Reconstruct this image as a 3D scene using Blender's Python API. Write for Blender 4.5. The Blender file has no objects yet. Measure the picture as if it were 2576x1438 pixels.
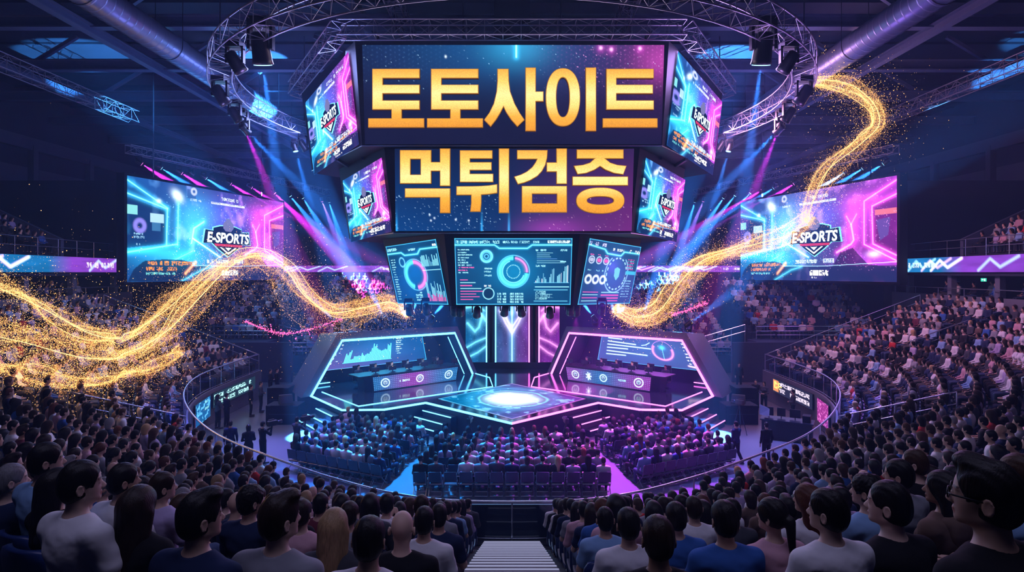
import bpy, math, random
import numpy as np
from mathutils import Vector, Matrix

random.seed(11)
RNG = np.random.default_rng(7)
sc = bpy.context.scene
COL = sc.collection
F, CX, HY, EYE = 1500.0, 1288.0, 685.0, 8.0      # focal length in pixels, principal column, horizon row, eye height

# ---------------------------------------------------------------- camera and view
cam = bpy.data.cameras.new('camera')
cam.sensor_width = 36.0
cam.lens = F / 2576 * 36
cam.shift_y = -(719 - HY) / 2576
cam.clip_start, cam.clip_end = 0.1, 300
co = bpy.data.objects.new('camera', cam)
co.location = (0, 0, EYE)
co.rotation_euler = (math.pi / 2, 0, 0)
COL.objects.link(co)
sc.camera = co
vs = sc.view_settings
vs.view_transform = 'Standard'
vs.look = 'None'
vs.exposure, vs.gamma = 0.0, 1.0
vs.use_curve_mapping = False
cy = sc.cycles
cy.max_bounces, cy.diffuse_bounces, cy.glossy_bounces = 5, 1, 3
cy.transmission_bounces, cy.volume_bounces, cy.transparent_max_bounces = 2, 0, 10
cy.caustics_reflective = cy.caustics_refractive = False
cy.sample_clamp_indirect = 4.0
cy.use_denoising = True


def U(px, py, D):
    """The place in the hall seen at a pixel, at depth D from the camera."""
    return Vector(((px - CX) / F * D, D, EYE + (HY - py) / F * D))


def UZ(px, py, z):
    """The place on the level z seen at a pixel."""
    return U(px, py, F * (EYE - z) / (py - HY))


def on_plane(px, py, P, n):
    d = U(px, py, 1.0) - Vector((0, 0, EYE))
    t = (P - Vector((0, 0, EYE))).dot(n) / d.dot(n)
    return Vector((0, 0, EYE)) + d * t


# ---------------------------------------------------------------- tags
def tag(o, label=None, cat=None, group=None, kind=None):
    if label:
        o['label'] = label
    if cat:
        o['category'] = cat
    if group:
        o['group'] = group
    if kind:
        o['kind'] = kind
    return o


ONES = ('zeroth first second third fourth fifth sixth seventh eighth ninth tenth eleventh twelfth thirteenth fourteenth '
        'fifteenth sixteenth seventeenth eighteenth nineteenth').split()
TENS = {2: ('twentieth', 'twenty'), 3: ('thirtieth', 'thirty'), 4: ('fortieth', 'forty'), 5: ('fiftieth', 'fifty'), 6: ('sixtieth', 'sixty')}


def nth(n):
    if n < 20:
        return ONES[n]
    return TENS[n // 10][0] if n % 10 == 0 else TENS[n // 10][1] + '-' + ONES[n % 10]


# ---------------------------------------------------------------- materials
def new_mat(name):
    m = bpy.data.materials.new(name)
    m.use_nodes = True
    nt = m.node_tree
    nt.nodes.clear()
    out = nt.nodes.new('ShaderNodeOutputMaterial')
    return m, nt, out


def mat(name, col, rough=0.5, metal=0.0, spec=0.5, noise=0.0, scale=6.0, bump=0.0):
    m, nt, out = new_mat(name)
    b = nt.nodes.new('ShaderNodeBsdfPrincipled')
    b.inputs['Base Color'].default_value = (*col, 1)
    b.inputs['Roughness'].default_value = rough
    b.inputs['Metallic'].default_value = metal
    b.inputs['Specular IOR Level'].default_value = spec
    if noise or bump:
        tc = nt.nodes.new('ShaderNodeTexCoord')
        tx = nt.nodes.new('ShaderNodeTexNoise')
        tx.inputs['Scale'].default_value = scale
        tx.inputs['Detail'].default_value = 4
        nt.links.new(tc.outputs['Object'], tx.inputs['Vector'])
        if noise:
            mx = nt.nodes.new('ShaderNodeMix')
            mx.data_type = 'RGBA'
            mx.inputs[6].default_value = (*[c * (1 - noise) for c in col], 1)
            mx.inputs[7].default_value = (*[min(1, c * (1 + noise)) for c in col], 1)
            nt.links.new(tx.outputs['Fac'], mx.inputs[0])
            nt.links.new(mx.outputs[2], b.inputs['Base Color'])
        if bump:
            bp = nt.nodes.new('ShaderNodeBump')
            bp.inputs['Strength'].default_value = bump
            bp.inputs['Distance'].default_value = 0.02
            nt.links.new(tx.outputs['Fac'], bp.inputs['Height'])
            nt.links.new(bp.outputs['Normal'], b.inputs['Normal'])
    nt.links.new(b.outputs[0], out.inputs['Surface'])
    return m


def emis(name, col, strength, sample=False):
    m, nt, out = new_mat(name)
    e = nt.nodes.new('ShaderNodeEmission')
    e.inputs['Color'].default_value = (*col, 1)
    e.inputs['Strength'].default_value = strength
    nt.links.new(e.outputs[0], out.inputs['Surface'])
    m.cycles.emission_sampling = 'AUTO' if sample else 'NONE'
    return m


def emis_vcol(name, strength=1.0):
    """A lit screen: each point of the panel gives off its own colour."""
    m, nt, out = new_mat(name)
    a = nt.nodes.new('ShaderNodeAttribute')
    a.attribute_name = 'col'
    e = nt.nodes.new('ShaderNodeEmission')
    e.inputs['Strength'].default_value = strength
    nt.links.new(a.outputs['Color'], e.inputs['Color'])
    nt.links.new(e.outputs[0], out.inputs['Surface'])
    m.cycles.emission_sampling = 'NONE'
    return m


def objcol_mat(name, rough=0.8, spec=0.3, kind='cloth'):
    """Cloth, skin or hair: the colour belongs to the object, the weave or strands to the material."""
    m, nt, out = new_mat(name)
    b = nt.nodes.new('ShaderNodeBsdfPrincipled')
    b.inputs['Roughness'].default_value = rough
    b.inputs['Specular IOR Level'].default_value = spec
    oi = nt.nodes.new('ShaderNodeObjectInfo')
    src = oi.outputs['Color']
    tc = nt.nodes.new('ShaderNodeTexCoord')
    tx = nt.nodes.new('ShaderNodeTexNoise')
    mp = nt.nodes.new('ShaderNodeMapping')
    nt.links.new(tc.outputs['Object'], mp.inputs['Vector'])
    nt.links.new(mp.outputs[0], tx.inputs['Vector'])
    if kind == 'skin':
        at = nt.nodes.new('ShaderNodeAttribute')
        at.attribute_name = 'col'
        mx = nt.nodes.new('ShaderNodeMix')
        mx.data_type = 'RGBA'
        mx.blend_type = 'MULTIPLY'
        mx.inputs[0].default_value = 1.0
        nt.links.new(src, mx.inputs[6])
        nt.links.new(at.outputs['Color'], mx.inputs[7])
        src = mx.outputs[2]
        b.inputs['Subsurface Weight'].default_value = 0.0
        tx.inputs['Scale'].default_value = 60
    elif kind == 'hair':
        mp.inputs['Scale'].default_value = (130, 130, 16)
        tx.inputs['Scale'].default_value = 1.0
        mx = nt.nodes.new('ShaderNodeMix')
        mx.data_type = 'RGBA'
        mx.blend_type = 'MULTIPLY'
        mx.inputs[0].default_value = 0.75
        nt.links.new(src, mx.inputs[6])
        nt.links.new(tx.outputs['Fac'], mx.inputs[7])
        src = mx.outputs[2]
        b.inputs['Anisotropic'].default_value = 0.5
    else:
        tx.inputs['Scale'].default_value = 9
    bp = nt.nodes.new('ShaderNodeBump')
    bp.inputs['Strength'].default_value = {'cloth': 0.35, 'skin': 0.05, 'hair': 0.22}[kind]
    bp.inputs['Distance'].default_value = {'cloth': 0.03, 'skin': 0.004, 'hair': 0.01}[kind]
    nt.links.new(tx.outputs['Fac'], bp.inputs['Height'])
    nt.links.new(bp.outputs['Normal'], b.inputs['Normal'])
    nt.links.new(src, b.inputs['Base Color'])
    nt.links.new(b.outputs[0], out.inputs['Surface'])
    return m


def vcol_mat(name, rough=0.8, spec=0.25):
    m, nt, out = new_mat(name)
    b = nt.nodes.new('ShaderNodeBsdfPrincipled')
    b.inputs['Roughness'].default_value = rough
    b.inputs['Specular IOR Level'].default_value = spec
    a = nt.nodes.new('ShaderNodeAttribute')
    a.attribute_name = 'col'
    nt.links.new(a.outputs['Color'], b.inputs['Base Color'])
    nt.links.new(b.outputs[0], out.inputs['Surface'])
    return m


def glass_mat(name, col=(0.75, 0.88, 1.0), gloss=0.10):
    m, nt, out = new_mat(name)
    t = nt.nodes.new('ShaderNodeBsdfTransparent')
    t.inputs['Color'].default_value = (*col, 1)
    g = nt.nodes.new('ShaderNodeBsdfGlossy')
    g.inputs['Roughness'].default_value = 0.06
    g.inputs['Color'].default_value = (0.8, 0.9, 1, 1)
    mx = nt.nodes.new('ShaderNodeMixShader')
    mx.inputs[0].default_value = gloss
    nt.links.new(t.outputs[0], mx.inputs[1])
    nt.links.new(g.outputs[0], mx.inputs[2])
    nt.links.new(mx.outputs[0], out.inputs['Surface'])
    return m


M = {}
M['black'] = mat('black_paint', (0.006, 0.007, 0.012), 0.45, noise=0.3)
M['housing'] = mat('matt_black_housing', (0.003, 0.004, 0.009), 0.55, spec=0.2, noise=0.3, scale=3)
M['gunmetal'] = mat('dark_steel', (0.03, 0.035, 0.06), 0.35, 0.6, noise=0.2)
M['alu'] = mat('aluminium_truss', (0.32, 0.32, 0.40), 0.35, 0.4, noise=0.08)
M['rail'] = mat('brushed_rail', (0.62, 0.68, 0.82), 0.25, 0.8)
M['concrete'] = mat('dark_concrete', (0.016, 0.02, 0.035), 0.75, noise=0.3, scale=2)
M['fascia'] = mat('grey_painted_fascia', (0.16, 0.17, 0.22), 0.6, noise=0.12, scale=1)
M['wall'] = mat('dark_blue_wall', (0.03, 0.037, 0.07), 0.8, noise=0.2, scale=0.6)
M['panel'] = mat('wall_panel_paint', (0.075, 0.085, 0.14), 0.7, noise=0.1, scale=0.8)
M['ceil'] = mat('roof_deck', (0.022, 0.03, 0.06), 0.75, noise=0.3, scale=0.7)
M['beam'] = mat('painted_steel_beam', (0.12, 0.16, 0.28), 0.5, 0.2, noise=0.15)
M['step'] = mat('light_stair_tread', (0.10, 0.11, 0.16), 0.5, noise=0.1, scale=4)
M['riser'] = mat('dark_stair_riser', (0.05, 0.06, 0.10), 0.6)
M['seat'] = mat('blue_seat_plastic', (0.012, 0.03, 0.13), 0.38, noise=0.15, scale=3)
M['chair'] = mat('black_chair_plastic', (0.012, 0.016, 0.04), 0.4, noise=0.15)
M['chrome'] = mat('chair_steel', (0.45, 0.48, 0.55), 0.25, 0.9)
M['stage_side'] = mat('stage_skirt', (0.008, 0.012, 0.03), 0.45, noise=0.2)
M['duct'] = mat('spiral_duct', (0.25, 0.32, 0.5), 0.38, 0.6, noise=0.1)
M['lamp'] = mat('lamp_body', (0.008, 0.009, 0.014), 0.35, noise=0.2)
M['skin'] = objcol_mat('skin', 0.5, 0.35, 'skin')
M['cloth'] = objcol_mat('cloth', 0.9, 0.15, 'cloth')
M['hair'] = objcol_mat('hair', 0.5, 0.3, 'hair')
M['crowd'] = vcol_mat('crowd_clothes')
M['glass'] = glass_mat('railing_glass', (0.8, 0.9, 1.0), 0.05)
M['screen'] = emis_vcol('led_screen', 1.35)
M['neon_cyan'] = emis('cyan_neon', (0.10, 0.50, 1.0), 5.0, True)
M['neon_pink'] = emis('magenta_neon', (1.0, 0.16, 0.85), 4.0, True)
M['white_led'] = emis('white_led', (0.8, 0.95, 1.0), 1.6)
M['dark_plate'] = emis('navy_emblem', (0.006, 0.018, 0.09), 1.0)
M['red_led'] = emis('red_led', (0.75, 0.05, 0.16), 1.0)
M['cyan_led'] = emis('cyan_led', (0.25, 0.85, 1.0), 1.3)
M['lens_blue'] = emis('blue_lamp_lens', (0.25, 0.65, 1.0), 3.5)
M['lens_pink'] = emis('magenta_lamp_lens', (1.0, 0.25, 0.95), 3.0)


# ---------------------------------------------------------------- mesh building
class MB:
    """Collects shapes into one mesh."""

    def __init__(s):
        s.v, s.f = [], []

    def add(s, vs, fs):
        b = len(s.v)
        s.v += [tuple(p) for p in vs]
        s.f += [tuple(b + i for i in f) for f in fs]
        return s

    def box(s, c, d, R=None):
        hx, hy, hz = d[0] / 2, d[1] / 2, d[2] / 2
        ps = [Vector((x, y, z)) for z in (-hz, hz) for x, y in ((-hx, -hy), (hx, -hy), (hx, hy), (-hx, hy))]
        if R is not None:
            ps = [R @ p for p in ps]
        c = Vector(c)
        return s.add([c + p for p in ps], [(3, 2, 1, 0), (4, 5, 6, 7), (0, 1, 5, 4), (1, 2, 6, 5), (2, 3, 7, 6), (3, 0, 4, 7)])

    def bar(s, a, b, w, h, up=Vector((0, 0, 1))):
        a, b = Vector(a), Vector(b)
        d = (b - a).normalized()
        x = d.cross(up).normalized() * (w / 2)
        z = x.cross(d).normalized() * (h / 2)
        ps = [p + i * x + j * z for p in (a, b) for i, j in ((-1, -1), (1, -1), (1, 1), (-1, 1))]
        return s.add(ps, [(0, 1, 2, 3), (7, 6, 5, 4), (4, 5, 1, 0), (5, 6, 2, 1), (6, 7, 3, 2), (7, 4, 0, 3)])

    def tube(s, pts, r, n=6, closed=False, caps=True):
        pts = [Vector(p) for p in pts]
        m = len(pts)
        rs = r if isinstance(r, (list, tuple)) else [r] * m
        ring = []
        ref = None
        for i in range(m):
            if closed:
                t = pts[(i + 1) % m] - pts[i - 1]
            else:
                t = pts[min(i + 1, m - 1)] - pts[max(i - 1, 0)]
            t.normalize()
            if ref is None:
                ref = t.orthogonal().normalized()
            ref = (ref - t * ref.dot(t))
            if ref.length < 1e-6:
                ref = t.orthogonal()
            ref.normalize()
            q = t.cross(ref)
            for k in range(n):
                a = 2 * math.pi * k / n
                ring.append(pts[i] + (ref * math.cos(a) + q * math.sin(a)) * rs[i])
        fs = []
        for i in range(m if closed else m - 1):
            j = (i + 1) % m
            for k in range(n):
                l = (k + 1) % n
                fs.append((i * n + k, i * n + l, j * n + l, j * n + k))
        if not closed and caps:
            fs.append(tuple(range(n - 1, -1, -1)))
            fs.append(tuple((m - 1) * n + k for k in range(n)))
        return s.add(ring, fs)

    def lathe(s, prof, n=16, Mx=None):
        """prof: [(r, z)] about the z axis; Mx places it."""
        Mx = Mx or Matrix()
        vs, fs = [], []
        for r, z in prof:
            for k in range(n):
                a = 2 * math.pi * k / n
                vs.append(Mx @ Vector((r * math.cos(a), r * math.sin(a), z)))
        m = len(prof)
        for i in range(m - 1):
            for k in range(n):
                l = (k + 1) % n
                fs.append((i * n + k, i * n + l, (i + 1) * n + l, (i + 1) * n + k))
        fs.append(tuple(range(n - 1, -1, -1)))
        fs.append(tuple((m - 1) * n + k for k in range(n)))
        return s.add(vs, fs)

    def loft(s, A, B, caps=True):
        n = len(A)
        fs = [(i, (i + 1) % n, n + (i + 1) % n, n + i) for i in range(n)]
        if caps:
            fs += [tuple(range(n - 1, -1, -1)), tuple(n + i for i in range(n))]
        return s.add(list(A) + list(B), fs)

    def prism(s, poly, d):
        """poly: 3D points, extruded by the vector d."""
        return s.loft([Vector(p) for p in poly], [Vector(p) + Vector(d) for p in poly])

    def mesh(s, name, smooth=False):
        me = bpy.data.meshes.new(name)
        me.from_pydata(s.v, [], s.f)
        me.validate()
        import bmesh
        bm = bmesh.new()
        bm.from_mesh(me)
        bmesh.ops.recalc_face_normals(bm, faces=bm.faces)
        bm.to_mesh(me)
        bm.free()
        if smooth:
            me.polygons.foreach_set('use_smooth', [True] * len(me.polygons))
        return me

    def build(s, name, m, parent=None, smooth=False):
        me = s.mesh(name, smooth)
        me.materials.append(m)
        return link(name, me, parent)


def link(name, me, parent=None, loc=None, rz=None):
    o = bpy.data.objects.new(name, me)
    COL.objects.link(o)
    if parent is not None:
        o.parent = parent
    if loc is not None:
        o.location = loc
    if rz is not None:
        o.rotation_euler = (0, 0, rz)
    return o


def empty(name, loc=(0, 0, 0), rz=0.0):
    o = link(name, None, None, loc, rz)
    o.empty_display_size = 0.1
    return o


def copy_tree(o, parent=None):
    c = o.copy()
    COL.objects.link(c)
    if parent is not None:
        c.parent = parent
    for ch in o.children:
        copy_tree(ch, c)
    return c


def np_mesh(name, V, Q, col=None, smooth=True, tris=False):
    """Mesh from numpy arrays: V (n,3), Q (m,4) or (m,3); col (n,3) goes to the attribute col."""
    me = bpy.data.meshes.new(name)
    k = 3 if tris else 4
    me.vertices.add(len(V))
    me.vertices.foreach_set('co', np.asarray(V, np.float32).ravel())
    me.loops.add(len(Q) * k)
    me.loops.foreach_set('vertex_index', np.asarray(Q, np.int32).ravel())
    me.polygons.add(len(Q))
    me.polygons.foreach_set('loop_start', np.arange(0, len(Q) * k, k, dtype=np.int32))
    me.polygons.foreach_set('use_smooth', np.full(len(Q), smooth))
    if col is not None:
        a = me.attributes.new('col', 'FLOAT_COLOR', 'POINT')
        c4 = np.ones((len(V), 4), np.float32)
        c4[:, :3] = col
        a.data.foreach_set('color', c4.ravel())
    me.update(calc_edges=True)
    return me


# ---------------------------------------------------------------- bodies: smooth distance fields turned into one skin
class Sdf:
    def __init__(s, lo, hi, h):
        s.lo = np.array(lo, np.float32)
        s.h = h
        s.n = np.ceil((np.array(hi) - np.array(lo)) / h).astype(int) + 1
        s.d = np.full(s.n, 9.0, np.float32)
        s.ax = [s.lo[i] + h * np.arange(s.n[i], dtype=np.float32) for i in range(3)]

    def win(s, lo, hi):
        i0 = np.maximum(((np.array(lo) - s.lo) / s.h).astype(int) - 1, 0)
        i1 = np.minimum(((np.array(hi) - s.lo) / s.h).astype(int) + 3, s.n)
        if (i1 <= i0).any():
            return None, None
        sl = tuple(slice(a, b) for a, b in zip(i0, i1))
        g = np.meshgrid(*[s.ax[i][sl[i]] for i in range(3)], indexing='ij', sparse=True)
        return sl, g

    def put(s, sl, q, k, sub=False):
        d = s.d[sl]
        if sub:
            q = -q
            hh = np.clip(0.5 - 0.5 * (d - q) / k, 0, 1)
            s.d[sl] = np.maximum(d, q) + k * hh * (1 - hh) * 1.0 if k > 1e-6 else np.maximum(d, q)
        else:
            hh = np.clip(0.5 + 0.5 * (d - q) / k, 0, 1)
            s.d[sl] = d * (1 - hh) + q * hh - k * hh * (1 - hh)

    def cone(s, a, b, r1, r2, k=0.02, sub=False):
        a, b = np.array(a, float), np.array(b, float)
        m = max(r1, r2) + k + 3 * s.h + 0.03
        sl, g = s.win(np.minimum(a, b) - m, np.maximum(a, b) + m)
        if sl is None:
            return
        ba = b - a
        p = [g[i] - a[i] for i in range(3)]
        t = np.clip((p[0] * ba[0] + p[1] * ba[1] + p[2] * ba[2]) / max(ba @ ba, 1e-9), 0, 1)
        q = np.sqrt(sum((p[i] - ba[i] * t) ** 2 for i in range(3))) - (r1 + (r2 - r1) * t)
        s.put(sl, q.astype(np.float32), k, sub)

    def ell(s, c, r, k=0.02, R=None, sub=False):
        c, r = np.array(c, float), np.array(r, float)
        m = (r.max() if R is not None else r) + k + 3 * s.h + 0.03
        sl, g = s.win(c - m, c + m)
        if sl is None:
            return
        p = [g[i] - c[i] for i in range(3)]
        if R is not None:
            p = [R[0][i] * p[0] + R[1][i] * p[1] + R[2][i] * p[2] for i in range(3)]
        k0 = np.sqrt(sum((p[i] / r[i]) ** 2 for i in range(3)))
        k1 = np.sqrt(sum((p[i] / r[i] ** 2) ** 2 for i in range(3))) + 1e-6
        s.put(sl, (k0 * (k0 - 1) / k1).astype(np.float32), k, sub)

    def cut(s, P, n, k=0.006):
        """Keeps what lies on the side of the plane that n points away from."""
        g = np.meshgrid(*s.ax, indexing='ij', sparse=True)
        q = sum((g[i] - P[i]) * n[i] for i in range(3)).astype(np.float32)
        s.d = np.maximum(s.d, q)

    def surface(s):
        d = s.d
        ins = d < 0
        c = np.zeros(np.array(d.shape) - 1, np.int8)
        for i in (0, 1):
            for j in (0, 1):
                for k in (0, 1):
                    c += ins[i:d.shape[0] - 1 + i, j:d.shape[1] - 1 + j, k:d.shape[2] - 1 + k]
        act = (c > 0) & (c < 8)
        ijk = np.argwhere(act)
        idx = np.full(c.shape, -1, np.int64)
        idx[act] = np.arange(len(ijk))
        pos = np.zeros((len(ijk), 3))
        cnt = np.zeros(len(ijk))
        I, J, K = ijk.T
        off = [(0, 0, 0), (1, 0, 0), (0, 1, 0), (1, 1, 0), (0, 0, 1), (1, 0, 1), (0, 1, 1), (1, 1, 1)]
        val = [d[I + a, J + b, K + e] for a, b, e in off]
        for a in range(8):
            for b in range(a + 1, 8):
                oa, ob = np.array(off[a]), np.array(off[b])
                if np.abs(oa - ob).sum() != 1:
                    continue
                x = (val[a] < 0) != (val[b] < 0)
                t = np.where(x, val[a] / np.where(x, val[a] - val[b], 1), 0)
                pos += np.where(x[:, None], oa + (ob - oa) * t[:, None], 0)
                cnt += x
        V = (ijk + pos / cnt[:, None]) * s.h + s.lo
        quads = []
        for ax in range(3):
            sh = list(d.shape)
            lo = [slice(0, n) for n in sh]
            hi = [slice(0, n) for n in sh]
            lo[ax] = slice(0, sh[ax] - 1)
            hi[ax] = slice(1, sh[ax])
            a, b = ins[tuple(lo)], ins[tuple(hi)]
            e = np.argwhere(a != b)
            fl = a[tuple(e.T)]
            o1, o2 = [(1, 2), (2, 0), (0, 1)][ax]
            ok = (e[:, o1] > 0) & (e[:, o2] > 0) & (e[:, o1] < sh[o1] - 1) & (e[:, o2] < sh[o2] - 1)
            e, fl = e[ok], fl[ok]
            def cell(da, db):
                q = e.copy()
                q[:, o1] += da
                q[:, o2] += db
                return idx[tuple(q.T)]
            qd = np.stack([cell(-1, -1), cell(0, -1), cell(0, 0), cell(-1, 0)], 1)
            qd[~fl] = qd[~fl][:, ::-1]
            quads.append(qd)
        return V, np.concatenate(quads)
# ---------------------------------------------------------------- people
def seated_joints(kind='lap'):
    J = dict(pel=(0, 0.0, 0.56), waist=(0, -0.02, 0.72), chest=(0, -0.035, 0.91), neck=(0, -0.03, 1.05), head=(0, -0.005, 1.12))
    for s, n in ((-1, 'l'), (1, 'r')):
        J['sh' + n] = (0.185 * s, -0.035, 0.985)
        J['el' + n] = (0.245 * s, 0.03, 0.73)
        J['wr' + n] = (0.105 * s, 0.27, 0.655)
        J['hd' + n] = (-0.5 * s, 0.85, -0.05)
        J['hp' + n] = (0.09 * s, 0.0, 0.53)
        J['kn' + n] = (0.12 * s, 0.44, 0.50)
        J['an' + n] = (0.12 * s, 0.42, 0.09)
        J['to' + n] = (0.14 * s, 0.6, 0.035)
    if kind == 'clap':
        for s, n in ((-1, 'l'), (1, 'r')):
            J['el' + n] = (0.25 * s, 0.10, 0.80)
            J['wr' + n] = (0.06 * s, 0.30, 0.93)
            J['hd' + n] = (-0.35 * s, 0.3, 0.9)
    if kind == 'desk':
        for s, n in ((-1, 'l'), (1, 'r')):
            J['el' + n] = (0.25 * s, 0.12, 0.76)
            J['wr' + n] = (0.16 * s, 0.38, 0.80)
            J['hd' + n] = (0.0, 1.0, -0.1)
    return J


def standing_joints(kind='down'):
    J = dict(pel=(0, 0.0, 0.95), waist=(0, 0.0, 1.12), chest=(0, -0.01, 1.30), neck=(0, -0.01, 1.45), head=(0, 0.005, 1.52))
    for s, n in ((-1, 'l'), (1, 'r')):
        J['sh' + n] = (0.185 * s, -0.01, 1.385)
        J['el' + n] = (0.25 * s, -0.03, 1.11)
        J['wr' + n] = (0.25 * s, 0.05, 0.87)
        J['hd' + n] = (0, 0.15, -1)
        J['hp' + n] = (0.09 * s, 0.0, 0.92)
        J['kn' + n] = (0.11 * s, 0.02, 0.50)
        J['an' + n] = (0.13 * s, -0.02, 0.09)
        J['to' + n] = (0.16 * s, 0.17, 0.035)
    if kind == 'folded':
        for s, n in ((-1, 'l'), (1, 'r')):
            J['el' + n] = (0.24 * s, 0.03, 1.12)
            J['wr' + n] = (0.04 * s, 0.22, 1.08)
            J['hd' + n] = (-0.9 * s, 0.2, 0.0)
    if kind == 'camera':
        J['elr'], J['wrr'], J['hdr'] = (0.30, 0.16, 1.22), (0.13, 0.34, 1.50), (-0.4, 0.6, 0.6)
        J['ell'], J['wrl'], J['hdl'] = (-0.22, 0.22, 1.22), (-0.02, 0.40, 1.42), (0.3, 0.7, 0.5)
    if kind == 'walk':
        J['knl'], J['anl'], J['tol'] = (-0.1, 0.14, 0.5), (-0.12, 0.22, 0.09), (-0.14, 0.41, 0.04)
        J['knr'], J['anr'], J['tor'] = (0.1, 0.0, 0.5), (0.12, -0.24, 0.1), (0.13, -0.06, 0.035)
        J['elr'], J['wrr'], J['hdr'] = (0.26, 0.08, 1.14), (0.2, 0.32, 1.22), (0, 0.9, 0.4)
    return J


def put_torso(s, J, fem, g=0.0, pelvis=True):
    w = 0.93 if fem else 1.0
    A = lambda *v: np.array(v, float)
    pel, wai, che, nek = (np.array(J[k]) for k in ('pel', 'waist', 'chest', 'neck'))
    if pelvis:
        s.ell(pel, A(0.165, 0.125, 0.12) + g, 0.05)
    s.ell(wai, A(0.142 * w, 0.105, 0.16) + g, 0.06)
    s.ell(che, A(0.172 * w, 0.118, 0.165) + g, 0.06)
    for n in 'lr':
        sh = np.array(J['sh' + n])
        s.cone(nek + A(0, 0, -0.07), sh * A(w, 1, 1), 0.075 + g, 0.062 + g, 0.05)
        s.cone(nek + A(0, 0, 0.0), sh * A(0.72 * w, 1, 1) + A(0, 0, 0.025), 0.05 + g * 0.6, 0.042 + g * 0.6, 0.04)
        if fem:
            s.ell(che + A(0.075 * (1 if n == 'r' else -1), 0.095, -0.03), A(0.066, 0.06, 0.066) + g, 0.03)


def put_arm(s, J, n, fem, g=0.0, upto=1.0):
    w = 0.88 if fem else 1.0
    sh, el, wr = (np.array(J[k + n]) for k in ('sh', 'el', 'wr'))
    if fem:
        sh = sh * np.array((0.94, 1, 1))
    if upto < 1:
        el2 = sh + (el - sh) * upto
        s.cone(sh, el2, 0.055 * w + g, (0.055 - 0.012 * upto) * w + g * 1.6, 0.03)
        return
    s.cone(sh, el, 0.054 * w + g, 0.041 * w + g, 0.03)
    s.cone(el, wr, 0.042 * w + g, 0.027 * w + g, 0.02)


def put_hand(s, J, n, fine):
    w, el = np.array(J['wr' + n]), np.array(J['el' + n])
    d = np.array(J['hd' + n], float)
    d /= np.linalg.norm(d)
    sg = 1 if n == 'r' else -1
    up = np.array((0, 0, 1.0)) if abs(d[2]) < 0.8 else np.array((sg * 1.0, 0, 0))
    side = np.cross(d, up)
    side /= np.linalg.norm(side)
    pn = np.cross(side, d)
    if not fine:
        s.cone(w, w + d * 0.13, 0.03, 0.026, 0.015)
        return
    for t in (-0.022, 0, 0.022):
        s.cone(w + side * t * 0.5, w + d * 0.085 + side * t, 0.02, 0.0165, 0.012)
    for i, ln in enumerate((0.066, 0.076, 0.071, 0.055)):
        b = w + d * 0.088 + side * (-0.033 + 0.022 * i)
        m = b + d * ln * 0.55 - pn * 0.008 + side * (i - 1.5) * 0.002
        s.cone(b, m, 0.0095, 0.009, 0.005)
        s.cone(m, m + d * ln * 0.4 - pn * 0.026, 0.009, 0.0075, 0.003)
    b = w + d * 0.03 - side * 0.03 * -sg
    m = b + d * 0.035 + side * sg * 0.025 - pn * 0.01
    s.cone(b, m, 0.013, 0.011, 0.008)
    s.cone(m, m + d * 0.032 + side * sg * 0.006 - pn * 0.008, 0.0105, 0.008, 0.004)


def put_leg(s, J, n, g=0.0, foot=True):
    hp, kn, an, to = (np.array(J[k + n]) for k in ('hp', 'kn', 'an', 'to'))
    s.cone(hp, kn, 0.085 + g, 0.057 + g, 0.03)
    s.cone(kn, kn + (an - kn) * 0.35, 0.055 + g, 0.054 + g, 0.02)
    s.cone(kn + (an - kn) * 0.35, an, 0.054 + g, 0.036 + g * 1.8, 0.02)
    if foot:
        s.cone(an + np.array((0, 0, -0.045)), to, 0.043, 0.034, 0.02)
        s.cone(an, an + np.array((0, -0.03, -0.045)), 0.036, 0.042, 0.02)


def head_frame(J, yaw, pitch=0.0):
    P = np.array(J['head'])
    R = np.array((Matrix.Rotation(yaw, 3, 'Z') @ Matrix.Rotation(pitch, 3, 'X')))
    return P, R, (lambda x, y, z: P + R @ np.array((x, y, z), float))


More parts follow.
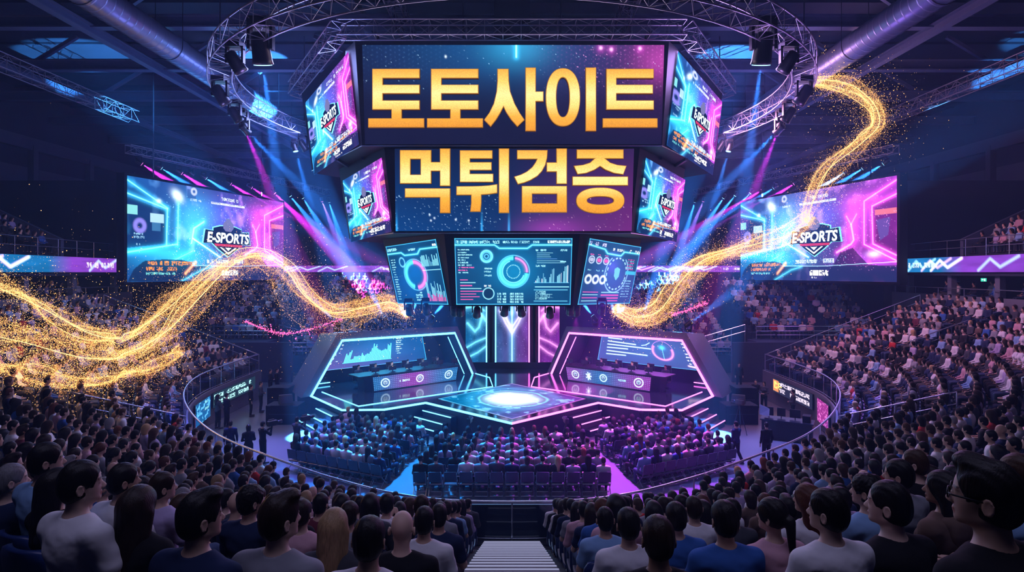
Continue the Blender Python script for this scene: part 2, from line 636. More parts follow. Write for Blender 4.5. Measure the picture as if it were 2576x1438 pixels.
def put_head(s, J, yaw, fem, fine, pitch=0.0):
    P, R, T = head_frame(J, yaw, pitch)
    nek = np.array(J['neck'])
    w = 0.95 if fem else 1.0
    s.cone(nek + np.array((0, -0.005, -0.03)), T(0, -0.012, 0.03), (0.05 if fem else 0.058), (0.046 if fem else 0.054), 0.025)
    s.ell(T(0, 0.002, 0.142), (0.076 * w, 0.096, 0.1), 0.02, R)
    s.ell(T(0, 0.036, 0.078), (0.06 * w, 0.06, 0.066), 0.025, R)
    s.cone(T(-0.045 * w, 0.0, 0.055), T(-0.014, 0.075, 0.032), 0.02, 0.018, 0.02)
    s.cone(T(0.045 * w, 0.0, 0.055), T(0.014, 0.075, 0.032), 0.02, 0.018, 0.02)
    s.ell(T(0, 0.078, 0.034), (0.024, 0.018, 0.018), 0.012, R)
    s.cone(T(0, 0.086, 0.128), T(0, 0.112, 0.092), 0.009, 0.0125, 0.012)
    for q in (-1, 1):
        s.ell(T(q * 0.084 * w, -0.008, 0.106), (0.010, 0.018, 0.029), 0.006, R)
        if fine:
            s.ell(T(q * 0.099 * w, -0.002, 0.108), (0.010, 0.012, 0.021), 0.005, R, sub=True)
            ring = [T(q * (0.090 + 0.004 * math.cos(a)) * w, -0.010 - 0.016 * math.cos(a), 0.107 + 0.027 * math.sin(a)) for a in np.linspace(-1.9, 2.3, 9)]
            for r0, r1 in zip(ring[:-1], ring[1:]):
                s.cone(r0, r1, 0.0054, 0.0054, 0.003)
            s.ell(T(q * 0.012, 0.103, 0.086), (0.010, 0.010, 0.008), 0.005, R)
            s.ell(T(q * 0.033, 0.106, 0.122), (0.018, 0.016, 0.012), 0.012, R, sub=True)
            s.ell(T(q * 0.032, 0.082, 0.122), (0.0125, 0.0125, 0.0115), 0.002, R)
            s.cone(T(q * 0.018, 0.092, 0.139), T(q * 0.048, 0.080, 0.142), 0.008, 0.006, 0.008)
    if fine:
        s.ell(T(0, 0.094, 0.064), (0.024, 0.010, 0.0065), 0.004, R)
        s.ell(T(0, 0.092, 0.053), (0.02, 0.011, 0.008), 0.004, R)


def paint_head(V, J, yaw, fine, col, pitch=0.0):
    P, R, _ = head_frame(J, yaw, pitch)
    q = (V - P) @ R
    x, y, z = q.T
    if fine:
        lips = (np.abs(x) < 0.023) & (y > 0.083) & (z > 0.046) & (z < 0.069)
        col[lips] *= (0.82, 0.5, 0.5)
        e = np.hypot(np.abs(x) - 0.032, z - 0.122)
        eye = (y > 0.075) & (e < 0.0125)
        col[eye] = (1.2, 1.25, 1.3)
        col[(y > 0.075) & (e < 0.006)] = (0.03, 0.03, 0.03)
        brow = (y > 0.066) & (np.abs(np.abs(x) - 0.033) < 0.02) & (np.abs(z - 0.146) < 0.005)
        col[brow] = (0.12, 0.1, 0.1)


BOX = {'sit': ((-0.42, -0.24, -0.02), (0.42, 0.74, 1.5)), 'stand': ((-0.45, -0.4, -0.02), (0.45, 0.75, 1.92))}


def body_mesh(J, yaw, fem, h, box, fine, pitch=0.0):
    s = Sdf(*BOX[box], h)
    put_torso(s, J, fem)
    for n in 'lr':
        put_arm(s, J, n, fem)
        put_hand(s, J, n, h < 0.011)
        put_leg(s, J, n)
    put_head(s, J, yaw, fem, fine, pitch)
    V, Q = s.surface()
    col = np.ones((len(V), 3))
    paint_head(V, J, yaw, fine, col, pitch)
    col[V[:, 2] < 0.105] = (0.06, 0.06, 0.07)          # shoes
    return V, Q, col


def shirt_mesh(J, fem, h, box, sleeve, seed=0, tuck=0.0):
    s = Sdf(*BOX[box], h)
    put_torso(s, J, fem, 0.013, True)
    for n in 'lr':
        put_arm(s, J, n, fem, 0.014, 0.62 if sleeve == 'short' else 1.0)
    nek = np.array(J['neck'])
    s.ell(nek + np.array((0, 0.012, 0.062)), (0.078, 0.085, 0.06), 0.01, sub=True)
    pel = J['pel']
    s.cut((0, 0, pel[2] - 0.07), (0, 0, -1))
    if sleeve == 'long':
        for n in 'lr':
            w, e = np.array(J['wr' + n]), np.array(J['el' + n])
            d = (w - e) / np.linalg.norm(w - e)
            s.ell(w + d * 0.05, (0.055, 0.055, 0.055), 0.005, sub=True)
    if sleeve == 'hood':
        pass
    if h < 0.02:                                       # folds
        g = np.meshgrid(*s.ax, indexing='ij', sparse=True)
        f = np.sin(g[2] * 55 + np.sin(g[0] * 17 + seed) * 1.8 + g[1] * 14) * np.sin(g[0] * 9 + g[2] * 6 + seed)
        s.d = s.d + (0.0024 * f).astype(np.float32)
    return s.surface()


def hood_add(J, h, box):
    s = Sdf(*BOX[box], h)
    n = np.array(J['neck'])
    for i in range(9):
        a = math.pi * (1.05 + 0.9 * i / 8)
        b = math.pi * (1.05 + 0.9 * (i + 1) / 8)
        if i < 8:
            s.cone(n + np.array((0.105 * math.cos(a), 0.01 + 0.1 * math.sin(a), 0.0 - 0.05 * (i - 4) ** 2 / 16 + 0.0)),
                   n + np.array((0.105 * math.cos(b), 0.01 + 0.1 * math.sin(b), 0.0 - 0.05 * (i - 3) ** 2 / 16)), 0.038, 0.038, 0.03)
    s.ell(n + np.array((0, -0.11, -0.08)), (0.11, 0.05, 0.1), 0.05)
    return s.surface()


def trousers_mesh(J, h, box):
    s = Sdf(*BOX[box], h)
    s.ell(J['pel'], (0.17, 0.13, 0.115), 0.05)
    for n in 'lr':
        put_leg(s, J, n, 0.013, False)
    s.cut((0, 0, 0.1), (0, 0, -1))
    s.cut((0, 0, J['pel'][2] + 0.06), (0, 0, 1))
    return s.surface()


def hair_mesh(style, h, noise=True):
    """Hair in the frame of the head: the origin is the pivot at the top of the neck, +y the face."""
    s = Sdf((-0.2, -0.26, -0.42), (0.2, 0.2, 0.36), h)
    if style == 'bald':
        return None
    if style in ('short', 'crop', 'curly', 'sweep'):
        g = {'short': 0.010, 'crop': 0.005, 'curly': 0.017, 'sweep': 0.011}[style]
        s.ell((0, -0.004, 0.147), (0.079 + g, 0.098 + g, 0.101 + g), 0.01)
        if style == 'sweep':
            s.ell((0.015, 0.055, 0.235), (0.06, 0.05, 0.032), 0.03)
        s.ell((0, -0.03, 0.09), (0.073 + g * 0.5, 0.074, 0.075), 0.03)
        s.ell((0, 0.125, 0.075), (0.105, 0.088, 0.122), 0.012, sub=True)
        for q in (-1, 1):
            s.ell((q * 0.097, -0.002, 0.101), (0.034, 0.025, 0.040), 0.006, sub=True)
            s.ell((q * 0.094, 0.034, 0.075), (0.036, 0.026, 0.05), 0.008, sub=True)
        s.cut((0, -0.05, 0.035), (0, 0.35, -0.93))
    else:
        s.ell((0, -0.006, 0.146), (0.092, 0.110, 0.112), 0.01)
        s.ell((0, 0.13, 0.07), (0.082, 0.088, 0.125), 0.012, sub=True)
        if style == 'long':
            s.cone((0, -0.05, 0.12), (0, -0.10, -0.24), 0.098, 0.075, 0.05)
            s.cone((-0.07, -0.03, 0.09), (-0.085, -0.06, -0.16), 0.042, 0.03, 0.03)
            s.cone((0.07, -0.03, 0.09), (0.085, -0.06, -0.16), 0.042, 0.03, 0.03)
            s.ell((0, 0.06, -0.05), (0.065, 0.11, 0.17), 0.02, sub=True)
        elif style == 'bob':
            s.cone((0, -0.035, 0.12), (0, -0.045, 0.015), 0.098, 0.088, 0.04)
            s.ell((0, 0.085, 0.03), (0.072, 0.10, 0.13), 0.02, sub=True)
            s.cut((0, 0, -0.04), (0, 0, -1))
        elif style == 'tail':
            s.ell((0, -0.125, 0.12), (0.03, 0.03, 0.03), 0.03)
            s.cone((0, -0.13, 0.12), (0, -0.15, -0.10), 0.036, 0.02, 0.02)
            s.cut((0, -0.05, -0.12), (0, 0.0, -1))
            s.ell((0, 0.03, 0.0), (0.1, 0.09, 0.09), 0.02, sub=True)
    if noise:
        g = np.meshgrid(*s.ax, indexing='ij', sparse=True)
        ang = np.arctan2(g[0], g[1] - 0.3)
        f = np.sin(ang * 75 + 2 * np.sin(g[2] * 15)) * 0.0012 + np.sin(g[0] * 41 + g[1] * 23) * np.sin(g[2] * 33 + g[1] * 21) * 0.002
        if style == 'curly':
            f = f + np.sin(g[0] * 120 + 2 * np.sin(g[2] * 40)) * np.sin(g[1] * 130 + np.sin(g[0] * 50)) * np.sin(g[2] * 115 + 2 * np.sin(g[1] * 45)) * 0.0045
        s.d = s.d + f.astype(np.float32)
    return s.surface()


YAWS = (-52, -26, 0, 26, 52)
LIB = {}


def relax(V, Q, n=2, lam=0.5):
    E = np.concatenate([Q[:, [0, 1]], Q[:, [1, 2]], Q[:, [2, 3]], Q[:, [3, 0]]])
    E = np.concatenate([E, E[:, ::-1]])
    cnt = np.bincount(E[:, 0], minlength=len(V))[:, None]
    for k in range(n):
        S = np.stack([np.bincount(E[:, 0], weights=V[E[:, 1], c], minlength=len(V)) for c in range(3)], 1)
        V = V + lam * (S / np.maximum(cnt, 1) - V)
    return V


def lib_mesh(key, fn, smooth=True):
    if key not in LIB:
        r = fn()
        if r is None:
            LIB[key] = None
        else:
            V, Q = relax(r[0], r[1], 2, 0.55), r[1]
            LIB[key] = np_mesh(key[0], V, Q, r[2] if len(r) > 2 else None, smooth)
    return LIB[key]


JS = {('sit', k): seated_joints(k) for k in ('lap', 'clap', 'desk')}
JS.update({('stand', k): standing_joints(k) for k in ('down', 'folded', 'camera', 'walk')})
HV = {'near': 0.0062, 'mid': 0.0125, 'low': 0.019}


def get_mesh(part, lod, base, pose, fem, extra):
    h = HV[lod]
    J = JS[(base, pose)]
    fine = h < 0.013
    if part == 'body':
        return lib_mesh(('person_body', lod, base, pose, fem, extra),
                        lambda: body_mesh(J, math.radians(YAWS[extra]), fem, h, base, fine))
    if part == 'shirt':
        return lib_mesh(('shirt', lod, base, pose, fem, extra), lambda: shirt_mesh(J, fem, h, base, extra, fem * 2.1))
    if part == 'hood':
        return lib_mesh(('hood', lod, base, pose, fem), lambda: hood_add(J, h, base))
    if part == 'trousers':
        return lib_mesh(('trousers', lod, base, pose), lambda: trousers_mesh(J, h, base))
    if part == 'hair':
        hh = {'near': 0.0055, 'mid': 0.010, 'low': 0.017}[lod]
        return lib_mesh(('hair', lod, extra), lambda: hair_mesh(extra, hh, lod != 'low'))


def set_mat(me, m):
    if me is not None and not me.materials:
        me.materials.append(m)
    return me


N_PEOPLE = [0]


def make_person(loc, face, yaw, lod, fem, style, haircol, shirtcol, sleeve, trousercol, skin, label, group,
                base='sit', pose='lap', scale=1.0):
    """face: heading of the body in radians, 0 = +y, positive to the left; yaw: index into YAWS of the head's turn."""
    J = JS[(base, pose)]
    b = link('person', set_mat(get_mesh('body', lod, base, pose, fem, yaw), M['skin']), None, loc, face)
    b.scale = (scale,) * 3
    b.color = (*skin, 1)
    tag(b, label, 'person', group)
    sh = link('hoodie' if sleeve == 'hood' else 'shirt',
              set_mat(get_mesh('shirt', lod, base, pose, fem, 'long' if sleeve == 'hood' else sleeve), M['cloth']), b)
    sh.color = (*shirtcol, 1)
    if sleeve == 'hood':
        hd = link('hood', set_mat(get_mesh('hood', lod, base, pose, fem, None), M['cloth']), sh)
        hd.color = (*shirtcol, 1)
    tr = link('trousers', set_mat(get_mesh('trousers', lod, base, pose, False, None), M['cloth']), b)
    tr.color = (*trousercol, 1)
    hm = get_mesh('hair', lod, base, pose, fem, style)
    if hm is not None:
        hr = link('hair', set_mat(hm, M['hair']), b, J['head'], math.radians(YAWS[yaw]))
        hr.color = (*haircol, 1)
    N_PEOPLE[0] += 1
    return b


SKINS = [(0.62, 0.40, 0.30), (0.55, 0.34, 0.25), (0.68, 0.46, 0.36), (0.36, 0.2, 0.13), (0.6, 0.42, 0.33)]
HAIRS = {'black': (0.012, 0.010, 0.012), 'dark brown': (0.035, 0.02, 0.014), 'brown': (0.09, 0.045, 0.025),
         'blonde': (0.55, 0.36, 0.18), 'auburn': (0.16, 0.05, 0.025), 'grey': (0.30, 0.30, 0.32)}
SHIRTS = {'white': (0.75, 0.75, 0.78), 'grey': (0.28, 0.29, 0.33), 'black': (0.014, 0.014, 0.018), 'navy': (0.018, 0.03, 0.085),
          'light blue': (0.24, 0.42, 0.68), 'blue': (0.04, 0.13, 0.42), 'pink': (0.62, 0.36, 0.42), 'red': (0.5, 0.03, 0.03),
          'lilac': (0.45, 0.38, 0.6), 'charcoal': (0.06, 0.065, 0.08), 'brown': (0.14, 0.09, 0.07), 'maroon': (0.15, 0.03, 0.05)}
SHIRT_W = {'white': 20, 'grey': 14, 'black': 16, 'navy': 13, 'light blue': 8, 'blue': 5, 'pink': 6, 'red': 2, 'lilac': 7, 'charcoal': 10, 'brown': 2, 'maroon': 2}
HAIR_W = {'black': 50, 'dark brown': 28, 'brown': 10, 'blonde': 3, 'auburn': 3, 'grey': 2}
TROUSERS = [(0.02, 0.03, 0.07), (0.012, 0.012, 0.016), (0.05, 0.08, 0.16), (0.09, 0.085, 0.08)]


def wpick(d):
    return random.choices(list(d), list(d.values()))[0]


def crowd_template(lod_h, base, pose, fem, style, yaw, sleeve):
    """Body, hair, shirt and trousers of one distant figure as arrays, with the part each point belongs to."""
    J = JS[(base, pose)]
    out = []
    V, Q, c = body_mesh(J, yaw, fem, lod_h, base, False)
    out.append((V, Q, np.where(c[:, 0] < 0.5, 3, 0)))
    V, Q = shirt_mesh(J, fem, lod_h, base, sleeve)
    out.append((V, Q, np.full(len(V), 2)))
    V, Q = trousers_mesh(J, lod_h, base)
    out.append((V, Q, np.full(len(V), 3)))
    r = hair_mesh(style, min(lod_h * 0.8, 0.035), False)
    if r is not None:
        V, Q = r
        R = np.array(Matrix.Rotation(yaw, 3, 'Z'))
        out.append((V @ R.T + np.array(J['head']), Q, np.full(len(V), 1)))
    Vs, Qs, Ps, b = [], [], [], 0
    for V, Q, p in out:
        Vs.append(V)
        Qs.append(Q + b)
        Ps.append(p)
        b += len(V)
    V, Q, P = np.concatenate(Vs), np.concatenate(Qs), np.concatenate(Ps)
    return V.astype(np.float32), Q, P


class Crowd:
    def __init__(s):
        s.V, s.Q, s.C, s.b, s.n = [], [], [], 0, 0

    def add(s, T, loc, face, scale, cols):
        V, Q, P = T
        c, sn = math.cos(face) * scale, math.sin(face) * scale
        W = np.empty_like(V)
        W[:, 0] = V[:, 0] * c - V[:, 1] * sn + loc[0]
        W[:, 1] = V[:, 0] * sn + V[:, 1] * c + loc[1]
        W[:, 2] = V[:, 2] * scale + loc[2]
        s.V.append(W)
        s.Q.append((Q + s.b).astype(np.int32))
        s.C.append(np.array(cols, np.float32)[P])
        s.b += len(V)
        s.n += 1

    def build(s, name):
        me = np_mesh(name, np.concatenate(s.V), np.concatenate(s.Q), np.concatenate(s.C))
        me.materials.append(M['crowd'])
        return link(name, me)
# ---------------------------------------------------------------- the bowl: edge of the arena floor and the rows above it
def catmull(P, n):
    P = [np.array(p, float) for p in P]
    out = []
    for i in range(len(P) - 1):
        a, b, c, d = P[max(i - 1, 0)], P[i], P[i + 1], P[min(i + 2, len(P) - 1)]
        for j in range(n):
            t = j / n
            out.append(0.5 * (2 * b + (c - a) * t + (2 * a - 5 * b + 4 * c - d) * t * t + (3 * b - a - 3 * c + d) * t ** 3))
    out.append(P[-1])
    return np.array(out)


half = [(-16.0, 38.0), (-16.0, 33.5), (-15.7, 30.0), (-14.7, 27.0), (-12.9, 24.0), (-10.8, 21.4), (-8.3, 19.2), (-5.4, 17.1), (-2.8, 15.9), (0.0, 15.6)]
EDGE = catmull(half + [(-x, y) for x, y in half[-2::-1]], 8)
tg = np.gradient(EDGE, axis=0)
tg /= np.linalg.norm(tg, axis=1)[:, None]
NOUT = np.stack([tg[:, 1], -tg[:, 0]], 1)            # away from the floor
ARC = np.concatenate([[0], np.cumsum(np.linalg.norm(np.diff(EDGE, axis=0), axis=1))])
MID = int(np.argmin(np.abs(EDGE[:, 0])))
DEPTH, Z0 = 0.95, 0.9
NR = 16


def rise(i):
    return 0.363


def base_z(i):
    return Z0 + 0.75 * abs(NOUT[i, 0]) ** 2


def n_rows(i):
    return NR - 5.0 * abs(NOUT[i, 0]) ** 2


def edge_at(d):
    return EDGE + NOUT * d


def struct(o, label=None):
    o['kind'] = 'structure'
    if label:
        o['label'] = label
    return o


# floor and shell of the hall
mb = MB()
mb.add([(-42, -8, 0), (42, -8, 0), (42, 76, 0), (-42, 76, 0), (-42, -8, -0.3), (42, -8, -0.3), (42, 76, -0.3), (-42, 76, -0.3)],
       [(0, 1, 2, 3), (4, 7, 6, 5), (0, 4, 5, 1), (1, 5, 6, 2), (2, 6, 7, 3), (3, 7, 4, 0)])
M['floor'] = mat('polished_arena_floor', (0.14, 0.15, 0.18), 0.36, noise=0.18, scale=0.5)
struct(mb.build('floor', M['floor']), 'polished dark arena floor around the stage')
struct(MB().box((0, 74.2, 11.5), (84, 0.4, 23)).build('wall_back', M['wall']), 'dark blue back wall of the hall')
struct(MB().box((-40.2, 33, 11.5), (0.4, 83, 23)).build('wall_left', M['wall']))
struct(MB().box((40.2, 33, 11.5), (0.4, 83, 23)).build('wall_right', M['wall']))
struct(MB().box((0, -8.2, 11.5), (84, 0.4, 23)).build('wall_front', M['wall']))
mb = MB()
mb.box((0, 33, 23.2), (84, 84, 0.3))
for k in range(28):
    mb.box((0, -6 + k * 3.0, 23.0), (82, 0.12, 0.2))
struct(mb.build('ceiling', M['ceil']), 'dark ribbed metal roof deck')


def ibeam(name, a, b, w=0.5, h=0.6):
    a, b = Vector(a), Vector(b)
    mb = MB()
    mb.bar(a + Vector((0, 0, h / 2)), b + Vector((0, 0, h / 2)), w, 0.07)
    mb.bar(a - Vector((0, 0, h / 2)), b - Vector((0, 0, h / 2)), w, 0.07)
    mb.bar(a, b, 0.07, h)
    return struct(mb.build(name, M['beam']), 'blue-grey steel roof beam')


for y, z in ((24.5, 21.2), (31.0, 21.0), (37.5, 21.0), (44.0, 21.0), (51.0, 21.0), (58.5, 21.0), (66, 21.0)):
    ibeam('roof_beam', (-39.5, y, z), (39.5, y, z))
for x in (-31.0, -21.8, -8.0, 8.0, 21.8, 31.0):
    ibeam('roof_beam', (x, 14, 20.55 if abs(x) > 20 else 21.6), (x, 73, 20.55 if abs(x) > 20 else 21.6), 0.42, 0.42)
for sx in (-1, 1):
    for y in (31.0, 37.5, 44.0):
        for x0, x1 in ((21.8, 25.2), (21.8, 18.6), (8.0, 12.5), (31.0, 27.5)):
            mb = MB().bar((sx * x0, y + 0.2, 20.8), (sx * x1, y + 0.2, 22.9), 0.22, 0.22)
            struct(mb.build('roof_beam', M['beam']), 'diagonal steel roof brace')
    # high wall: pale band and panels between the ribs
    mb = MB().bar((sx * 39.8, 16, 18.6), (sx * 39.8, 73, 18.6), 0.5, 1.0)
    struct(mb.build('trim_1' if sx < 0 else 'trim_2', M['panel']), 'pale band high on the side wall')
    for k in range(6):
        y = 33 + k * 6.6
        o = MB().box((sx * 39.85, y, 14.9), (0.25, 5.4, 3.4)).build('wall_panel', M['panel'])
        struct(o, 'grey-blue panel set in the high side wall')
    for k in range(7):
        o = MB().box((sx * 39.75, 29.7 + k * 6.6, 12), (0.5, 0.5, 13)).build('wall_column', M['panel'])
        struct(o, 'pale column on the side wall')
    # spiral duct under the roof
    d = empty('air_duct', (sx * 17.6, 40, 19.6))
    tag(d, 'round spiral steel air duct under the roof beams, %s of the scoreboard' % ('left' if sx < 0 else 'right'), 'duct', 'roof air ducts')
    mb = MB()
    mb.tube([(0, y, 0) for y in (-24, 24)], 0.66, 24)
    mb.build('pipe', M['duct'], d, True)
    mb = MB()
    for k in range(96):
        y = -24 + k * 0.5
        mb.tube([(0, y - 0.05, 0), (0, y, 0), (0, y + 0.05, 0)], [0.66, 0.70, 0.66], 24, caps=False)
    o = mb.build('spiral_rib', M['duct'], d, True)
    for k in range(8):
        y = -22 + k * 6.3
        mb = MB()
        mb.tube([(-0.7, y, 3.4), (-0.7, y, 0)] + [(0.7 * math.cos(a), y, 0.7 * math.sin(a)) for a in np.linspace(math.pi, 2 * math.pi, 12)] + [(0.7, y, 3.4)], 0.02, 4)
        mb.build('hanger', M['gunmetal'], d)

# ---------------------------------------------------------------- the bowl of steps
step_i = list(range(0, len(EDGE)))


def bowl():
    mb = MB()
    n = len(EDGE)
    for k in range(NR):
        A, B = edge_at(k * DEPTH), edge_at((k + 1) * DEPTH)
        vs, fs, ok = [], [], []
        for i in range(n):
            z = base_z(i) + k * rise(i)
            z1 = base_z(i) + (k + 1) * rise(i) if k + 1 < NR else z
            zb = z - 0.5 if k else 0.0
            vs += [(*A[i], zb if k == 0 else z), (*A[i], z), (*B[i], z), (*B[i], z1)]
        for i in range(n - 1):
            if k + 0.5 > min(n_rows(i), n_rows(i + 1)) + 0.6:
                continue
            a, b = 4 * i, 4 * i + 4
            if k == 0:
                fs.append((a, b, b + 1, a + 1))
            fs += [(a + 1, b + 1, b + 2, a + 2), (a + 2, b + 2, b + 3, a + 3)]
        mb.add(vs, fs)
    # closing walls at both ends of the bowl
    for i, sg in ((0, 1), (n - 1, -1)):
        kk = int(n_rows(i) + 0.6)
        prof = []
        for k in range(kk):
            z = base_z(i) + k * rise(i)
            prof += [(k * DEPTH, z), ((k + 1) * DEPTH, z)]
        prof += [(kk * DEPTH, 0), (0, 0)]
        mb.add([(*(EDGE[i] + NOUT[i] * d), z) for d, z in prof], [tuple(range(len(prof)))])
    return mb.build('floor_stand', M['concrete'])


struct(bowl(), 'dark stepped seating bowl around the arena floor')


def bowl_at(x, y):
    """Height of the bowl's step at a place, and the nearest point of its edge."""
    d2 = (EDGE[:, 0] - x) ** 2 + (EDGE[:, 1] - y) ** 2
    i = int(np.argmin(d2))
    d = (x - EDGE[i, 0]) * NOUT[i, 0] + (y - EDGE[i, 1]) * NOUT[i, 1]
    k = max(0, min(NR - 1, int(d / DEPTH)))
    return base_z(i) + k * rise(i), i, d


# centre stair: two pale treads per row, on the bowl
AISLE = 0.78
st = empty('stair', (0, 15.5, Z0))
tag(st, 'stair of pale lit treads in the centre aisle between the two front stands', 'stairs')
mb, rb, nb = MB(), MB(), MB()
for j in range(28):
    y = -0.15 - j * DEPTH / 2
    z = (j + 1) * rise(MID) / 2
    mb.box((0, y - 0.2, z - 0.03), (2 * AISLE - 0.1, 0.40, 0.06))
    rb.box((0, y - 0.2, z - 0.13), (2 * AISLE - 0.14, 0.36, 0.14))
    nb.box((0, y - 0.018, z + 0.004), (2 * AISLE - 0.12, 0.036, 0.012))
mb.build('tread', M['step'], st)
rb.build('riser', M['riser'], st)
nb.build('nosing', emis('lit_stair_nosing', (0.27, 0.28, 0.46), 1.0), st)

# ---------------------------------------------------------------- glass railing along the edge of the bowl
rl = empty('railing', (0, 15.6, Z0))
tag(rl, 'curved glass railing with bright steel handrail around the arena floor', 'railing')
off = Vector((0, 15.6, Z0))
RE = edge_at(0.12)
HR = [Vector((*RE[i], base_z(i) + 1.15)) - off for i in range(len(RE))]
MB().tube(HR, 0.035, 8).build('handrail', M['rail'], rl, True)
MB().tube([p - Vector((0, 0, 0.95 + 0.0)) for p in HR], 0.02, 6).build('bottom_rail', M['rail'], rl, True)
gp = MB()
for i in range(len(HR) - 1):
    a, b = HR[i], HR[i + 1]
    z0, z1 = Vector((0, 0, 0.93)), Vector((0, 0, 0.06))
    gp.add([a - z0, b - z0, b - z1, a - z1], [(0, 1, 2, 3)])
gp.build('glass_pane', M['glass'], rl)
MB().box((0, 0.02, 0.53), (2.5, 0.05, 1.0)).build('gate_panel', mat('navy_gate', (0.01, 0.016, 0.045), 0.35), rl)
for i in range(0, len(HR), 3):
    p = HR[i]
    b = Vector((p.x, p.y, 0.0))
    MB().tube([b, p], 0.022, 6).build('post', M['rail'], rl)

# wall under the railing with its lit signs
mb = MB()
A, B = edge_at(-0.03), edge_at(0.06)
n = len(EDGE)
for i in range(n - 1):
    zt, zu = base_z(i) + 0.15, base_z(i + 1) + 0.15
    mb.add([(*A[i], 0.02), (*A[i + 1], 0.02), (*A[i + 1], zu), (*A[i], zt), (*B[i], 0.02), (*B[i + 1], 0.02), (*B[i + 1], zu), (*B[i], zt)],
           [(0, 1, 2, 3), (4, 7, 6, 5), (3, 2, 6, 7)])
struct(mb.build('wall_podium', M['fascia']), 'curved grey wall at the foot of the stands')


# handrails on the radial aisles of the bowl
def stand_rail(pts, label):
    o = empty('handrail', pts[0])
    tag(o, label, 'handrail', 'steel handrails in the stands')
    base = Vector(pts[0])
    P = [Vector(p) - base for p in pts]
    dn = Vector((0, 0, -0.42))
    MB().tube(P, 0.026, 8).build('top_rail', M['rail'], o, True)
    MB().tube([p + dn for p in P], 0.018, 6).build('lower_rail', M['rail'], o, True)
    m = max(2, int((P[-1] - P[0]).length / 1.7))
    for k in range(m + 1):
        t = k / m * (len(P) - 1)
        i = min(int(t), len(P) - 2)
        q = P[i].lerp(P[i + 1], t - i)
        w = base + q
        g = bowl_at(w.x, w.y)[0]
        MB().tube([q, Vector((q.x, q.y, min(g - base.z, q.z - 0.3)))], 0.02, 6).build('post', M['rail'], o)


def rail_on_bowl(x0, y0, x1, y1, h=1.0, n=10):
    out = []
    for k in range(n + 1):
        t = k / n
        x, y = x0 + (x1 - x0) * t, y0 + (y1 - y0) * t
        i = int(np.argmin((EDGE[:, 0] - x) ** 2 + (EDGE[:, 1] - y) ** 2))
        d = (x - EDGE[i, 0]) * NOUT[i, 0] + (y - EDGE[i, 1]) * NOUT[i, 1]
        out.append((x, y, base_z(i) + max(0, d) / DEPTH * rise(i) + h))
    return out


AISLES = []          # (x0, y0, x1, y1) of the radial aisles, left side


def add_aisle(i, kmax, rails, labels):
    p, nn = EDGE[i], NOUT[i]
    AISLES.append((i, p, nn))
    for (k0, k1, side), lb in zip(rails, labels):
        t = tg[i] * 0.45 * side
        stand_rail(rail_on_bowl(*(p + nn * k0 * DEPTH + t), *(p + nn * k1 * DEPTH + t)), lb)


iL = int(np.argmin(np.abs(EDGE[:, 0] + 12.4) + np.abs(EDGE[:, 1] - 23.2)))
iR = len(EDGE) - 1 - iL
iL2 = int(np.argmin(np.abs(EDGE[:, 0] + 16) + np.abs(EDGE[:, 1] - 31.5)))
iR2 = len(EDGE) - 1 - iL2
add_aisle(iL, 14, ((0.4, 4.2, 1), (6.0, 12, 1)), ('steel handrail in the corner of the left stand, beside the glass railing', 'steel handrail high in the corner of the left stand'))
add_aisle(iR, 14, ((0.4, 4.2, -1), (6.0, 12, -1)), ('steel handrail in the corner of the right stand, beside the glass railing', 'steel handrail high in the corner of the right stand'))
add_aisle(iL2, 12, ((5.0, 8.0, 1),), ('short steel handrail halfway up the left side stand',))
add_aisle(iR2, 12, ((5.0, 8.0, -1),), ('short steel handrail halfway up the right side stand',))
for i, sg, w in ((0, 1, 'left'), (len(EDGE) - 1, -1, 'right')):
    p, nn = EDGE[i], NOUT[i]
    q = np.array((0, -0.08))
    stand_rail(rail_on_bowl(*(p + q + nn * 0.1), *(p + q + nn * 10.0), 1.1), 'sloping steel rail on the far end wall of the %s side stand' % w)

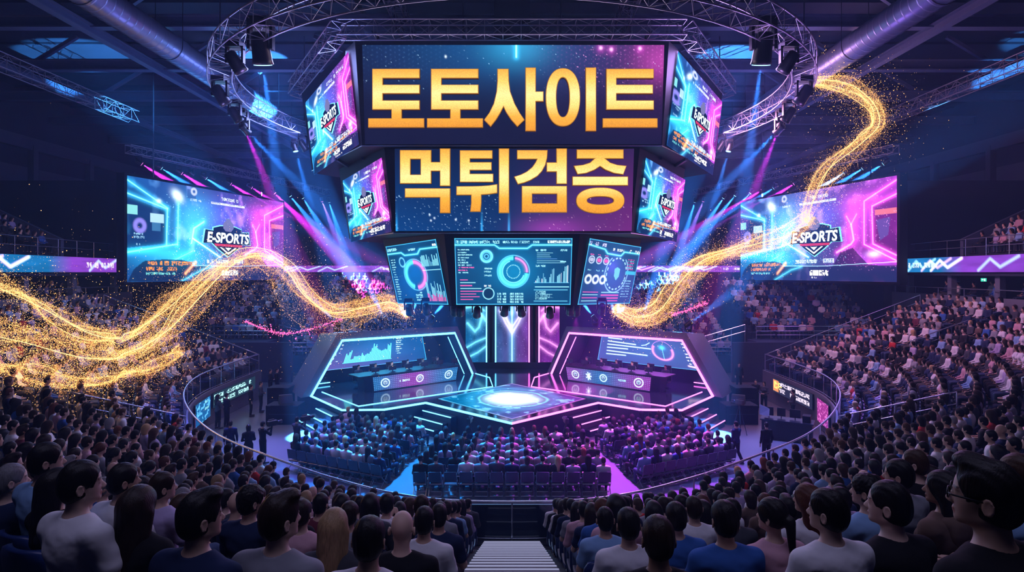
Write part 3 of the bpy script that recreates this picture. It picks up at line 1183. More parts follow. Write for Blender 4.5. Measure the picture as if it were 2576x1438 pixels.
# ---------------------------------------------------------------- suites and upper tier along both sides
SUITE_PEOPLE, UPPER_PEOPLE = [], []
for sx in (-1, 1):
    W = 'left' if sx < 0 else 'right'
    lx = lambda D, o=0.0: sx * (27.3 + (D - 32) * 0.125 + o)
    y0, y1 = 14.0, 45.0
    slab = lambda nm, z0, z1, o0, o1, m: struct(MB().loft(
        [(lx(y0, o0), y0, z0), (lx(y1, o0), y1, z0), (lx(y1, o1), y1, z0), (lx(y0, o1), y0, z0)],
        [(lx(y0, o0), y0, z1), (lx(y1, o0), y1, z1), (lx(y1, o1), y1, z1), (lx(y0, o1), y0, z1)]).build(nm, m))
    o = slab('wall_suite_front', 4.2, 6.55, -0.25, 0.0, M['fascia'])
    o['label'] = 'pale parapet of the suite level on the %s side' % W
    slab('floor_suite', 5.6, 5.75, 0.0, 5.0, M['concrete'])
    slab('wall_suite_back', 5.75, 7.9, 4.6, 5.0, M['panel'])
    slab('ceiling_suite', 7.8, 9.0, -0.15, 5.2, M['wall'])
    # glass rail of the suites
    r = empty('balcony_rail', (lx(30), 30, 6.55))
    tag(r, 'thin steel rail on the suite parapet of the %s side' % W, 'railing', 'balcony rails')
    b = Vector((lx(30), 30, 6.55))
    MB().tube([Vector((lx(D, -0.12), D, 7.0)) - b for D in (y0, y1)], 0.025, 6).build('handrail', M['rail'], r)
    for k in range(12):
        D = y0 + 1 + k * 2.7
        MB().tube([Vector((lx(D, -0.12), D, 6.5)) - b, Vector((lx(D, -0.12), D, 7.0)) - b], 0.02, 6).build('post', M['rail'], r)
    for D in (34.0, 38.5, 43.5):
        struct(MB().box((lx(D, 0.3), D, 6.7), (0.35, 0.35, 2.3)).build('wall_suite_pillar', M['fascia']))
    # upper tier: steps rising outwards, ending in a sloping parapet
    mb = MB()
    for k in range(9):
        a, c = 0.25 + 0.9 * k, 0.25 + 0.9 * (k + 1)
        z = 9.1 + 0.46 * k
        e = 37.2
        mb.loft([(lx(y0, a), y0, z - 1.2), (lx(e, a), e, z - 1.2), (lx(e, c), e, z - 1.2), (lx(y0, c), y0, z - 1.2)],
                [(lx(y0, a), y0, z), (lx(e, a), e, z), (lx(e, c), e, z), (lx(y0, c), y0, z)])
        for D in np.arange(22, 36.8, 0.62):
            UPPER_PEOPLE.append((lx(D, a + 0.5), D, z, sx))
    struct(mb.build('floor_upper_tier', M['concrete']))
    mb = MB().loft([(lx(37.2, 0.2), 37.2, 8.9), (lx(37.5, 0.2), 37.5, 8.9), (lx(37.5, 9), 37.5, 8.9), (lx(37.2, 9), 37.2, 8.9)],
                   [(lx(37.2, 0.2), 37.2, 10.1), (lx(37.5, 0.2), 37.5, 10.1), (lx(37.5, 9), 37.5, 14.2), (lx(37.2, 9), 37.2, 14.2)])
    struct(mb.build('wall_upper_end', M['panel']))
    r = empty('balcony_rail', (lx(30), 30, 9.0))
    tag(r, 'double steel rail in front of the upper tier on the %s side' % W, 'railing', 'balcony rails')
    b = Vector((lx(30), 30, 9.0))
    for h in (0.55, 1.05):
        MB().tube([Vector((lx(D, 0.1), D, 9.0 + h)) - b for D in (y0, 43)], 0.025, 6).build('handrail', M['rail'], r)
    for k in range(16):
        D = y0 + k * 1.9
        MB().tube([Vector((lx(D, 0.1), D, 9.0)) - b, Vector((lx(D, 0.1), D, 10.05)) - b], 0.02, 6).build('post', M['rail'], r)
    struct(MB().box((sx * 34.5, 46, 7.5), (11, 1.2, 15)).build('wall_block', M['wall']), 'dark wall block beyond the suites')
    for k in range(22):
        D = 27 + k * 0.68
        if random.random() < 0.62:
            SUITE_PEOPLE.append((lx(D, 0.7 + random.random() * 1.8), D, 5.75, sx))

# ---------------------------------------------------------------- stands behind the stage
BACK_PEOPLE = []
for sx in (-1, 1):
    W = 'left' if sx < 0 else 'right'
    for nm, x0, x1, yf, zb, rows, rs in (('inner', 8.5, 18.0, 47.5, 1.4, 14, 0.40), ('outer', 18.6, 28.5, 45.5, 2.9, 9, 0.42)):
        mb = MB()
        for k in range(rows):
            a, b = yf + 0.85 * k, yf + 0.85 * (k + 1)
            z = zb + rs * k
            mb.box((sx * (x0 + x1) / 2, (a + b) / 2, z / 2), (x1 - x0, b - a, z))
            for x in np.arange(x0 + 0.4, x1 - 0.3, 0.56):
                if random.random() < 0.93 and abs(x - (x0 + x1) / 2 - 0.8) > 0.45:
                    BACK_PEOPLE.append((sx * x, a + 0.4, z, sx))
        struct(mb.build('floor_back_stand', M['concrete']), 'stepped stand behind the stage on the %s side' % W)
        r = empty('balcony_rail', (sx * x0, yf, zb))
        tag(r, 'mesh of thin steel rails in front of the %s back stand, %s side' % (nm, W), 'railing', 'balcony rails')
        L = x1 - x0
        for h in (0.35, 0.65, 1.0):
            MB().tube([(0, -0.1, h), (sx * L, -0.1, h)], 0.03, 5).build('handrail', M['rail'], r)
        for k in range(int(L / 1.1) + 1):
            MB().tube([(sx * k * 1.1, -0.1, 0), (sx * k * 1.1, -0.1, 1.0)], 0.022, 5).build('post', M['rail'], r)
    # sloping stair rail between the two blocks and the tunnel wall below
    r = empty('balcony_rail', (sx * 13.0, 46.8, 0.2))
    tag(r, 'sloping steel stair rail between the back stands on the %s side' % W, 'railing', 'balcony rails')
    for h in (0.5, 1.0):
        MB().tube([(0, 0, 1.2 + h), (sx * 4.9, -1.0, 2.8 + h)], 0.035, 5).build('handrail', M['rail'], r)
    for k in range(6):
        t = k / 5
        MB().tube([(sx * 4.9 * t, -t, 0), (sx * 4.9 * t, -t, 2.2 + 1.6 * t)], 0.025, 5).build('post', M['rail'], r)
    struct(MB().box((sx * 23.0, 43.6, 1.45), (13.8, 0.3, 2.9)).build('wall_tunnel', M['wall']), 'dark tunnel wall beside the stage')
    struct(MB().box((sx * 24.3, 44.6, 2.8), (12.6, 2.2, 0.2)).build('floor_walkway', M['wall']))
    # lit ribbon board round the hall, on the suite slab and on the back wall
# ---------------------------------------------------------------- pictures on the lit panels, drawn as arrays
class Art:
    def __init__(s, w, h, asp, base=(0, 0, 0)):
        s.w, s.h, s.asp = w, h, asp
        s.x = np.linspace(0, 1, w)[None, :] * np.ones((h, 1))
        s.y = np.linspace(0, 1, h)[:, None] * np.ones((1, w))
        s.im = np.zeros((h, w, 3)) + np.array(base)

    def add(s, a, col):
        s.im += a[..., None] * np.array(col)

    def mix(s, a, col):
        a = np.clip(a, 0, 1)[..., None]
        s.im = s.im * (1 - a) + np.array(col) * a

    def glow(s, cx, cy, rx, ry, col, rot=0.0):
        dx, dy = (s.x - cx) * s.asp, s.y - cy
        c, n = math.cos(rot), math.sin(rot)
        a = np.exp(-((dx * c + dy * n) / (rx * s.asp)) ** 2 - ((dy * c - dx * n) / ry) ** 2)
        s.add(a, col)

    def segd(s, x0, y0, x1, y1):
        px, py, dx, dy = (s.x - x0) * s.asp, s.y - y0, (x1 - x0) * s.asp, y1 - y0
        t = np.clip((px * dx + py * dy) / max(dx * dx + dy * dy, 1e-9), 0, 1)
        return np.hypot(px - dx * t, py - dy * t)

    def seg(s, x0, y0, x1, y1, wd, col, halo=0.0, hcol=None):
        d = s.segd(x0, y0, x1, y1)
        if halo:
            s.add(np.exp(-(d / halo) ** 2) * 0.55, hcol or col)
        s.add(np.clip(1.5 - d / wd, 0, 1), col)

    def path(s, pts, wd, col, halo=0.0, hcol=None):
        d = None
        for (a, b), (c, e) in zip(pts[:-1], pts[1:]):
            q = s.segd(a, b, c, e)
            d = q if d is None else np.minimum(d, q)
        if halo:
            s.add(np.exp(-(d / halo) ** 2) * 0.55, hcol or col)
        s.add(np.clip(1.5 - d / wd, 0, 1), col)

    def rect(s, x0, y0, x1, y1, col, a=1.0):
        m = (s.x >= x0) & (s.x <= x1) & (s.y >= y0) & (s.y <= y1)
        s.mix(m * a, col)

    def ring(s, cx, cy, r, wd, col, a0=0.0, a1=1.0, sq=1.0, dash=0, halo=0.0):
        dx, dy = (s.x - cx) * s.asp, (s.y - cy) * sq
        rr = np.hypot(dx, dy)
        an = (np.arctan2(dx, -dy) / (2 * math.pi)) % 1.0
        m = np.clip(1.5 - np.abs(rr - r) / wd, 0, 1) * ((an >= a0) & (an <= a1))
        if dash:
            m = m * ((an * dash) % 1 < 0.55)
        s.add(m, col)
        if halo:
            s.add(np.exp(-((rr - r) / halo) ** 2) * 0.4 * ((an >= a0) & (an <= a1)), col)

    def disc(s, cx, cy, r, col, a=1.0):
        rr = np.hypot((s.x - cx) * s.asp, s.y - cy)
        s.mix(np.clip((r - rr) / 0.01 + 0.5, 0, 1) * a, col)

    def poly(s, pts, col, a=1.0):
        ins = np.zeros_like(s.x, bool)
        n = len(pts)
        for i in range(n):
            (x0, y0), (x1, y1) = pts[i], pts[(i + 1) % n]
            if y0 == y1:
                continue
            c = ((y0 > s.y) != (y1 > s.y)) & (s.x < (x1 - x0) * (s.y - y0) / (y1 - y0) + x0)
            ins ^= c
        s.mix(ins * a, col)

    def stars(s, n, col, rng, box=(0, 0, 1, 1), amp=(0.3, 1.2), big=0.0):
        xs = (box[0] + (box[2] - box[0]) * rng.random(n)) * (s.w - 1)
        ys = (box[1] + (box[3] - box[1]) * rng.random(n)) * (s.h - 1)
        am = amp[0] + (amp[1] - amp[0]) * rng.random(n) ** 3
        xi, yi = xs.astype(int), ys.astype(int)
        for k in range(n):
            s.im[yi[k], xi[k]] += np.array(col) * am[k]
            if rng.random() < big and 0 < xi[k] < s.w - 1 and 0 < yi[k] < s.h - 1:
                for a, b in ((0, 1), (1, 0), (0, -1), (-1, 0)):
                    s.im[yi[k] + a, xi[k] + b] += np.array(col) * am[k] * 0.5

    def text(s, x, y, h, n, col, rng, slant=0.0, a=1.0, bold=0.62):
        """A run of small illegible glyphs, as the panel shows them from here."""
        cw = h * 0.72 / s.asp
        for k in range(n):
            if rng.random() < 0.12:
                continue
            bits = rng.random((5, 3)) < bold
            for r in range(5):
                for c in range(3):
                    if bits[r, c]:
                        xx = x + k * cw + c * cw * 0.29
                        yy = y + r * h / 5 + slant * (xx - x)
                        s.rect(xx, yy, xx + cw * 0.29, yy + h / 5, col, a)

    def noise(s, rng, sx, sy, oct=3):
        out = np.zeros((s.h, s.w))
        for o in range(oct):
            gx, gy = int(sx * 2 ** o) + 2, int(sy * 2 ** o) + 2
            g = rng.random((gy, gx))
            u, v = s.x * (gx - 1.001), s.y * (gy - 1.001)
            i, j = u.astype(int), v.astype(int)
            fu, fv = u - i, v - j
            fu, fv = fu * fu * (3 - 2 * fu), fv * fv * (3 - 2 * fv)
            q = g[j, i] * (1 - fu) * (1 - fv) + g[j, i + 1] * fu * (1 - fv) + g[j + 1, i] * (1 - fu) * fv + g[j + 1, i + 1] * fu * fv
            out += q / 2 ** o
        return out / 1.75


def panel(name, A, TL, TR, BR, BL, parent=None, gain=1.0):
    """A lit panel: a fine grid between four corners, one colour per point."""
    TL, TR, BR, BL = [np.array(p, float) for p in (TL, TR, BR, BL)]
    u, v = A.x[..., None], A.y[..., None]
    V = (TL * (1 - u) + TR * u) * (1 - v) + (BL * (1 - u) + BR * u) * v
    h, w = A.h, A.w
    i = np.arange(h * w).reshape(h, w)
    Q = np.stack([i[:-1, :-1].ravel(), i[1:, :-1].ravel(), i[1:, 1:].ravel(), i[:-1, 1:].ravel()], 1)
    me = np_mesh(name, V.reshape(-1, 3), Q, np.clip(A.im, 0, 3).reshape(-1, 3) * gain, False)
    me.materials.append(M['screen'])
    return link(name, me, parent)


CY, MG, WH, OR, NV = (0.05, 0.62, 1.0), (0.95, 0.06, 0.75), (0.9, 0.95, 1.0), (1.0, 0.32, 0.08), (0.006, 0.02, 0.12)


def game_art(w, h, asp, seed, strong=1.0):
    rng = np.random.default_rng(seed)
    A = Art(w, h, asp, (0.004, 0.018, 0.11))
    nz = A.noise(rng, 6, 4, 4)
    A.add((1 - A.x) * (0.35 + nz) * 0.5, (0.01, 0.14, 0.5))
    A.add(A.x ** 1.5 * (0.35 + nz) * 0.55, (0.25, 0.015, 0.36))
    A.glow(0.36, 0.30, 0.11, 0.2, (0.02, 0.36, 0.62))
    A.glow(0.33, 0.55, 0.10, 0.22, (0.02, 0.4, 0.72))
    A.glow(0.27, 0.78, 0.2, 0.10, (0.02, 0.45, 0.7))
    A.glow(0.10, 0.70, 0.2, 0.05, (0.02, 0.4, 0.8))
    A.glow(0.55, 0.3, 0.16, 0.2, (0.06, 0.05, 0.5))
    A.glow(0.80, 0.22, 0.08, 0.12, (0.6, 0.04, 0.5))
    A.glow(0.78, 0.5, 0.045, 0.2, (0.75, 0.05, 0.65))
    A.glow(0.95, 0.4, 0.10, 0.35, (0.45, 0.02, 0.4))
    A.glow(0.88, 0.80, 0.12, 0.08, (0.4, 0.05, 0.6))
    st = np.clip(A.noise(rng, 14, 5, 3) - 0.62, 0, 1) * 3
    A.add(st * (1 - A.x), (0.05, 0.5, 0.9))
    A.add(st * A.x, (0.9, 0.1, 0.8))
    # dark room walls behind the frames
    A.poly([(0, 0.2), (0.19, 0.29), (0.19, 0.62), (0, 0.68)], (0.004, 0.02, 0.10), 0.75)
    A.poly([(0.88, 0.27), (1, 0.2), (1, 0.74), (0.88, 0.61)], (0.05, 0.01, 0.12), 0.75)
    for p in ([(0, 0.04), (0.2, 0.26), (0.195, 0.63)], [(0, 0.165), (0.2, 0.27)], [(0, 0.72), (0.25, 0.62)], [(0.26, 0.2), (0.255, 0.63)]):
        A.path(p, 0.006, (0.25, 0.85, 1.0), 0.03, CY)
    A.path([(0.345, 0.55), (0.515, 0.74)], 0.008, (0.6, 0.95, 1.0), 0.03, CY)
    A.path([(0.22, 0.80), (0.345, 0.68)], 0.004, (0.2, 0.7, 0.9), 0.02, CY)
    A.path([(0.335, 0.60), (0.35, 0.44), (0.41, 0.36)], 0.008, (0.4, 0.9, 1.0), 0.04, CY)
    for p in ([(1, 0.04), (0.84, 0.2), (0.84, 0.63), (1, 0.80)], [(1, 0.17), (0.88, 0.26), (0.885, 0.63), (1, 0.75)]):
        A.path(p, 0.006, (1.0, 0.4, 0.95), 0.03, MG)
    A.path([(0.745, 0.33), (0.77, 0.42), (0.80, 0.32)], 0.006, (1, 0.3, 0.9), 0.03, MG)
    A.path([(0.77, 0.42), (0.785, 0.58), (0.77, 0.62), (0.69, 0.70)], 0.009, (1, 0.45, 0.95), 0.035, MG)
    A.glow(0.255, 0.12, 0.03, 0.045, (1.2, 1.5, 1.6), 0.6)
    A.glow(0.155, 0.2, 0.012, 0.02, (0.8, 0.95, 1.0))
    A.glow(0.89, 0.73, 0.03, 0.03, (1.2, 0.9, 1.2))
    # small windows in the side rooms
    A.rect(0.0, 0.27, 0.05, 0.36, (0.25, 0.75, 0.8), 0.9)
    A.rect(0.11, 0.33, 0.18, 0.42, (0.45, 0.75, 0.95), 0.9)
    A.ring(0.06, 0.46, 0.05, 0.022, (0.25, 0.2, 0.7))
    A.rect(0.12, 0.42, 0.165, 0.50, (0.05, 0.2, 0.45), 0.8)
    A.rect(0.895, 0.30, 1.0, 0.355, (0.9, 0.2, 0.3), 0.85)
    A.poly([(0.9, 0.4), (0.97, 0.38), (0.96, 0.55), (0.92, 0.6)], (0.12, 0.08, 0.4), 0.8)
    for y, n in ((0.53, 7), (0.56, 9), (0.63, 4)):
        A.text(0.01 + 0.05 * rng.random(), y, 0.02, n, (0.3, 0.6, 0.9), rng)
    # ground silhouettes, lower thirds
    A.poly([(0.03, 0.88), (0.08, 0.80), (0.17, 0.78), (0.28, 0.78), (0.33, 0.80), (0.36, 0.86), (0.30, 1), (0.0, 1)], (0.004, 0.015, 0.07), 0.85)
    A.poly([(0.68, 0.80), (0.71, 0.70), (0.78, 0.66), (0.82, 0.75), (0.86, 0.83), (1, 0.86), (1, 1), (0.6, 1)], (0.012, 0.008, 0.07), 0.8)
    A.rect(0.34, 0.845, 1.0, 1.0, (0.008, 0.025, 0.12), 0.75)
    A.path([(0.34, 0.835), (0.62, 0.84), (1, 0.81)], 0.003, (0.4, 0.75, 0.9), 0.0)
    A.path([(0.28, 1.0), (0.4, 0.88), (0.47, 0.845)], 0.004, (0.15, 0.5, 0.8), 0.02, CY)
    A.text(0.10, 0.80, 0.038, 22, OR, rng, -0.02)
    A.text(0.09, 0.858, 0.034, 15, OR, rng, -0.02)
    A.text(0.09, 0.91, 0.02, 24, (0.2, 0.75, 0.8), rng)
    A.text(0.525, 0.06, 0.04, 9, (0.75, 0.85, 1), rng)
    A.rect(0.455, 0.125, 0.685, 0.15, (0.85, 0.9, 1.0), 0.95)
    A.text(0.46, 0.128, 0.018, 36, (0.1, 0.15, 0.45), rng, 0, 0.7)
    A.rect(0.61, 0.76, 0.675, 0.81, (0.75, 0.85, 1.0), 0.9)
    A.text(0.615, 0.765, 0.04, 4, (0.2, 0.3, 0.6), rng)
    A.text(0.43, 0.765, 0.045, 11, (0.7, 0.9, 1.0), rng)
    A.rect(0.31, 0.03, 0.36, 0.13, (0.03, 0.10, 0.35), 0.8)
    A.ring(0.35, 0.05, 0.03, 0.012, (0.5, 0.5, 0.5))
    A.text(0.33, 0.13, 0.02, 10, (0.6, 0.8, 1), rng)
    A.text(0.525, 0.885, 0.06, 6, (1.0, 1.0, 1.0), rng, 0, 1, 0.8)
    A.text(0.535, 0.955, 0.018, 8, (0.9, 0.9, 1), rng)
    A.path([(0.30, 0.92), (0.34, 0.84), (0.36, 0.80)], 0.012, (1.0, 0.35, 0.15), 0.02, OR)
    A.stars(500, (0.4, 0.8, 1.0), rng, (0.2, 0.1, 0.75, 0.85))
    A.stars(350, (1.0, 0.4, 0.9), rng, (0.6, 0.0, 1.0, 0.9))
    A.im *= strong
    return A


# ---------------------------------------------------------------- the round badge with its word, raised off the panels
def text_arrays(txt, size=1.0, bold=0.03):
    cu = bpy.data.curves.new('text', 'FONT')
    cu.body = txt
    cu.size = size
    cu.offset = bold
    cu.resolution_u = 3
    cu.align_x = 'CENTER'
    cu.align_y = 'CENTER'
    o = bpy.data.objects.new('text', cu)
    COL.objects.link(o)
    dg = bpy.context.evaluated_depsgraph_get()
    me = bpy.data.meshes.new_from_object(o.evaluated_get(dg))
    V = np.array([v.co for v in me.vertices])
    P = [tuple(p.vertices) for p in me.polygons]
    bpy.data.objects.remove(o)
    bpy.data.meshes.remove(me)
    return V, P


TXT = {}


def badge(parent, TL, TR, BR, BL, u0, v0, u1, v1, lift=0.05):
    eye = np.array((0, 0, 8.0)) - np.array(parent.location)
    """Shield badge on a panel, between (u0, v0) and (u1, v1) of the panel's frame."""
    TL, TR, BR, BL = [np.array(p, float) for p in (TL, TR, BR, BL)]
    nrm = np.cross(TR - TL, BL - TL)
    nrm /= np.linalg.norm(nrm)
    if nrm @ (eye - TL) < 0:
        nrm = -nrm

    def at(x, y, l):
        u, v = u0 + (u1 - u0) * x, v0 + (v1 - v0) * y
        p = (TL * (1 - u) + TR * u) * (1 - v) + (BL * (1 - u) + BR * u) * v
        return tuple(p + nrm * lift * l)

    def plate(nm, pts, l0, l1, m, par):
        mb = MB()
        mb.loft([at(x, y, l0) for x, y in pts], [at(x, y, l1) for x, y in pts])
        return mb.build(nm, m, par)

    out = [(0.04, 0.30), (0.20, 0.32), (0.20, 0.24), (0.34, 0.18), (0.5, 0.16), (0.66, 0.18), (0.80, 0.24), (0.80, 0.32), (0.96, 0.30), (1.0, 0.66), (0.82, 0.65), (0.70, 0.80), (0.5, 1.0), (0.30, 0.80), (0.18, 0.65), (0.0, 0.66)]
    ins = [(0.5 + (x - 0.5) * 0.955, 0.57 + (y - 0.57) * 0.93) for x, y in out]
    b = plate('badge_outline', out, 0.2, 0.6, M['cyan_led'], parent)
    plate('badge_field', ins, 0.5, 1.0, M['dark_plate'], b)
    fig = [(0.46, 0.0), (0.54, 0.0), (0.54, 0.05), (0.60, 0.14), (0.60, 0.25), (0.55, 0.33), (0.45, 0.33), (0.40, 0.25), (0.40, 0.14), (0.46, 0.05)]
    plate('badge_crest', fig, 0.8, 1.5, M['crest'], b)
    plate('badge_band', [(0.22, 0.655), (0.80, 0.665), (0.78, 0.725), (0.24, 0.715)], 1.0, 1.3, M['red_led'], b)
    mb = MB()
    for p in ([(0.33, 0.745), (0.36, 0.745), (0.5, 0.885), (0.64, 0.745), (0.67, 0.745), (0.5, 0.925)], [(0.44, 0.75), (0.56, 0.75), (0.52, 0.80), (0.5, 0.83), (0.48, 0.80)]):
        mb.loft([at(x, y, 1.0) for x, y in p], [at(x, y, 1.3) for x, y in p])
    mb.build('badge_chevron', M['white_led'], b)
    if 'E' not in TXT:
        TXT['E'] = text_arrays('E-SPORTS', 1.0, 0.035)
    V, P = TXT['E']
    x0, x1, y0, y1 = V[:, 0].min(), V[:, 0].max(), V[:, 1].min(), V[:, 1].max()
    mb = MB()
    W = [at(0.07 + 0.86 * (p[0] - x0) / (x1 - x0) + 0.02 * (p[1] - y0) / (y1 - y0), 0.635 - 0.27 * (p[1] - y0) / (y1 - y0), 1.5) for p in V]
    mb.add(W, P)
    mb.build('badge_word', M['white_led'], b)
    return b


M['crest'] = emis('crest_relief', (0.22, 0.22, 0.5), 1.0)


# ---------------------------------------------------------------- big side screens
def area_lamp(name, loc, direction, sx, sy, col, power):
    l = bpy.data.lights.new(name, 'AREA')
    l.shape = 'RECTANGLE'
    l.size, l.size_y = sx, sy
    l.color = col
    l.energy = power
    o = bpy.data.objects.new(name, l)
    o.location = loc
    o.rotation_euler = Vector(direction).to_track_quat('-Z', 'Y').to_euler()
    COL.objects.link(o)
    return o


SCREENS = {}
for sx in (-1, 1):
    W = 'left' if sx < 0 else 'right'
    px = (lambda p: p) if sx < 0 else (lambda p: 2 * CX + 1.0 - p)
    near, far = 39.2, 54.4
    xn, xf = (320 - CX) / F * near, (713 - CX) / F * far
    zb, zt = 7.37, 14.38
    X = lambda x: x * -sx
    if sx < 0:
        c = [Vector((xn, near, zt)), Vector((xf, far, zt)), Vector((xf, far, zb)), Vector((xn, near, zb))]
    else:
        c = [Vector((-xf, far, zt)), Vector((-xn, near, zt)), Vector((-xn, near, zb)), Vector((-xf, far, zb))]
    root = empty('video_screen', (c[0] + c[2]) / 2 * 1.0)
    tag(root, 'giant hanging video screen with esports badge, %s of the stage, before the %s back stands' % (W, W), 'screen', 'giant side screens')
    o = root.location.copy()
    lc = [p - o for p in c]
    nrm = (lc[1] - lc[0]).cross(lc[3] - lc[0]).normalized()
    if nrm.dot(Vector((0, 0, 8)) - c[0]) < 0:
        nrm = -nrm
    A = game_art(340, 170, 2.25, 5 if sx < 0 else 9)
    if sx > 0:
        A.glow(0.45, 0.3, 0.2, 0.3, (0.10, 0.08, 0.22))
    panel('screen', A, *lc, parent=root)
    mb = MB()
    e = 0.18
    ux, uz = (lc[1] - lc[0]).normalized(), Vector((0, 0, 1))
    back = [lc[0] - ux * e + uz * e, lc[1] + ux * e + uz * e, lc[2] + ux * e - uz * e, lc[3] - ux * e - uz * e]
    mb.loft([p - nrm * 0.05 for p in back], [p - nrm * 0.7 for p in back])
    mb.build('housing', M['housing'], root)
    badge(root, *lc, 0.395, 0.30, 0.725, 0.74, 0.12)
    for t in (0.15, 0.85):
        p = lc[0].lerp(lc[1], t) - nrm * 0.4
        MB().tube([p, p + Vector((0, 0, 8.2))], 0.05, 6).build('hanger', M['gunmetal'], root)
    SCREENS[W] = (c, nrm)
    mid = (c[0] + c[2]) / 2 + nrm * 0.4
    area_lamp('screen_and_rim_light', mid, nrm, 14, 6, (0.16, 0.5, 1.0) if sx < 0 else (0.62, 0.25, 1.0), 500)


# ---------------------------------------------------------------- the hanging scoreboard
sb = empty('scoreboard', (0, 33.5, 13.0))
tag(sb, 'huge black tiered scoreboard with lit screens and gold lettering hanging over the stage', 'scoreboard')
SO = Vector((0, 33.5, 13.0))


def mirror(p):
    return Vector((-p[0], p[1], p[2]))


def tier(FT, FB, LT, LB, nm):
    """Six-sided housing from its front left and far left corners, top and bottom."""
    def ringpts(Fp, Lp):
        b = Vector((Fp.x, 2 * 33.5 - Fp.y + 0.0, Fp.z))
        L2 = Vector((Lp.x, 2 * 33.5 - Lp.y, Lp.z))
        P = [Fp, Lp, L2, b]
        if abs(L2.y - Lp.y) < 0.5 or L2.y < Lp.y:
            P = [Fp, Lp, b]
        return [p - SO for p in P] + [mirror(p - SO) for p in P[::-1]]
    T, B = ringpts(FT, LT), ringpts(FB, LB)
    mb = MB().loft(B, T)
    return mb.build(nm, M['housing'], sb)


def flat_z(p, z):
    return Vector((p.x, p.y, z))


# corners of the three tiers (front left, far left; top and bottom)
UF_T, UF_B = U(893, 103, 26.0), U(911, 367, 26.5)
UL_T, UL_B = U(758, 252, 33.0), U(785, 447, 33.0)
MF_T, MF_B = U(966, 366, 26.9), U(990, 586, 27.2)
ML_T, ML_B = U(852, 440, 32.4), U(879, 612, 32.4)
LF_T, LF_B = U(1118, 594, 27.8), U(1136, 770, 28.1)
LL_T, LL_B = U(962, 617, 32.0), U(996, 768, 32.2)
zt_, zb_ = UF_T.z, UF_B.z


def on_face(FT, FB, LB, px, z):
    """The far corner of a slanted face at the level z: in the plane of the face, on the line of sight's column."""
    n = (FB - FT).cross(LB - FT)
    k = (px - CX) / F
    y = (n.dot(FT) - n.z * z) / (n.x * k + n.y)
    return Vector((k * y, y, z))


def stretch(FT, FB, z):
    return FB + (FT - FB) * ((z - FB.z) / (FT.z - FB.z))


MF_T = stretch(MF_T, MF_B, zb_ + 0.1)
LF_T = stretch(LF_T, LF_B, MF_B.z + 0.1)
tier(UF_T, UF_B, on_face(UF_T, UF_B, flat_z(UL_B, zb_), 758, zt_), flat_z(UL_B, zb_), 'upper_housing')
tier(MF_T, MF_B, on_face(MF_T, MF_B, flat_z(ML_B, MF_B.z), 852, zb_ + 0.1), flat_z(ML_B, MF_B.z), 'middle_housing')
tier(LF_T, LF_B, on_face(LF_T, LF_B, flat_z(LL_B, LF_B.z), 962, MF_B.z + 0.1), flat_z(LL_B, LF_B.z), 'lower_housing')


def face(nm, quad, P0, P1, P2, art, lift=0.06, gain=1.0):
    """Screen whose corners are seen at four pixels, lying just off the plane through three points."""
    n = (P1 - P0).cross(P2 - P0).normalized()
    if n.dot(Vector((0, 0, 8)) - P0) < 0:
        n = -n
    c = [on_plane(x, y, P0 + n * lift, n) - SO for x, y in quad]
    return panel(nm, art, *c, parent=sb, gain=gain), c


rg = np.random.default_rng(21)
# upper front: dark sky with dots and sparks
A = Art(380, 130, 3.0, (0.003, 0.007, 0.035))
A.add(np.exp(-((A.x - 0.45) / 0.33) ** 2 - (A.y / 0.42) ** 2), (0.0, 0.055, 0.17))
A.glow(0.51, 0.0, 0.10, 0.2, (0.02, 0.22, 0.36))
A.add(np.clip(A.x - 0.5, 0, 1) * (1.1 - A.y) * 0.9, (0.10, 0.01, 0.13))
A.glow(1.0, 0.16, 0.09, 0.22, (0.32, 0.03, 0.22))
A.add((0.4 + 0.6 * A.y) * 0.5, (0.012, 0.006, 0.03))
dots = (np.sin(A.x * 420) > 0.55) & (np.sin(A.y * 140 + A.x * 210) > 0.55)
A.add(dots * np.clip(A.x - 0.55, 0, 1) * (1 - A.y) ** 2, (0.4, 0.08, 0.35))
A.add(dots * np.clip(0.3 - np.abs(A.x - 0.12), 0, 1) * (1 - A.y) ** 3, (0.05, 0.14, 0.28))
A.im *= (1 - 0.35 * np.clip((A.y - 0.25) * 3, 0, 1))[..., None]
A.path([(0.51, 0.0), (0.51, 0.12)], 0.006, (0.5, 1.0, 1.0), 0.03, CY)
for x, y in ((0.79, 0.03), (0.825, 0.045), (0.92, 0.035)):
    A.glow(x, y, 0.005, 0.016, (1.2, 0.7, 1.1))
    A.glow(x, y, 0.014, 0.05, (0.3, 0.02, 0.25))
A.glow(0.276, 0.115, 0.003, 0.012, (0.9, 1.1, 1.2))
A.stars(120, (0.5, 0.8, 1.0), rg, (0, 0, 1, 0.45), (0.1, 0.8))
A.stars(90, (1.0, 0.4, 0.8), rg, (0.7, 0, 1, 0.45), (0.1, 0.9))
face('upper_front_screen', [(911, 113), (1671, 113), (1664, 363), (918, 363)], UF_T, mirror(UF_T), UF_B, A)
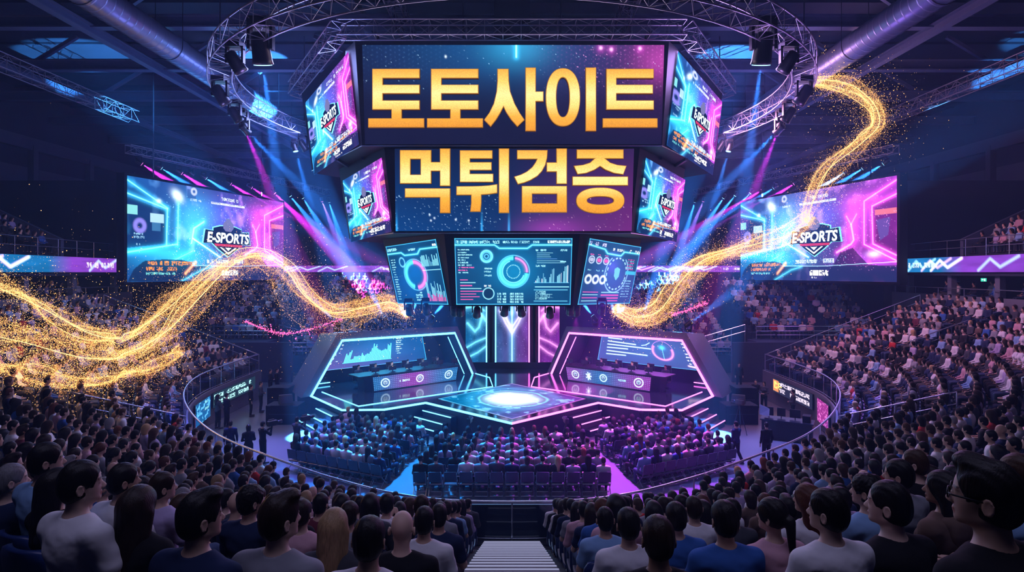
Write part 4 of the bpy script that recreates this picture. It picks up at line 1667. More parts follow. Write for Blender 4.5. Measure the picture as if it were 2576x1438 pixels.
# middle front
A = Art(300, 110, 2.9, (0.003, 0.009, 0.045))
A.add((1 - A.x) * A.y * 0.9, (0.0, 0.04, 0.17))
A.add(np.clip(A.x - 0.45, 0, 1) * (0.25 + A.y) * 1.2, (0.16, 0.012, 0.16))
A.glow(0.66, 0.97, 0.12, 0.12, (0.16, 0.01, 0.16))
for x in (0.365, 0.48, 0.005):
    A.glow(x, 1.0, 0.004, 0.16, (0.03, 0.35, 0.8))
A.stars(170, (0.5, 0.8, 1.0), rg, (0, 0.55, 0.45, 1), (0.1, 0.9))
for x, y in ((0.145, 0.80), (0.165, 0.84), (0.15, 0.87), (0.255, 0.86), (0.31, 0.87)):
    A.glow(x, y, 0.003, 0.010, (0.8, 1.0, 1.2))
A.stars(70, (1.0, 0.6, 0.8), rg, (0.55, 0.6, 1, 1), (0.1, 0.9))
face('middle_front_screen', [(993, 374), (1595, 374), (1589, 581), (995, 581)], MF_T, mirror(MF_T), MF_B, A)
# slanted side screens of the two upper tiers
for sx in (-1, 1):
    mp = (lambda p: p) if sx < 0 else mirror
    g = [(768, 258), (876, 130), (903, 363), (790, 440)] if sx < 0 else [(1706, 128), (1817, 256), (1793, 441), (1677, 365)]
    _, c = face('upper_side_screen', g, mp(UF_T), mp(UF_B), mp(flat_z(UL_B, zb_)), game_art(130, 190, 0.72, 31 + sx))
    badge(sb, *c, 0.34, 0.27, 0.74, 0.68, 0.10)
    g = [(862, 454), (960, 396), (985, 582), (883, 609)] if sx < 0 else [(1625, 396), (1724, 452), (1702, 609), (1601, 583)]
    _, c = face('middle_side_screen', g, mp(MF_T), mp(MF_B), mp(flat_z(ML_B, MF_B.z)), game_art(120, 170, 0.72, 41 + sx))
    badge(sb, *c, 0.36, 0.27, 0.76, 0.68, 0.10)


# lower ring of data screens
def hud_base(w, h, asp, seed):
    rng = np.random.default_rng(seed)
    A = Art(w, h, asp, (0.004, 0.045, 0.14))
    A.glow(0.5, 0.45, 0.3, 0.4, (0.0, 0.05, 0.12))
    A.add(A.noise(rng, 5, 4, 3) * 0.5, (0.0, 0.03, 0.09))
    for x0, y0, x1, y1 in ((0, 0.004, 1, 0.004), (0, 0.996, 1, 0.996), (0.002, 0, 0.002, 1), (0.998, 0, 0.998, 1)):
        A.seg(x0, y0, x1, y1, 0.008, (0.05, 0.4, 0.65))
    return A, rng


LC, PK = (0.35, 0.85, 1.0), (0.85, 0.12, 0.45)
A, rg2 = hud_base(300, 170, 1.77, 3)
A.path([(0, 0.10), (0.34, 0.10), (0.38, 0.15), (0.62, 0.15), (0.66, 0.10), (1, 0.10)], 0.007, (0.2, 0.75, 1.0), 0.02, CY)
A.rect(0.01, 0.035, 0.24, 0.08, (0.03, 0.3, 0.5), 0.8)
A.text(0.015, 0.035, 0.045, 20, LC, rg2)
A.text(0.41, 0.038, 0.035, 22, LC, rg2)
A.text(0.79, 0.035, 0.04, 12, (0.7, 0.95, 1), rg2, 0, 1, 0.8)
for k, (n, c) in enumerate(((14, LC), (10, LC), (17, LC), (13, LC), (9, LC), (12, LC), (16, LC), (19, PK), (11, PK), (12, LC))):
    A.text(0.025, 0.165 + k * 0.038, 0.018, n, c, rg2, 0, 0.9, 0.8)
for k in range(8):
    L = 0.06 + 0.14 * rg2.random()
    A.rect(0.04, 0.62 + k * 0.042, 0.04 + L, 0.632 + k * 0.042, PK if k not in (1, 3) else LC, 0.9)
A.ring(0.27, 0.27, 0.085, 0.012, (0.15, 0.7, 0.9), 0, 1, 1, 0, 0.02)
A.ring(0.27, 0.27, 0.06, 0.008, (0.1, 0.5, 0.8))
A.ring(0.27, 0.27, 0.03, 0.008, (0.1, 0.5, 0.8))
A.ring(0.5, 0.50, 0.245, 0.006, (0.1, 0.5, 0.8), 0, 1)
A.ring(0.5, 0.50, 0.205, 0.026, (0.08, 0.62, 0.85), 0.27, 1.0, 1, 0, 0.03)
A.ring(0.5, 0.50, 0.205, 0.010, PK, 0.02, 0.26, 1, 0, 0.03)
A.ring(0.5, 0.50, 0.165, 0.007, (0.2, 0.8, 1.0), 0.3, 0.95)
A.ring(0.5, 0.50, 0.10, 0.006, (0.4, 0.9, 1.0), 0, 1, 1, 26)
A.glow(0.5, 0.5, 0.16, 0.25, (0.0, 0.10, 0.18))
A.text(0.25, 0.44, 0.025, 7, LC, rg2)
A.text(0.25, 0.49, 0.02, 7, LC, rg2)
A.text(0.25, 0.55, 0.02, 8, LC, rg2)
A.rect(0.245, 0.735, 0.32, 0.92, (0.004, 0.03, 0.10), 0.9)
A.ring(0.283, 0.83, 0.085, 0.007, (0.3, 0.75, 0.9), 0, 1)
A.text(0.245, 0.70, 0.03, 5, (0.8, 0.95, 1), rg2)
for cx in (0.36, 0.405, 0.47, 0.515, 0.555):
    for k in range(4):
        A.text(cx, 0.82 + k * 0.042, 0.028, 3, LC, rg2, 0, 0.9, 0.8)
for k in range(6):
    A.rect(0.70, 0.215 + k * 0.03, 0.70 + 0.1 + 0.17 * rg2.random(), 0.222 + k * 0.03, LC if k != 3 else (0.15, 0.4, 0.9), 0.85)
A.text(0.68, 0.165, 0.025, 10, LC, rg2)
A.text(0.90, 0.165, 0.03, 5, LC, rg2)
A.rect(0.90, 0.34, 0.95, 0.36, LC, 0.8)
A.text(0.69, 0.40, 0.03, 7, LC, rg2)
for k, v in enumerate((0.03, 0.06, 0.10, 0.07, 0, 0.06, 0.14, 0.08, 0.05, 0, 0.0, 0.08, 0.13, 0.20, 0.21, 0, 0.0, 0.10, 0.12, 0.13, 0.15, 0.0, 0.17, 0.24, 0.25, 0.26)):
    if v:
        x = 0.69 + k * 0.011
        A.rect(x, 0.665 - v, x + 0.006, 0.665, (0.25, 0.7, 0.95) if k % 5 else (0.7, 0.8, 1), 0.95)
A.seg(0.68, 0.665, 0.98, 0.665, 0.004, (0.1, 0.4, 0.6))
A.seg(0.69, 0.73, 0.98, 0.73, 0.006, LC)
for p in ([(0.68, 0.775), (0.97, 0.775)], [(0.68, 0.945), (0.97, 0.945)]):
    A.path(p, 0.005, (0.15, 0.6, 0.8))
for k in range(6):
    A.text(0.69, 0.79 + k * 0.023, 0.016, int(12 + 14 * rg2.random()), LC, rg2, 0, 0.8, 0.8)
face('lower_front_screen', [(1143, 599), (1440, 599), (1435, 766), (1148, 766)], LF_T, mirror(LF_T), LF_B, A)
A, rg2 = hud_base(140, 170, 0.85, 8)
A.path([(0, 0.14), (0.3, 0.14), (0.36, 0.19), (0.62, 0.19), (0.68, 0.12), (1, 0.12)], 0.008, (0.2, 0.75, 1.0), 0.02, CY)
A.rect(0.02, 0.05, 0.2, 0.10, (0.05, 0.4, 0.6), 0.6)
A.text(0.02, 0.05, 0.05, 5, LC, rg2)
A.text(0.42, 0.09, 0.035, 6, LC, rg2)
A.text(0.92, 0.06, 0.04, 2, (0.8, 1, 1), rg2, 0, 1, 0.9)
for k in range(17):
    A.text(0.05, 0.24 + k * 0.042, 0.016, int(4 + 4 * rg2.random()), LC, rg2, 0, 0.85, 0.8)
A.ring(0.28, 0.30, 0.045, 0.008, (0.15, 0.5, 0.75), 0, 1, 0.6)
A.ring(0.50, 0.52, 0.155, 0.022, (0.08, 0.62, 0.85), 0.55, 1.0, 0.75, 0, 0.03)
A.ring(0.50, 0.52, 0.155, 0.018, PK, 0.0, 0.5, 0.75, 0, 0.03)
A.ring(0.50, 0.52, 0.19, 0.006, (0.1, 0.4, 0.6), 0, 1, 0.75)
for k in range(15):
    v = 0.05 + 0.16 * rg2.random()
    A.rect(0.66 + k * 0.021, 0.40 - v, 0.672 + k * 0.021, 0.40, (0.25, 0.75, 0.95), 0.95)
A.seg(0.66, 0.46, 0.98, 0.46, 0.005, LC)
for k in range(14):
    v = 0.10 + 0.24 * rg2.random()
    A.rect(0.66 + k * 0.023, 0.95 - v, 0.673 + k * 0.023, 0.95, (0.25, 0.7, 0.95), 0.95)
    A.rect(0.66 + k * 0.023, 0.95 - v * 0.4, 0.673 + k * 0.023, 0.95, PK, 0.9)
for k in range(4):
    A.text(0.43, 0.80 + k * 0.04, 0.025, 6, LC, rg2)
face('lower_side_screen', [(970, 620), (1096, 601), (1128, 766), (1001, 763)], LF_T, LF_B, flat_z(LL_B, LF_B.z), A)
A, rg2 = hud_base(140, 170, 0.85, 9)
A.add(np.full_like(A.x, 0.5), (0.03, 0.015, 0.08))
A.path([(0, 0.09), (0.3, 0.13), (0.36, 0.19), (0.62, 0.20), (0.68, 0.13), (1, 0.13)], 0.008, (0.2, 0.75, 1.0), 0.02, CY)
A.text(0.02, 0.04, 0.05, 7, (0.6, 0.6, 1), rg2)
A.text(0.45, 0.09, 0.045, 6, (0.8, 0.95, 1), rg2)
A.text(0.78, 0.08, 0.045, 6, (0.8, 0.9, 1), rg2)
for i, x in enumerate((0.1, 0.23, 0.36)):
    A.disc(x, 0.31, 0.03, (0.5, 0.55, 0.8) if i == 0 else PK, 0.9)
    A.ring(x, 0.31, 0.04, 0.006, (0.5, 0.6, 0.8), 0, 1, 0.75)
    A.ring(x, 0.61, 0.04, 0.012, (0.7, 0.75, 0.8), 0, 1, 0.7)
    A.text(x - 0.04, 0.22, 0.02, 4, PK, rg2)
    A.text(x - 0.04, 0.46, 0.025, 4, LC, rg2)
A.ring(0.6, 0.5, 0.16, 0.007, (0.4, 0.7, 0.9), 0, 1, 0.62, 18)
A.ring(0.6, 0.5, 0.19, 0.006, (0.25, 0.5, 0.8), 0.1, 0.9, 0.62)
A.poly([(0.55, 0.42), (0.6, 0.39), (0.66, 0.42), (0.66, 0.54), (0.61, 0.61), (0.56, 0.54)], (0.15, 0.62, 0.68), 0.9)
A.rect(0.78, 0.44, 0.98, 0.50, (0.05, 0.5, 0.8), 0.9)
for k in range(7):
    A.text(0.78, 0.24 + k * 0.027, 0.016, 10, LC if k % 2 else PK, rg2, 0, 0.8)
    A.text(0.76, 0.60 + k * 0.045, 0.016, 12, LC, rg2, 0, 0.8)
for k in range(4):
    A.rect(0.05, 0.80 + k * 0.045, 0.32, 0.812 + k * 0.045, PK if k % 2 == 0 else LC, 0.8)
    A.rect(0.38, 0.80 + k * 0.045, 0.72, 0.822 + k * 0.045, PK if k else LC, 0.7)
face('lower_side_screen', [(1484, 599), (1613, 621), (1584, 763), (1453, 766)], mirror(LF_T), mirror(LF_B), mirror(flat_z(LL_B, LF_B.z)), A)

# bright trims, underside ribs, hanging gear
mb = MB()
for a, b in ((UF_B, flat_z(UL_B, zb_)), (MF_B, flat_z(ML_B, MF_B.z))):
    for q in (lambda p: p, mirror):
        mb.tube([q(a) - SO + Vector((0, -0.04, 0.0)), q(b) - SO + Vector((0, -0.04, 0.0))], 0.02, 5)
    mb.tube([a - SO + Vector((0, -0.04, 0)), mirror(a) - SO + Vector((0, -0.04, 0))], 0.02, 5)
mb.build('edge_trim', M['rail'], sb)
mb = MB()
for k in range(14):
    x = -8.6 + k * 1.32
    mb.box((x, 32.5 - SO.y, zb_ - SO.z - 0.06), (0.12, 9.5 - abs(x) * 0.35, 0.14))
mb.build('underside_rib', M['gunmetal'], sb)
mb = MB()
mb.box((0, 30 - SO.y, 20.6 - SO.z), (1.75, 2.0, 5.0))
mb.build('cable_mast', M['housing'], sb)
for x in (-6, -2.5, 2.5, 6):
    MB().tube([(x, -3, UF_T.z - SO.z), (x, -3, 9.8)], 0.035, 5).build('hanger', M['gunmetal'], sb)

# ---------------------------------------------------------------- gold characters standing off the screens
m, nt, out = new_mat('gold_letter_face')
tc = nt.nodes.new('ShaderNodeTexCoord')
sep = nt.nodes.new('ShaderNodeSeparateXYZ')
rp = nt.nodes.new('ShaderNodeValToRGB')
nt.links.new(tc.outputs['Generated'], sep.inputs[0])
nt.links.new(sep.outputs[2], rp.inputs[0])
el = rp.color_ramp.elements
el[0].position, el[0].color = 0.0, (0.85, 0.33, 0.025, 1)
el[1].position, el[1].color = 1.0, (0.90, 0.42, 0.05, 1)
for p, c in ((0.22, (1.0, 0.46, 0.05, 1)), (0.42, (1.1, 0.82, 0.24, 1)), (0.58, (1.15, 0.92, 0.36, 1)), (0.8, (1.1, 0.68, 0.14, 1))):
    e_ = el.new(p)
    e_.color = c
vo = nt.nodes.new('ShaderNodeTexVoronoi')
vo.inputs['Scale'].default_value = 26
nt.links.new(tc.outputs['Object'], vo.inputs['Vector'])
mr = nt.nodes.new('ShaderNodeMapRange')
mr.inputs[1].default_value, mr.inputs[2].default_value = 0.0, 0.6
mr.inputs[3].default_value, mr.inputs[4].default_value = 1.5, 1.02
nt.links.new(vo.outputs['Distance'], mr.inputs[0])
em = nt.nodes.new('ShaderNodeEmission')
nt.links.new(rp.outputs[0], em.inputs['Color'])
nt.links.new(mr.outputs[0], em.inputs['Strength'])
nt.links.new(em.outputs[0], out.inputs['Surface'])
m.cycles.emission_sampling = 'NONE'
M['gold'] = m
M['gold_edge'] = mat('gold_letter_rim', (0.40, 0.17, 0.02), 0.5, 0.5)
M['gold_rim'] = emis('gold_letter_bevel', (0.62, 0.24, 0.02), 0.8)


def z1(p):
    return (540 + p[0] * 0.30596, p[1] * 0.30596)


def z2(p):
    return (1280 + p[0] * 0.306, p[1] * 0.306)


def z3(p):
    return (740 + p[0] * 0.29898, 350 + p[1] * 0.29898)


def z4(p):
    return (1280 + p[0] * 0.29898, 350 + p[1] * 0.29898)


def ellip(cx, cy, rx, ry, n=56, pw=2.25):
    o = []
    for k in range(n):
        a = 2 * math.pi * k / n
        c, s_ = math.cos(a), math.sin(a)
        o.append((cx + rx * math.copysign(abs(c) ** (2 / pw), c), cy + ry * math.copysign(abs(s_) ** (2 / pw), s_)))
    return o


TO = [(1300, 572), (1690, 572), (1690, 650), (1388, 650), (1388, 702), (1690, 702), (1690, 776), (1388, 776), (1388, 830), (1690, 830),
      (1690, 907), (1543, 907), (1543, 977), (1727, 977), (1727, 1053), (1267, 1053), (1267, 977), (1457, 977), (1457, 907), (1300, 907)]
SA1 = [(1251, 175), (1279.8, 175), (1280.5, 205), (1284, 232), (1295, 262), (1308, 286), (1319.8, 303), (1301.4, 320.4), (1285, 302), (1273, 284), (1266.7, 270.9),
       (1260, 284), (1249, 302), (1234.5, 320.4), (1217.7, 303), (1231, 285), (1242, 262), (1249, 232), (1251, 205)]
SA2 = [(135, 562), (222, 562), (222, 757), (285, 757), (285, 840), (222, 840), (222, 1082), (135, 1082)]
TEU = [(797, 572), (1187, 572), (1187, 650), (882, 650), (882, 702), (1181, 702), (1181, 776), (882, 776), (882, 830), (1188, 830), (1188, 907), (797, 907)]
MEO = [(893, 95), (1157, 95), (1157, 195), (1228, 195), (1228, 82), (1316, 82), (1316, 397), (1228, 397), (1228, 272), (1157, 272), (1157, 377), (893, 377)]
GIY = [(935, 415), (1316, 415), (1316, 623), (1228, 623), (1228, 493), (935, 493)]
TWI1 = [(1395, 97), (1670, 97), (1670, 168), (1482, 168), (1482, 196), (1663, 196), (1663, 265), (1482, 265), (1482, 293), (1677, 293), (1677, 365), (1395, 365)]
TWI2 = [(1366, 398), (1490, 397), (1570, 395), (1640, 390), (1711, 380), (1711, 456), (1640, 466), (1577, 471), (1577, 540), (1570, 612), (1482, 612), (1490, 540), (1490, 473), (1366, 473)]
GEO1 = [(68, 95), (326, 95), (322, 160), (308, 220), (280, 272), (240, 315), (180, 350), (130, 370), (75, 383), (43, 318), (100, 300), (150, 275), (195, 238), (222, 200), (235, 172), (68, 172)]
GEO2 = [(316, 198), (398, 198), (398, 82), (488, 82), (488, 380), (398, 380), (398, 278), (316, 278)]
JEU1 = [(568, 90), (962, 90), (962, 168), (810, 168), (850, 200), (910, 219), (988, 227), (960, 302), (880, 290), (810, 262), (765, 232), (720, 262), (650, 290),
        (575, 300), (543, 227), (620, 219), (680, 200), (715, 168), (568, 168)]
rect = lambda x0, y0, x1, y1: [(x0, y0), (x1, y0), (x1, y1), (x0, y1)]
SYL = [
    ('gold_character', 'first', [([z1(p) for p in TO], [])]),
    ('gold_character', 'second', [([z1((x + 481, y)) for x, y in TO], [])]),
    ('gold_character', 'third', [(SA1, []), ([z2(p) for p in SA2], [])]),
    ('gold_character', 'fourth', [([z2(p) for p in ellip(443, 805, 142, 238)], [[z2(p) for p in ellip(443, 805, 53, 161)]]), ([z2(p) for p in rect(628, 562, 716, 1082)], [])]),
    ('gold_character', 'fifth', [([z2(p) for p in TEU], []), ([z2(p) for p in rect(768, 977, 1218, 1053)], [])]),
    ('gold_character', 'sixth', [([z3(p) for p in MEO], [[z3(p) for p in rect(983, 172, 1066, 300)]]), ([z3(p) for p in GIY], [])]),
    ('gold_character', 'seventh', [([z3(p) for p in TWI1], []), ([z3(p) for p in TWI2], []), ([z3(p) for p in rect(1722, 82, 1810, 622)], [])]),
    ('gold_character', 'eighth', [([z4(p) for p in GEO1], []), ([z4(p) for p in GEO2], []), ([z4(p) for p in rect(108, 395, 488, 618)], [[z4(p) for p in rect(197, 463, 402, 541)]])]),
    ('gold_character', 'ninth', [([z4(p) for p in JEU1], []), ([z4(p) for p in rect(532, 316, 1000, 393)], []), ([z4(p) for p in ellip(767, 518, 203, 110)], [[z4(p) for p in ellip(767, 518, 111, 33)]])]),
]
ROWTOP = {0: (172, 332), 1: (374, 540)}


def glyph_mesh(name, shapes, D, depth, grow, z_range):
    """Characters as filled curves with a bevelled rim, extruded toward the viewer."""
    cu = bpy.data.curves.new(name, 'CURVE')
    cu.dimensions = '2D'
    cu.fill_mode = 'BOTH'
    cu.extrude = depth / 2
    cu.offset = grow
    for out_, holes in shapes:
        for loop in [out_] + holes:
            sp = cu.splines.new('POLY')
            sp.points.add(len(loop) - 1)
            for q, (x, y) in zip(sp.points, loop):
                q.co = ((x - CX) / F * D, EYE + (HY - y) / F * D, 0, 1)
            sp.use_cyclic_u = True
    o = bpy.data.objects.new(name, cu)
    COL.objects.link(o)
    me = bpy.data.meshes.new_from_object(o.evaluated_get(bpy.context.evaluated_depsgraph_get()))
    bpy.data.objects.remove(o)
    V = np.array([v.co for v in me.vertices])
    P = [tuple(p.vertices) for p in me.polygons]
    bpy.data.meshes.remove(me)
    return V, P


for k, (nm, w, shapes) in enumerate(SYL):
    D = 25.75 if k < 5 else 26.1
    mb = MB()
    V, P = glyph_mesh(nm, shapes, D, 0.16, 0.0, None)
    mb.add([(x - SO.x, D + z - SO.y, y - SO.z) for x, y, z in V], P)
    rim = mb.build('gold_character', M['gold_edge'], sb)
    mb = MB()
    V, P = glyph_mesh(nm, shapes, D, 0.03, 0.0, None)
    mb.add([(x - SO.x, D - 0.10 + z - SO.y, y - SO.z) for x, y, z in V], P)
    mb.build('bevel', M['gold_rim'], rim)
    mb = MB()
    V, P = glyph_mesh(nm, shapes, D, 0.03, -0.028, None)
    mb.add([(x - SO.x, D - 0.13 + z - SO.y, y - SO.z) for x, y, z in V], P)
    mb.build('lit_face', M['gold'], rim)
# ---------------------------------------------------------------- the stage
ZS = 1.2
m, nt, out = new_mat('mirror_black_stage')
b = nt.nodes.new('ShaderNodeBsdfPrincipled')
b.inputs['Base Color'].default_value = (0.03, 0.04, 0.07, 1)
b.inputs['Roughness'].default_value = 0.10
b.inputs['Specular IOR Level'].default_value = 0.9
nt.links.new(b.outputs[0], out.inputs['Surface'])
M['stage'] = m
sg = empty('stage', (0, 34, 0))
tag(sg, 'low black mirror stage with pointed front and neon edge, cyan half and magenta half', 'stage')
GO = Vector((0, 34, 0))
FRONT = [(-11.1, 32.9), (-8.4, 29.5), (-6.35, 29.6), (-4.5, 31.15), (0.0, 26.9)]
outline = FRONT + [(-x, y) for x, y in FRONT[-2::-1]]
back = [(12.6, 35.0), (9.0, 40.5), (5.6, 42.6), (4.5, 44.6), (-4.5, 44.6), (-5.6, 42.6), (-9.0, 40.5), (-12.6, 35.0)]
poly = outline + back
MB().loft([Vector((x, y, 0.0)) - GO for x, y in poly], [Vector((x, y, ZS - 0.06)) - GO for x, y in poly]).build('skirt', M['stage_side'], sg)
MB().loft([Vector((x, y, ZS - 0.06)) - GO for x, y in poly], [Vector((x, y, ZS)) - GO for x, y in poly]).build('deck', M['stage'], sg)


def neon(pts, r, m, parent, name='neon_strip'):
    return MB().tube(pts, r, 6).build(name, m, parent)


for sx in (-1, 1):
    mm = M['neon_cyan'] if sx < 0 else M['neon_pink']
    P = [Vector((x * -sx, y - 0.03, ZS + 0.0)) - GO for x, y in FRONT]
    if sx > 0:
        pass
    neon(P, 0.055, mm, sg)
    Q = [(-10.8, 33.9), (-7.8, 30.3), (-1.14, 35.5), (-1.45, 38.6), (-2.5, 40.2)]
    neon([Vector((x * -sx, y, ZS + 0.005)) - GO for x, y in Q], 0.035, mm, sg, 'floor_neon')

# lit floor picture in the middle of the deck
A = Art(220, 200, 1.0, (0.004, 0.02, 0.06))
lx0, lx1, ly0, ly1 = -4.2, 4.2, 27.6, 37.2
wx, wy = lx0 + A.x * (lx1 - lx0), ly1 - A.y * (ly1 - ly0)
side = np.clip(0.5 + wx / 4.0, 0, 1)
c0, c1 = np.array((0.0, 0.14, 0.34)), np.array((0.16, 0.03, 0.34))
dm = np.abs(wx) / 3.9 + np.abs(wy - 32.1) / 4.4
A.im = np.where((dm < 1)[..., None], c0 * (1 - side[..., None]) + c1 * side[..., None], np.array((0.006, 0.012, 0.04)))
rgs = np.random.default_rng(4)
nz = A.noise(rgs, 16, 20, 4)
A.im *= (0.45 + 1.1 * nz)[..., None]
edge = np.clip(1.6 - np.abs(dm - 1) / 0.018, 0, 1)
A.im += edge[..., None] * (np.array((0.1, 0.5, 0.8)) * (1 - side[..., None]) + np.array((0.7, 0.15, 0.7)) * side[..., None]) * 0.7
rr = np.hypot(wx / 1.55, (wy - 32.2) / 1.8) * (0.9 + 0.35 * A.noise(rgs, 6, 6, 3))
A.add(np.exp(-rr ** 4 * 1.2), (1.0, 1.5, 1.7))
A.add(np.exp(-((rr - 1.25) / 0.05) ** 2), (0.1, 0.55, 0.8))
A.add(np.exp(-((rr - 1.6) / 0.3) ** 2), (0.02, 0.16, 0.28))
st = (nz > 0.72)
A.add(st * np.clip(1.6 - dm, 0, 1), (0.15, 0.45, 0.7))
A.im *= (dm < 1.03)[..., None]
lf = panel('lit_floor', A, Vector((lx0, ly1, ZS + 0.004)) - GO, Vector((lx1, ly1, ZS + 0.004)) - GO, Vector((lx1, ly0, ZS + 0.004)) - GO, Vector((lx0, ly0, ZS + 0.004)) - GO, sg)
# keep the lit floor to the diamond: drop the cells outside it
import bmesh
bm = bmesh.new()
bm.from_mesh(lf.data)
cut = [f for f in bm.faces if abs(f.calc_center_median().x) / 3.9 + abs(f.calc_center_median().y + 34 - 32.1) / 4.4 > 1.03]
bmesh.ops.delete(bm, geom=cut, context='FACES')
bm.to_mesh(lf.data)
bm.free()

# steps up to the stage
EL = (Vector((-8.4, 29.5, 0)) - Vector((-11.1, 32.9, 0)))
for sx in (-1, 1):
    W = 'cyan' if sx < 0 else 'magenta'
    mm = M['neon_cyan'] if sx < 0 else M['neon_pink']
    for nm, a, b in (('outer', Vector((-9.95, 31.35, 0)), Vector((-8.55, 29.6, 0))), ('inner', Vector((-4.35, 30.95, 0)), Vector((-2.75, 29.45, 0)))):
        d = (b - a).normalized()
        nrm = Vector((d.y, -d.x, 0))
        if nrm.dot(Vector((0, 5, 0)) - a + Vector((0, 0, 0))) < 0:
            nrm = -nrm
        if nm == 'outer':
            nrm = Vector((-abs(d.y), -abs(d.x), 0)).normalized()
        else:
            nrm = Vector((-abs(d.y), -abs(d.x), 0)).normalized()
        o = empty('stage_steps', (a + b) / 2 * 1.0)
        o.location.x *= -sx
        tag(o, 'black stage steps with %s neon nosings, %s' % (W, 'beside the player booth' if nm == 'outer' else 'in the notch near the stage point'), 'steps', 'stage steps')
        c = (a + b) / 2
        fx = lambda p: Vector((p.x * -sx, p.y, p.z))
        for k in range(3):
            z = 0.9 - 0.3 * k
            sh = d * (-0.22 * k)
            q = [a + nrm * (0.36 * k - 0.02) + sh, b + nrm * (0.36 * k - 0.02) + sh, b + nrm * (0.36 * (k + 1)) + sh, a + nrm * (0.36 * (k + 1)) + sh]
            s0 = MB().loft([fx(p - c) for p in q], [fx(p - c + Vector((0, 0, z))) for p in q]).build('step', M['stage_side'], o)
            neon([fx(q[3] - c + Vector((0, 0, z))), fx(q[2] - c + Vector((0, 0, z)))], 0.03, mm, s0, 'nosing')

# ---------------------------------------------------------------- LED backdrop behind the stage
bd = empty('stage_backdrop', (0, 42.6, ZS))
tag(bd, 'tall LED backdrop of three lit panels with neon columns behind the stage', 'backdrop')
BO = Vector((0, 42.6, ZS))
MB().box((0, 0.3, 0.2), (7.4, 1.0, 0.4)).build('plinth', M['stage_side'], bd)
rb = np.random.default_rng(12)


def fin_art(w, h, asp, t0, t1, kind):
    A = Art(w, h, asp)
    s = (t0 + (t1 - t0) * A.x)[..., None]
    A.im = np.array((0.004, 0.13, 0.36)) * (1 - s) + np.array((0.20, 0.02, 0.34)) * s
    A.im *= (0.5 + 0.9 * A.noise(rb, 6, 8, 4))[..., None]
    c = np.array((0.15, 0.75, 1.0)) * (1 - (t0 + t1) / 2) + np.array((1.0, 0.3, 0.9)) * (t0 + t1) / 2
    if kind == 'mid':
        A.path([(0.12, 0.50), (0.3, 0.62), (0.5, 0.72), (0.7, 0.62), (0.88, 0.50)], 0.009, tuple(c), 0.03)
        A.path([(0.28, 0.56), (0.5, 0.66), (0.72, 0.56), (0.62, 0.48), (0.9, 0.36)], 0.007, tuple(c), 0.02)
        A.path([(0.05, 0.35), (0.3, 0.5), (0.36, 0.60), (0.5, 0.69)], 0.006, tuple(c), 0.02)
        A.seg(0.5, 0.05, 0.5, 0.98, 0.006, (0.6, 0.95, 1.0), 0.03, CY)
        A.glow(0.5, 0.52, 0.05, 0.03, (0.4, 0.8, 0.9))
        A.glow(0.5, 0.45, 0.4, 0.12, (0.01, 0.15, 0.3))
    else:
        f = (lambda x: x) if kind == 'left' else (lambda x: 1 - x)
        A.path([(f(0.0), 0.47), (f(0.3), 0.46), (f(0.7), 0.52), (f(1.0), 0.60)], 0.011, tuple(c), 0.035)
        A.path([(f(0.8), 0.55), (f(0.65), 0.66), (f(0.45), 0.70), (f(0.1), 0.62)], 0.009, tuple(c), 0.03)
        A.path([(f(0.0), 0.42), (f(0.5), 0.43), (f(0.9), 0.50)], 0.006, tuple(c), 0.02)
        A.path([(f(0.0), 0.86), (f(0.5), 0.80), (f(1.0), 0.76)], 0.006, tuple(c), 0.02)
        A.path([(f(0.2), 0.94), (f(0.6), 0.90), (f(1.0), 0.84)], 0.006, tuple(c), 0.02)
        A.path([(f(0.3), 0.2), (f(0.55), 0.3), (f(0.75), 0.4)], 0.006, tuple(c), 0.02)
    A.stars(260, tuple(c), rb, (0, 0, 1, 1), (0.2, 1.3))
    A.im *= 0.72
    return A


ZB0, ZB1 = 1.55 - ZS, 9.0 - ZS
for nm, x0, x1, t0, t1 in (('left', -3.32, -1.84, 0.0, 0.05), ('mid', -1.14, 1.14, 0.15, 0.85), ('right', 1.98, 3.4, 0.95, 1.0)):
    A = fin_art(70 if nm != 'mid' else 100, 230, (x1 - x0) / (ZB1 - ZB0), t0, t1, nm)
    MB().box(((x0 + x1) / 2, 0.14, (ZB0 + ZB1) / 2), (x1 - x0 + 0.06, 0.2, ZB1 - ZB0 + 0.06)).build('panel_frame', M['black'], bd)
    panel('lit_panel', A, (x0, 0.02, ZB1), (x1, 0.02, ZB1), (x1, 0.02, ZB0), (x0, 0.02, ZB0), bd)
for x, m_ in ((-1.82, 'neon_cyan'), (-1.17, 'neon_cyan'), (1.22, 'neon_pink'), (1.93, 'neon_pink')):
    neon([Vector((x, -0.05, 0.25)), Vector((x, -0.05, ZB1))], 0.05, M[m_], bd, 'neon_column')
for x in (-1.5, 1.58):
    MB().tube([(x, 0.1, 0), (x, 0.1, ZB1)], 0.24, 12).build('dark_column', M['housing'], bd, True)
struct(MB().box((0, 47.0, 5.0), (16.5, 0.4, 10)).build('wall_stage_back', M['wall']), 'dark wall behind the LED backdrop')

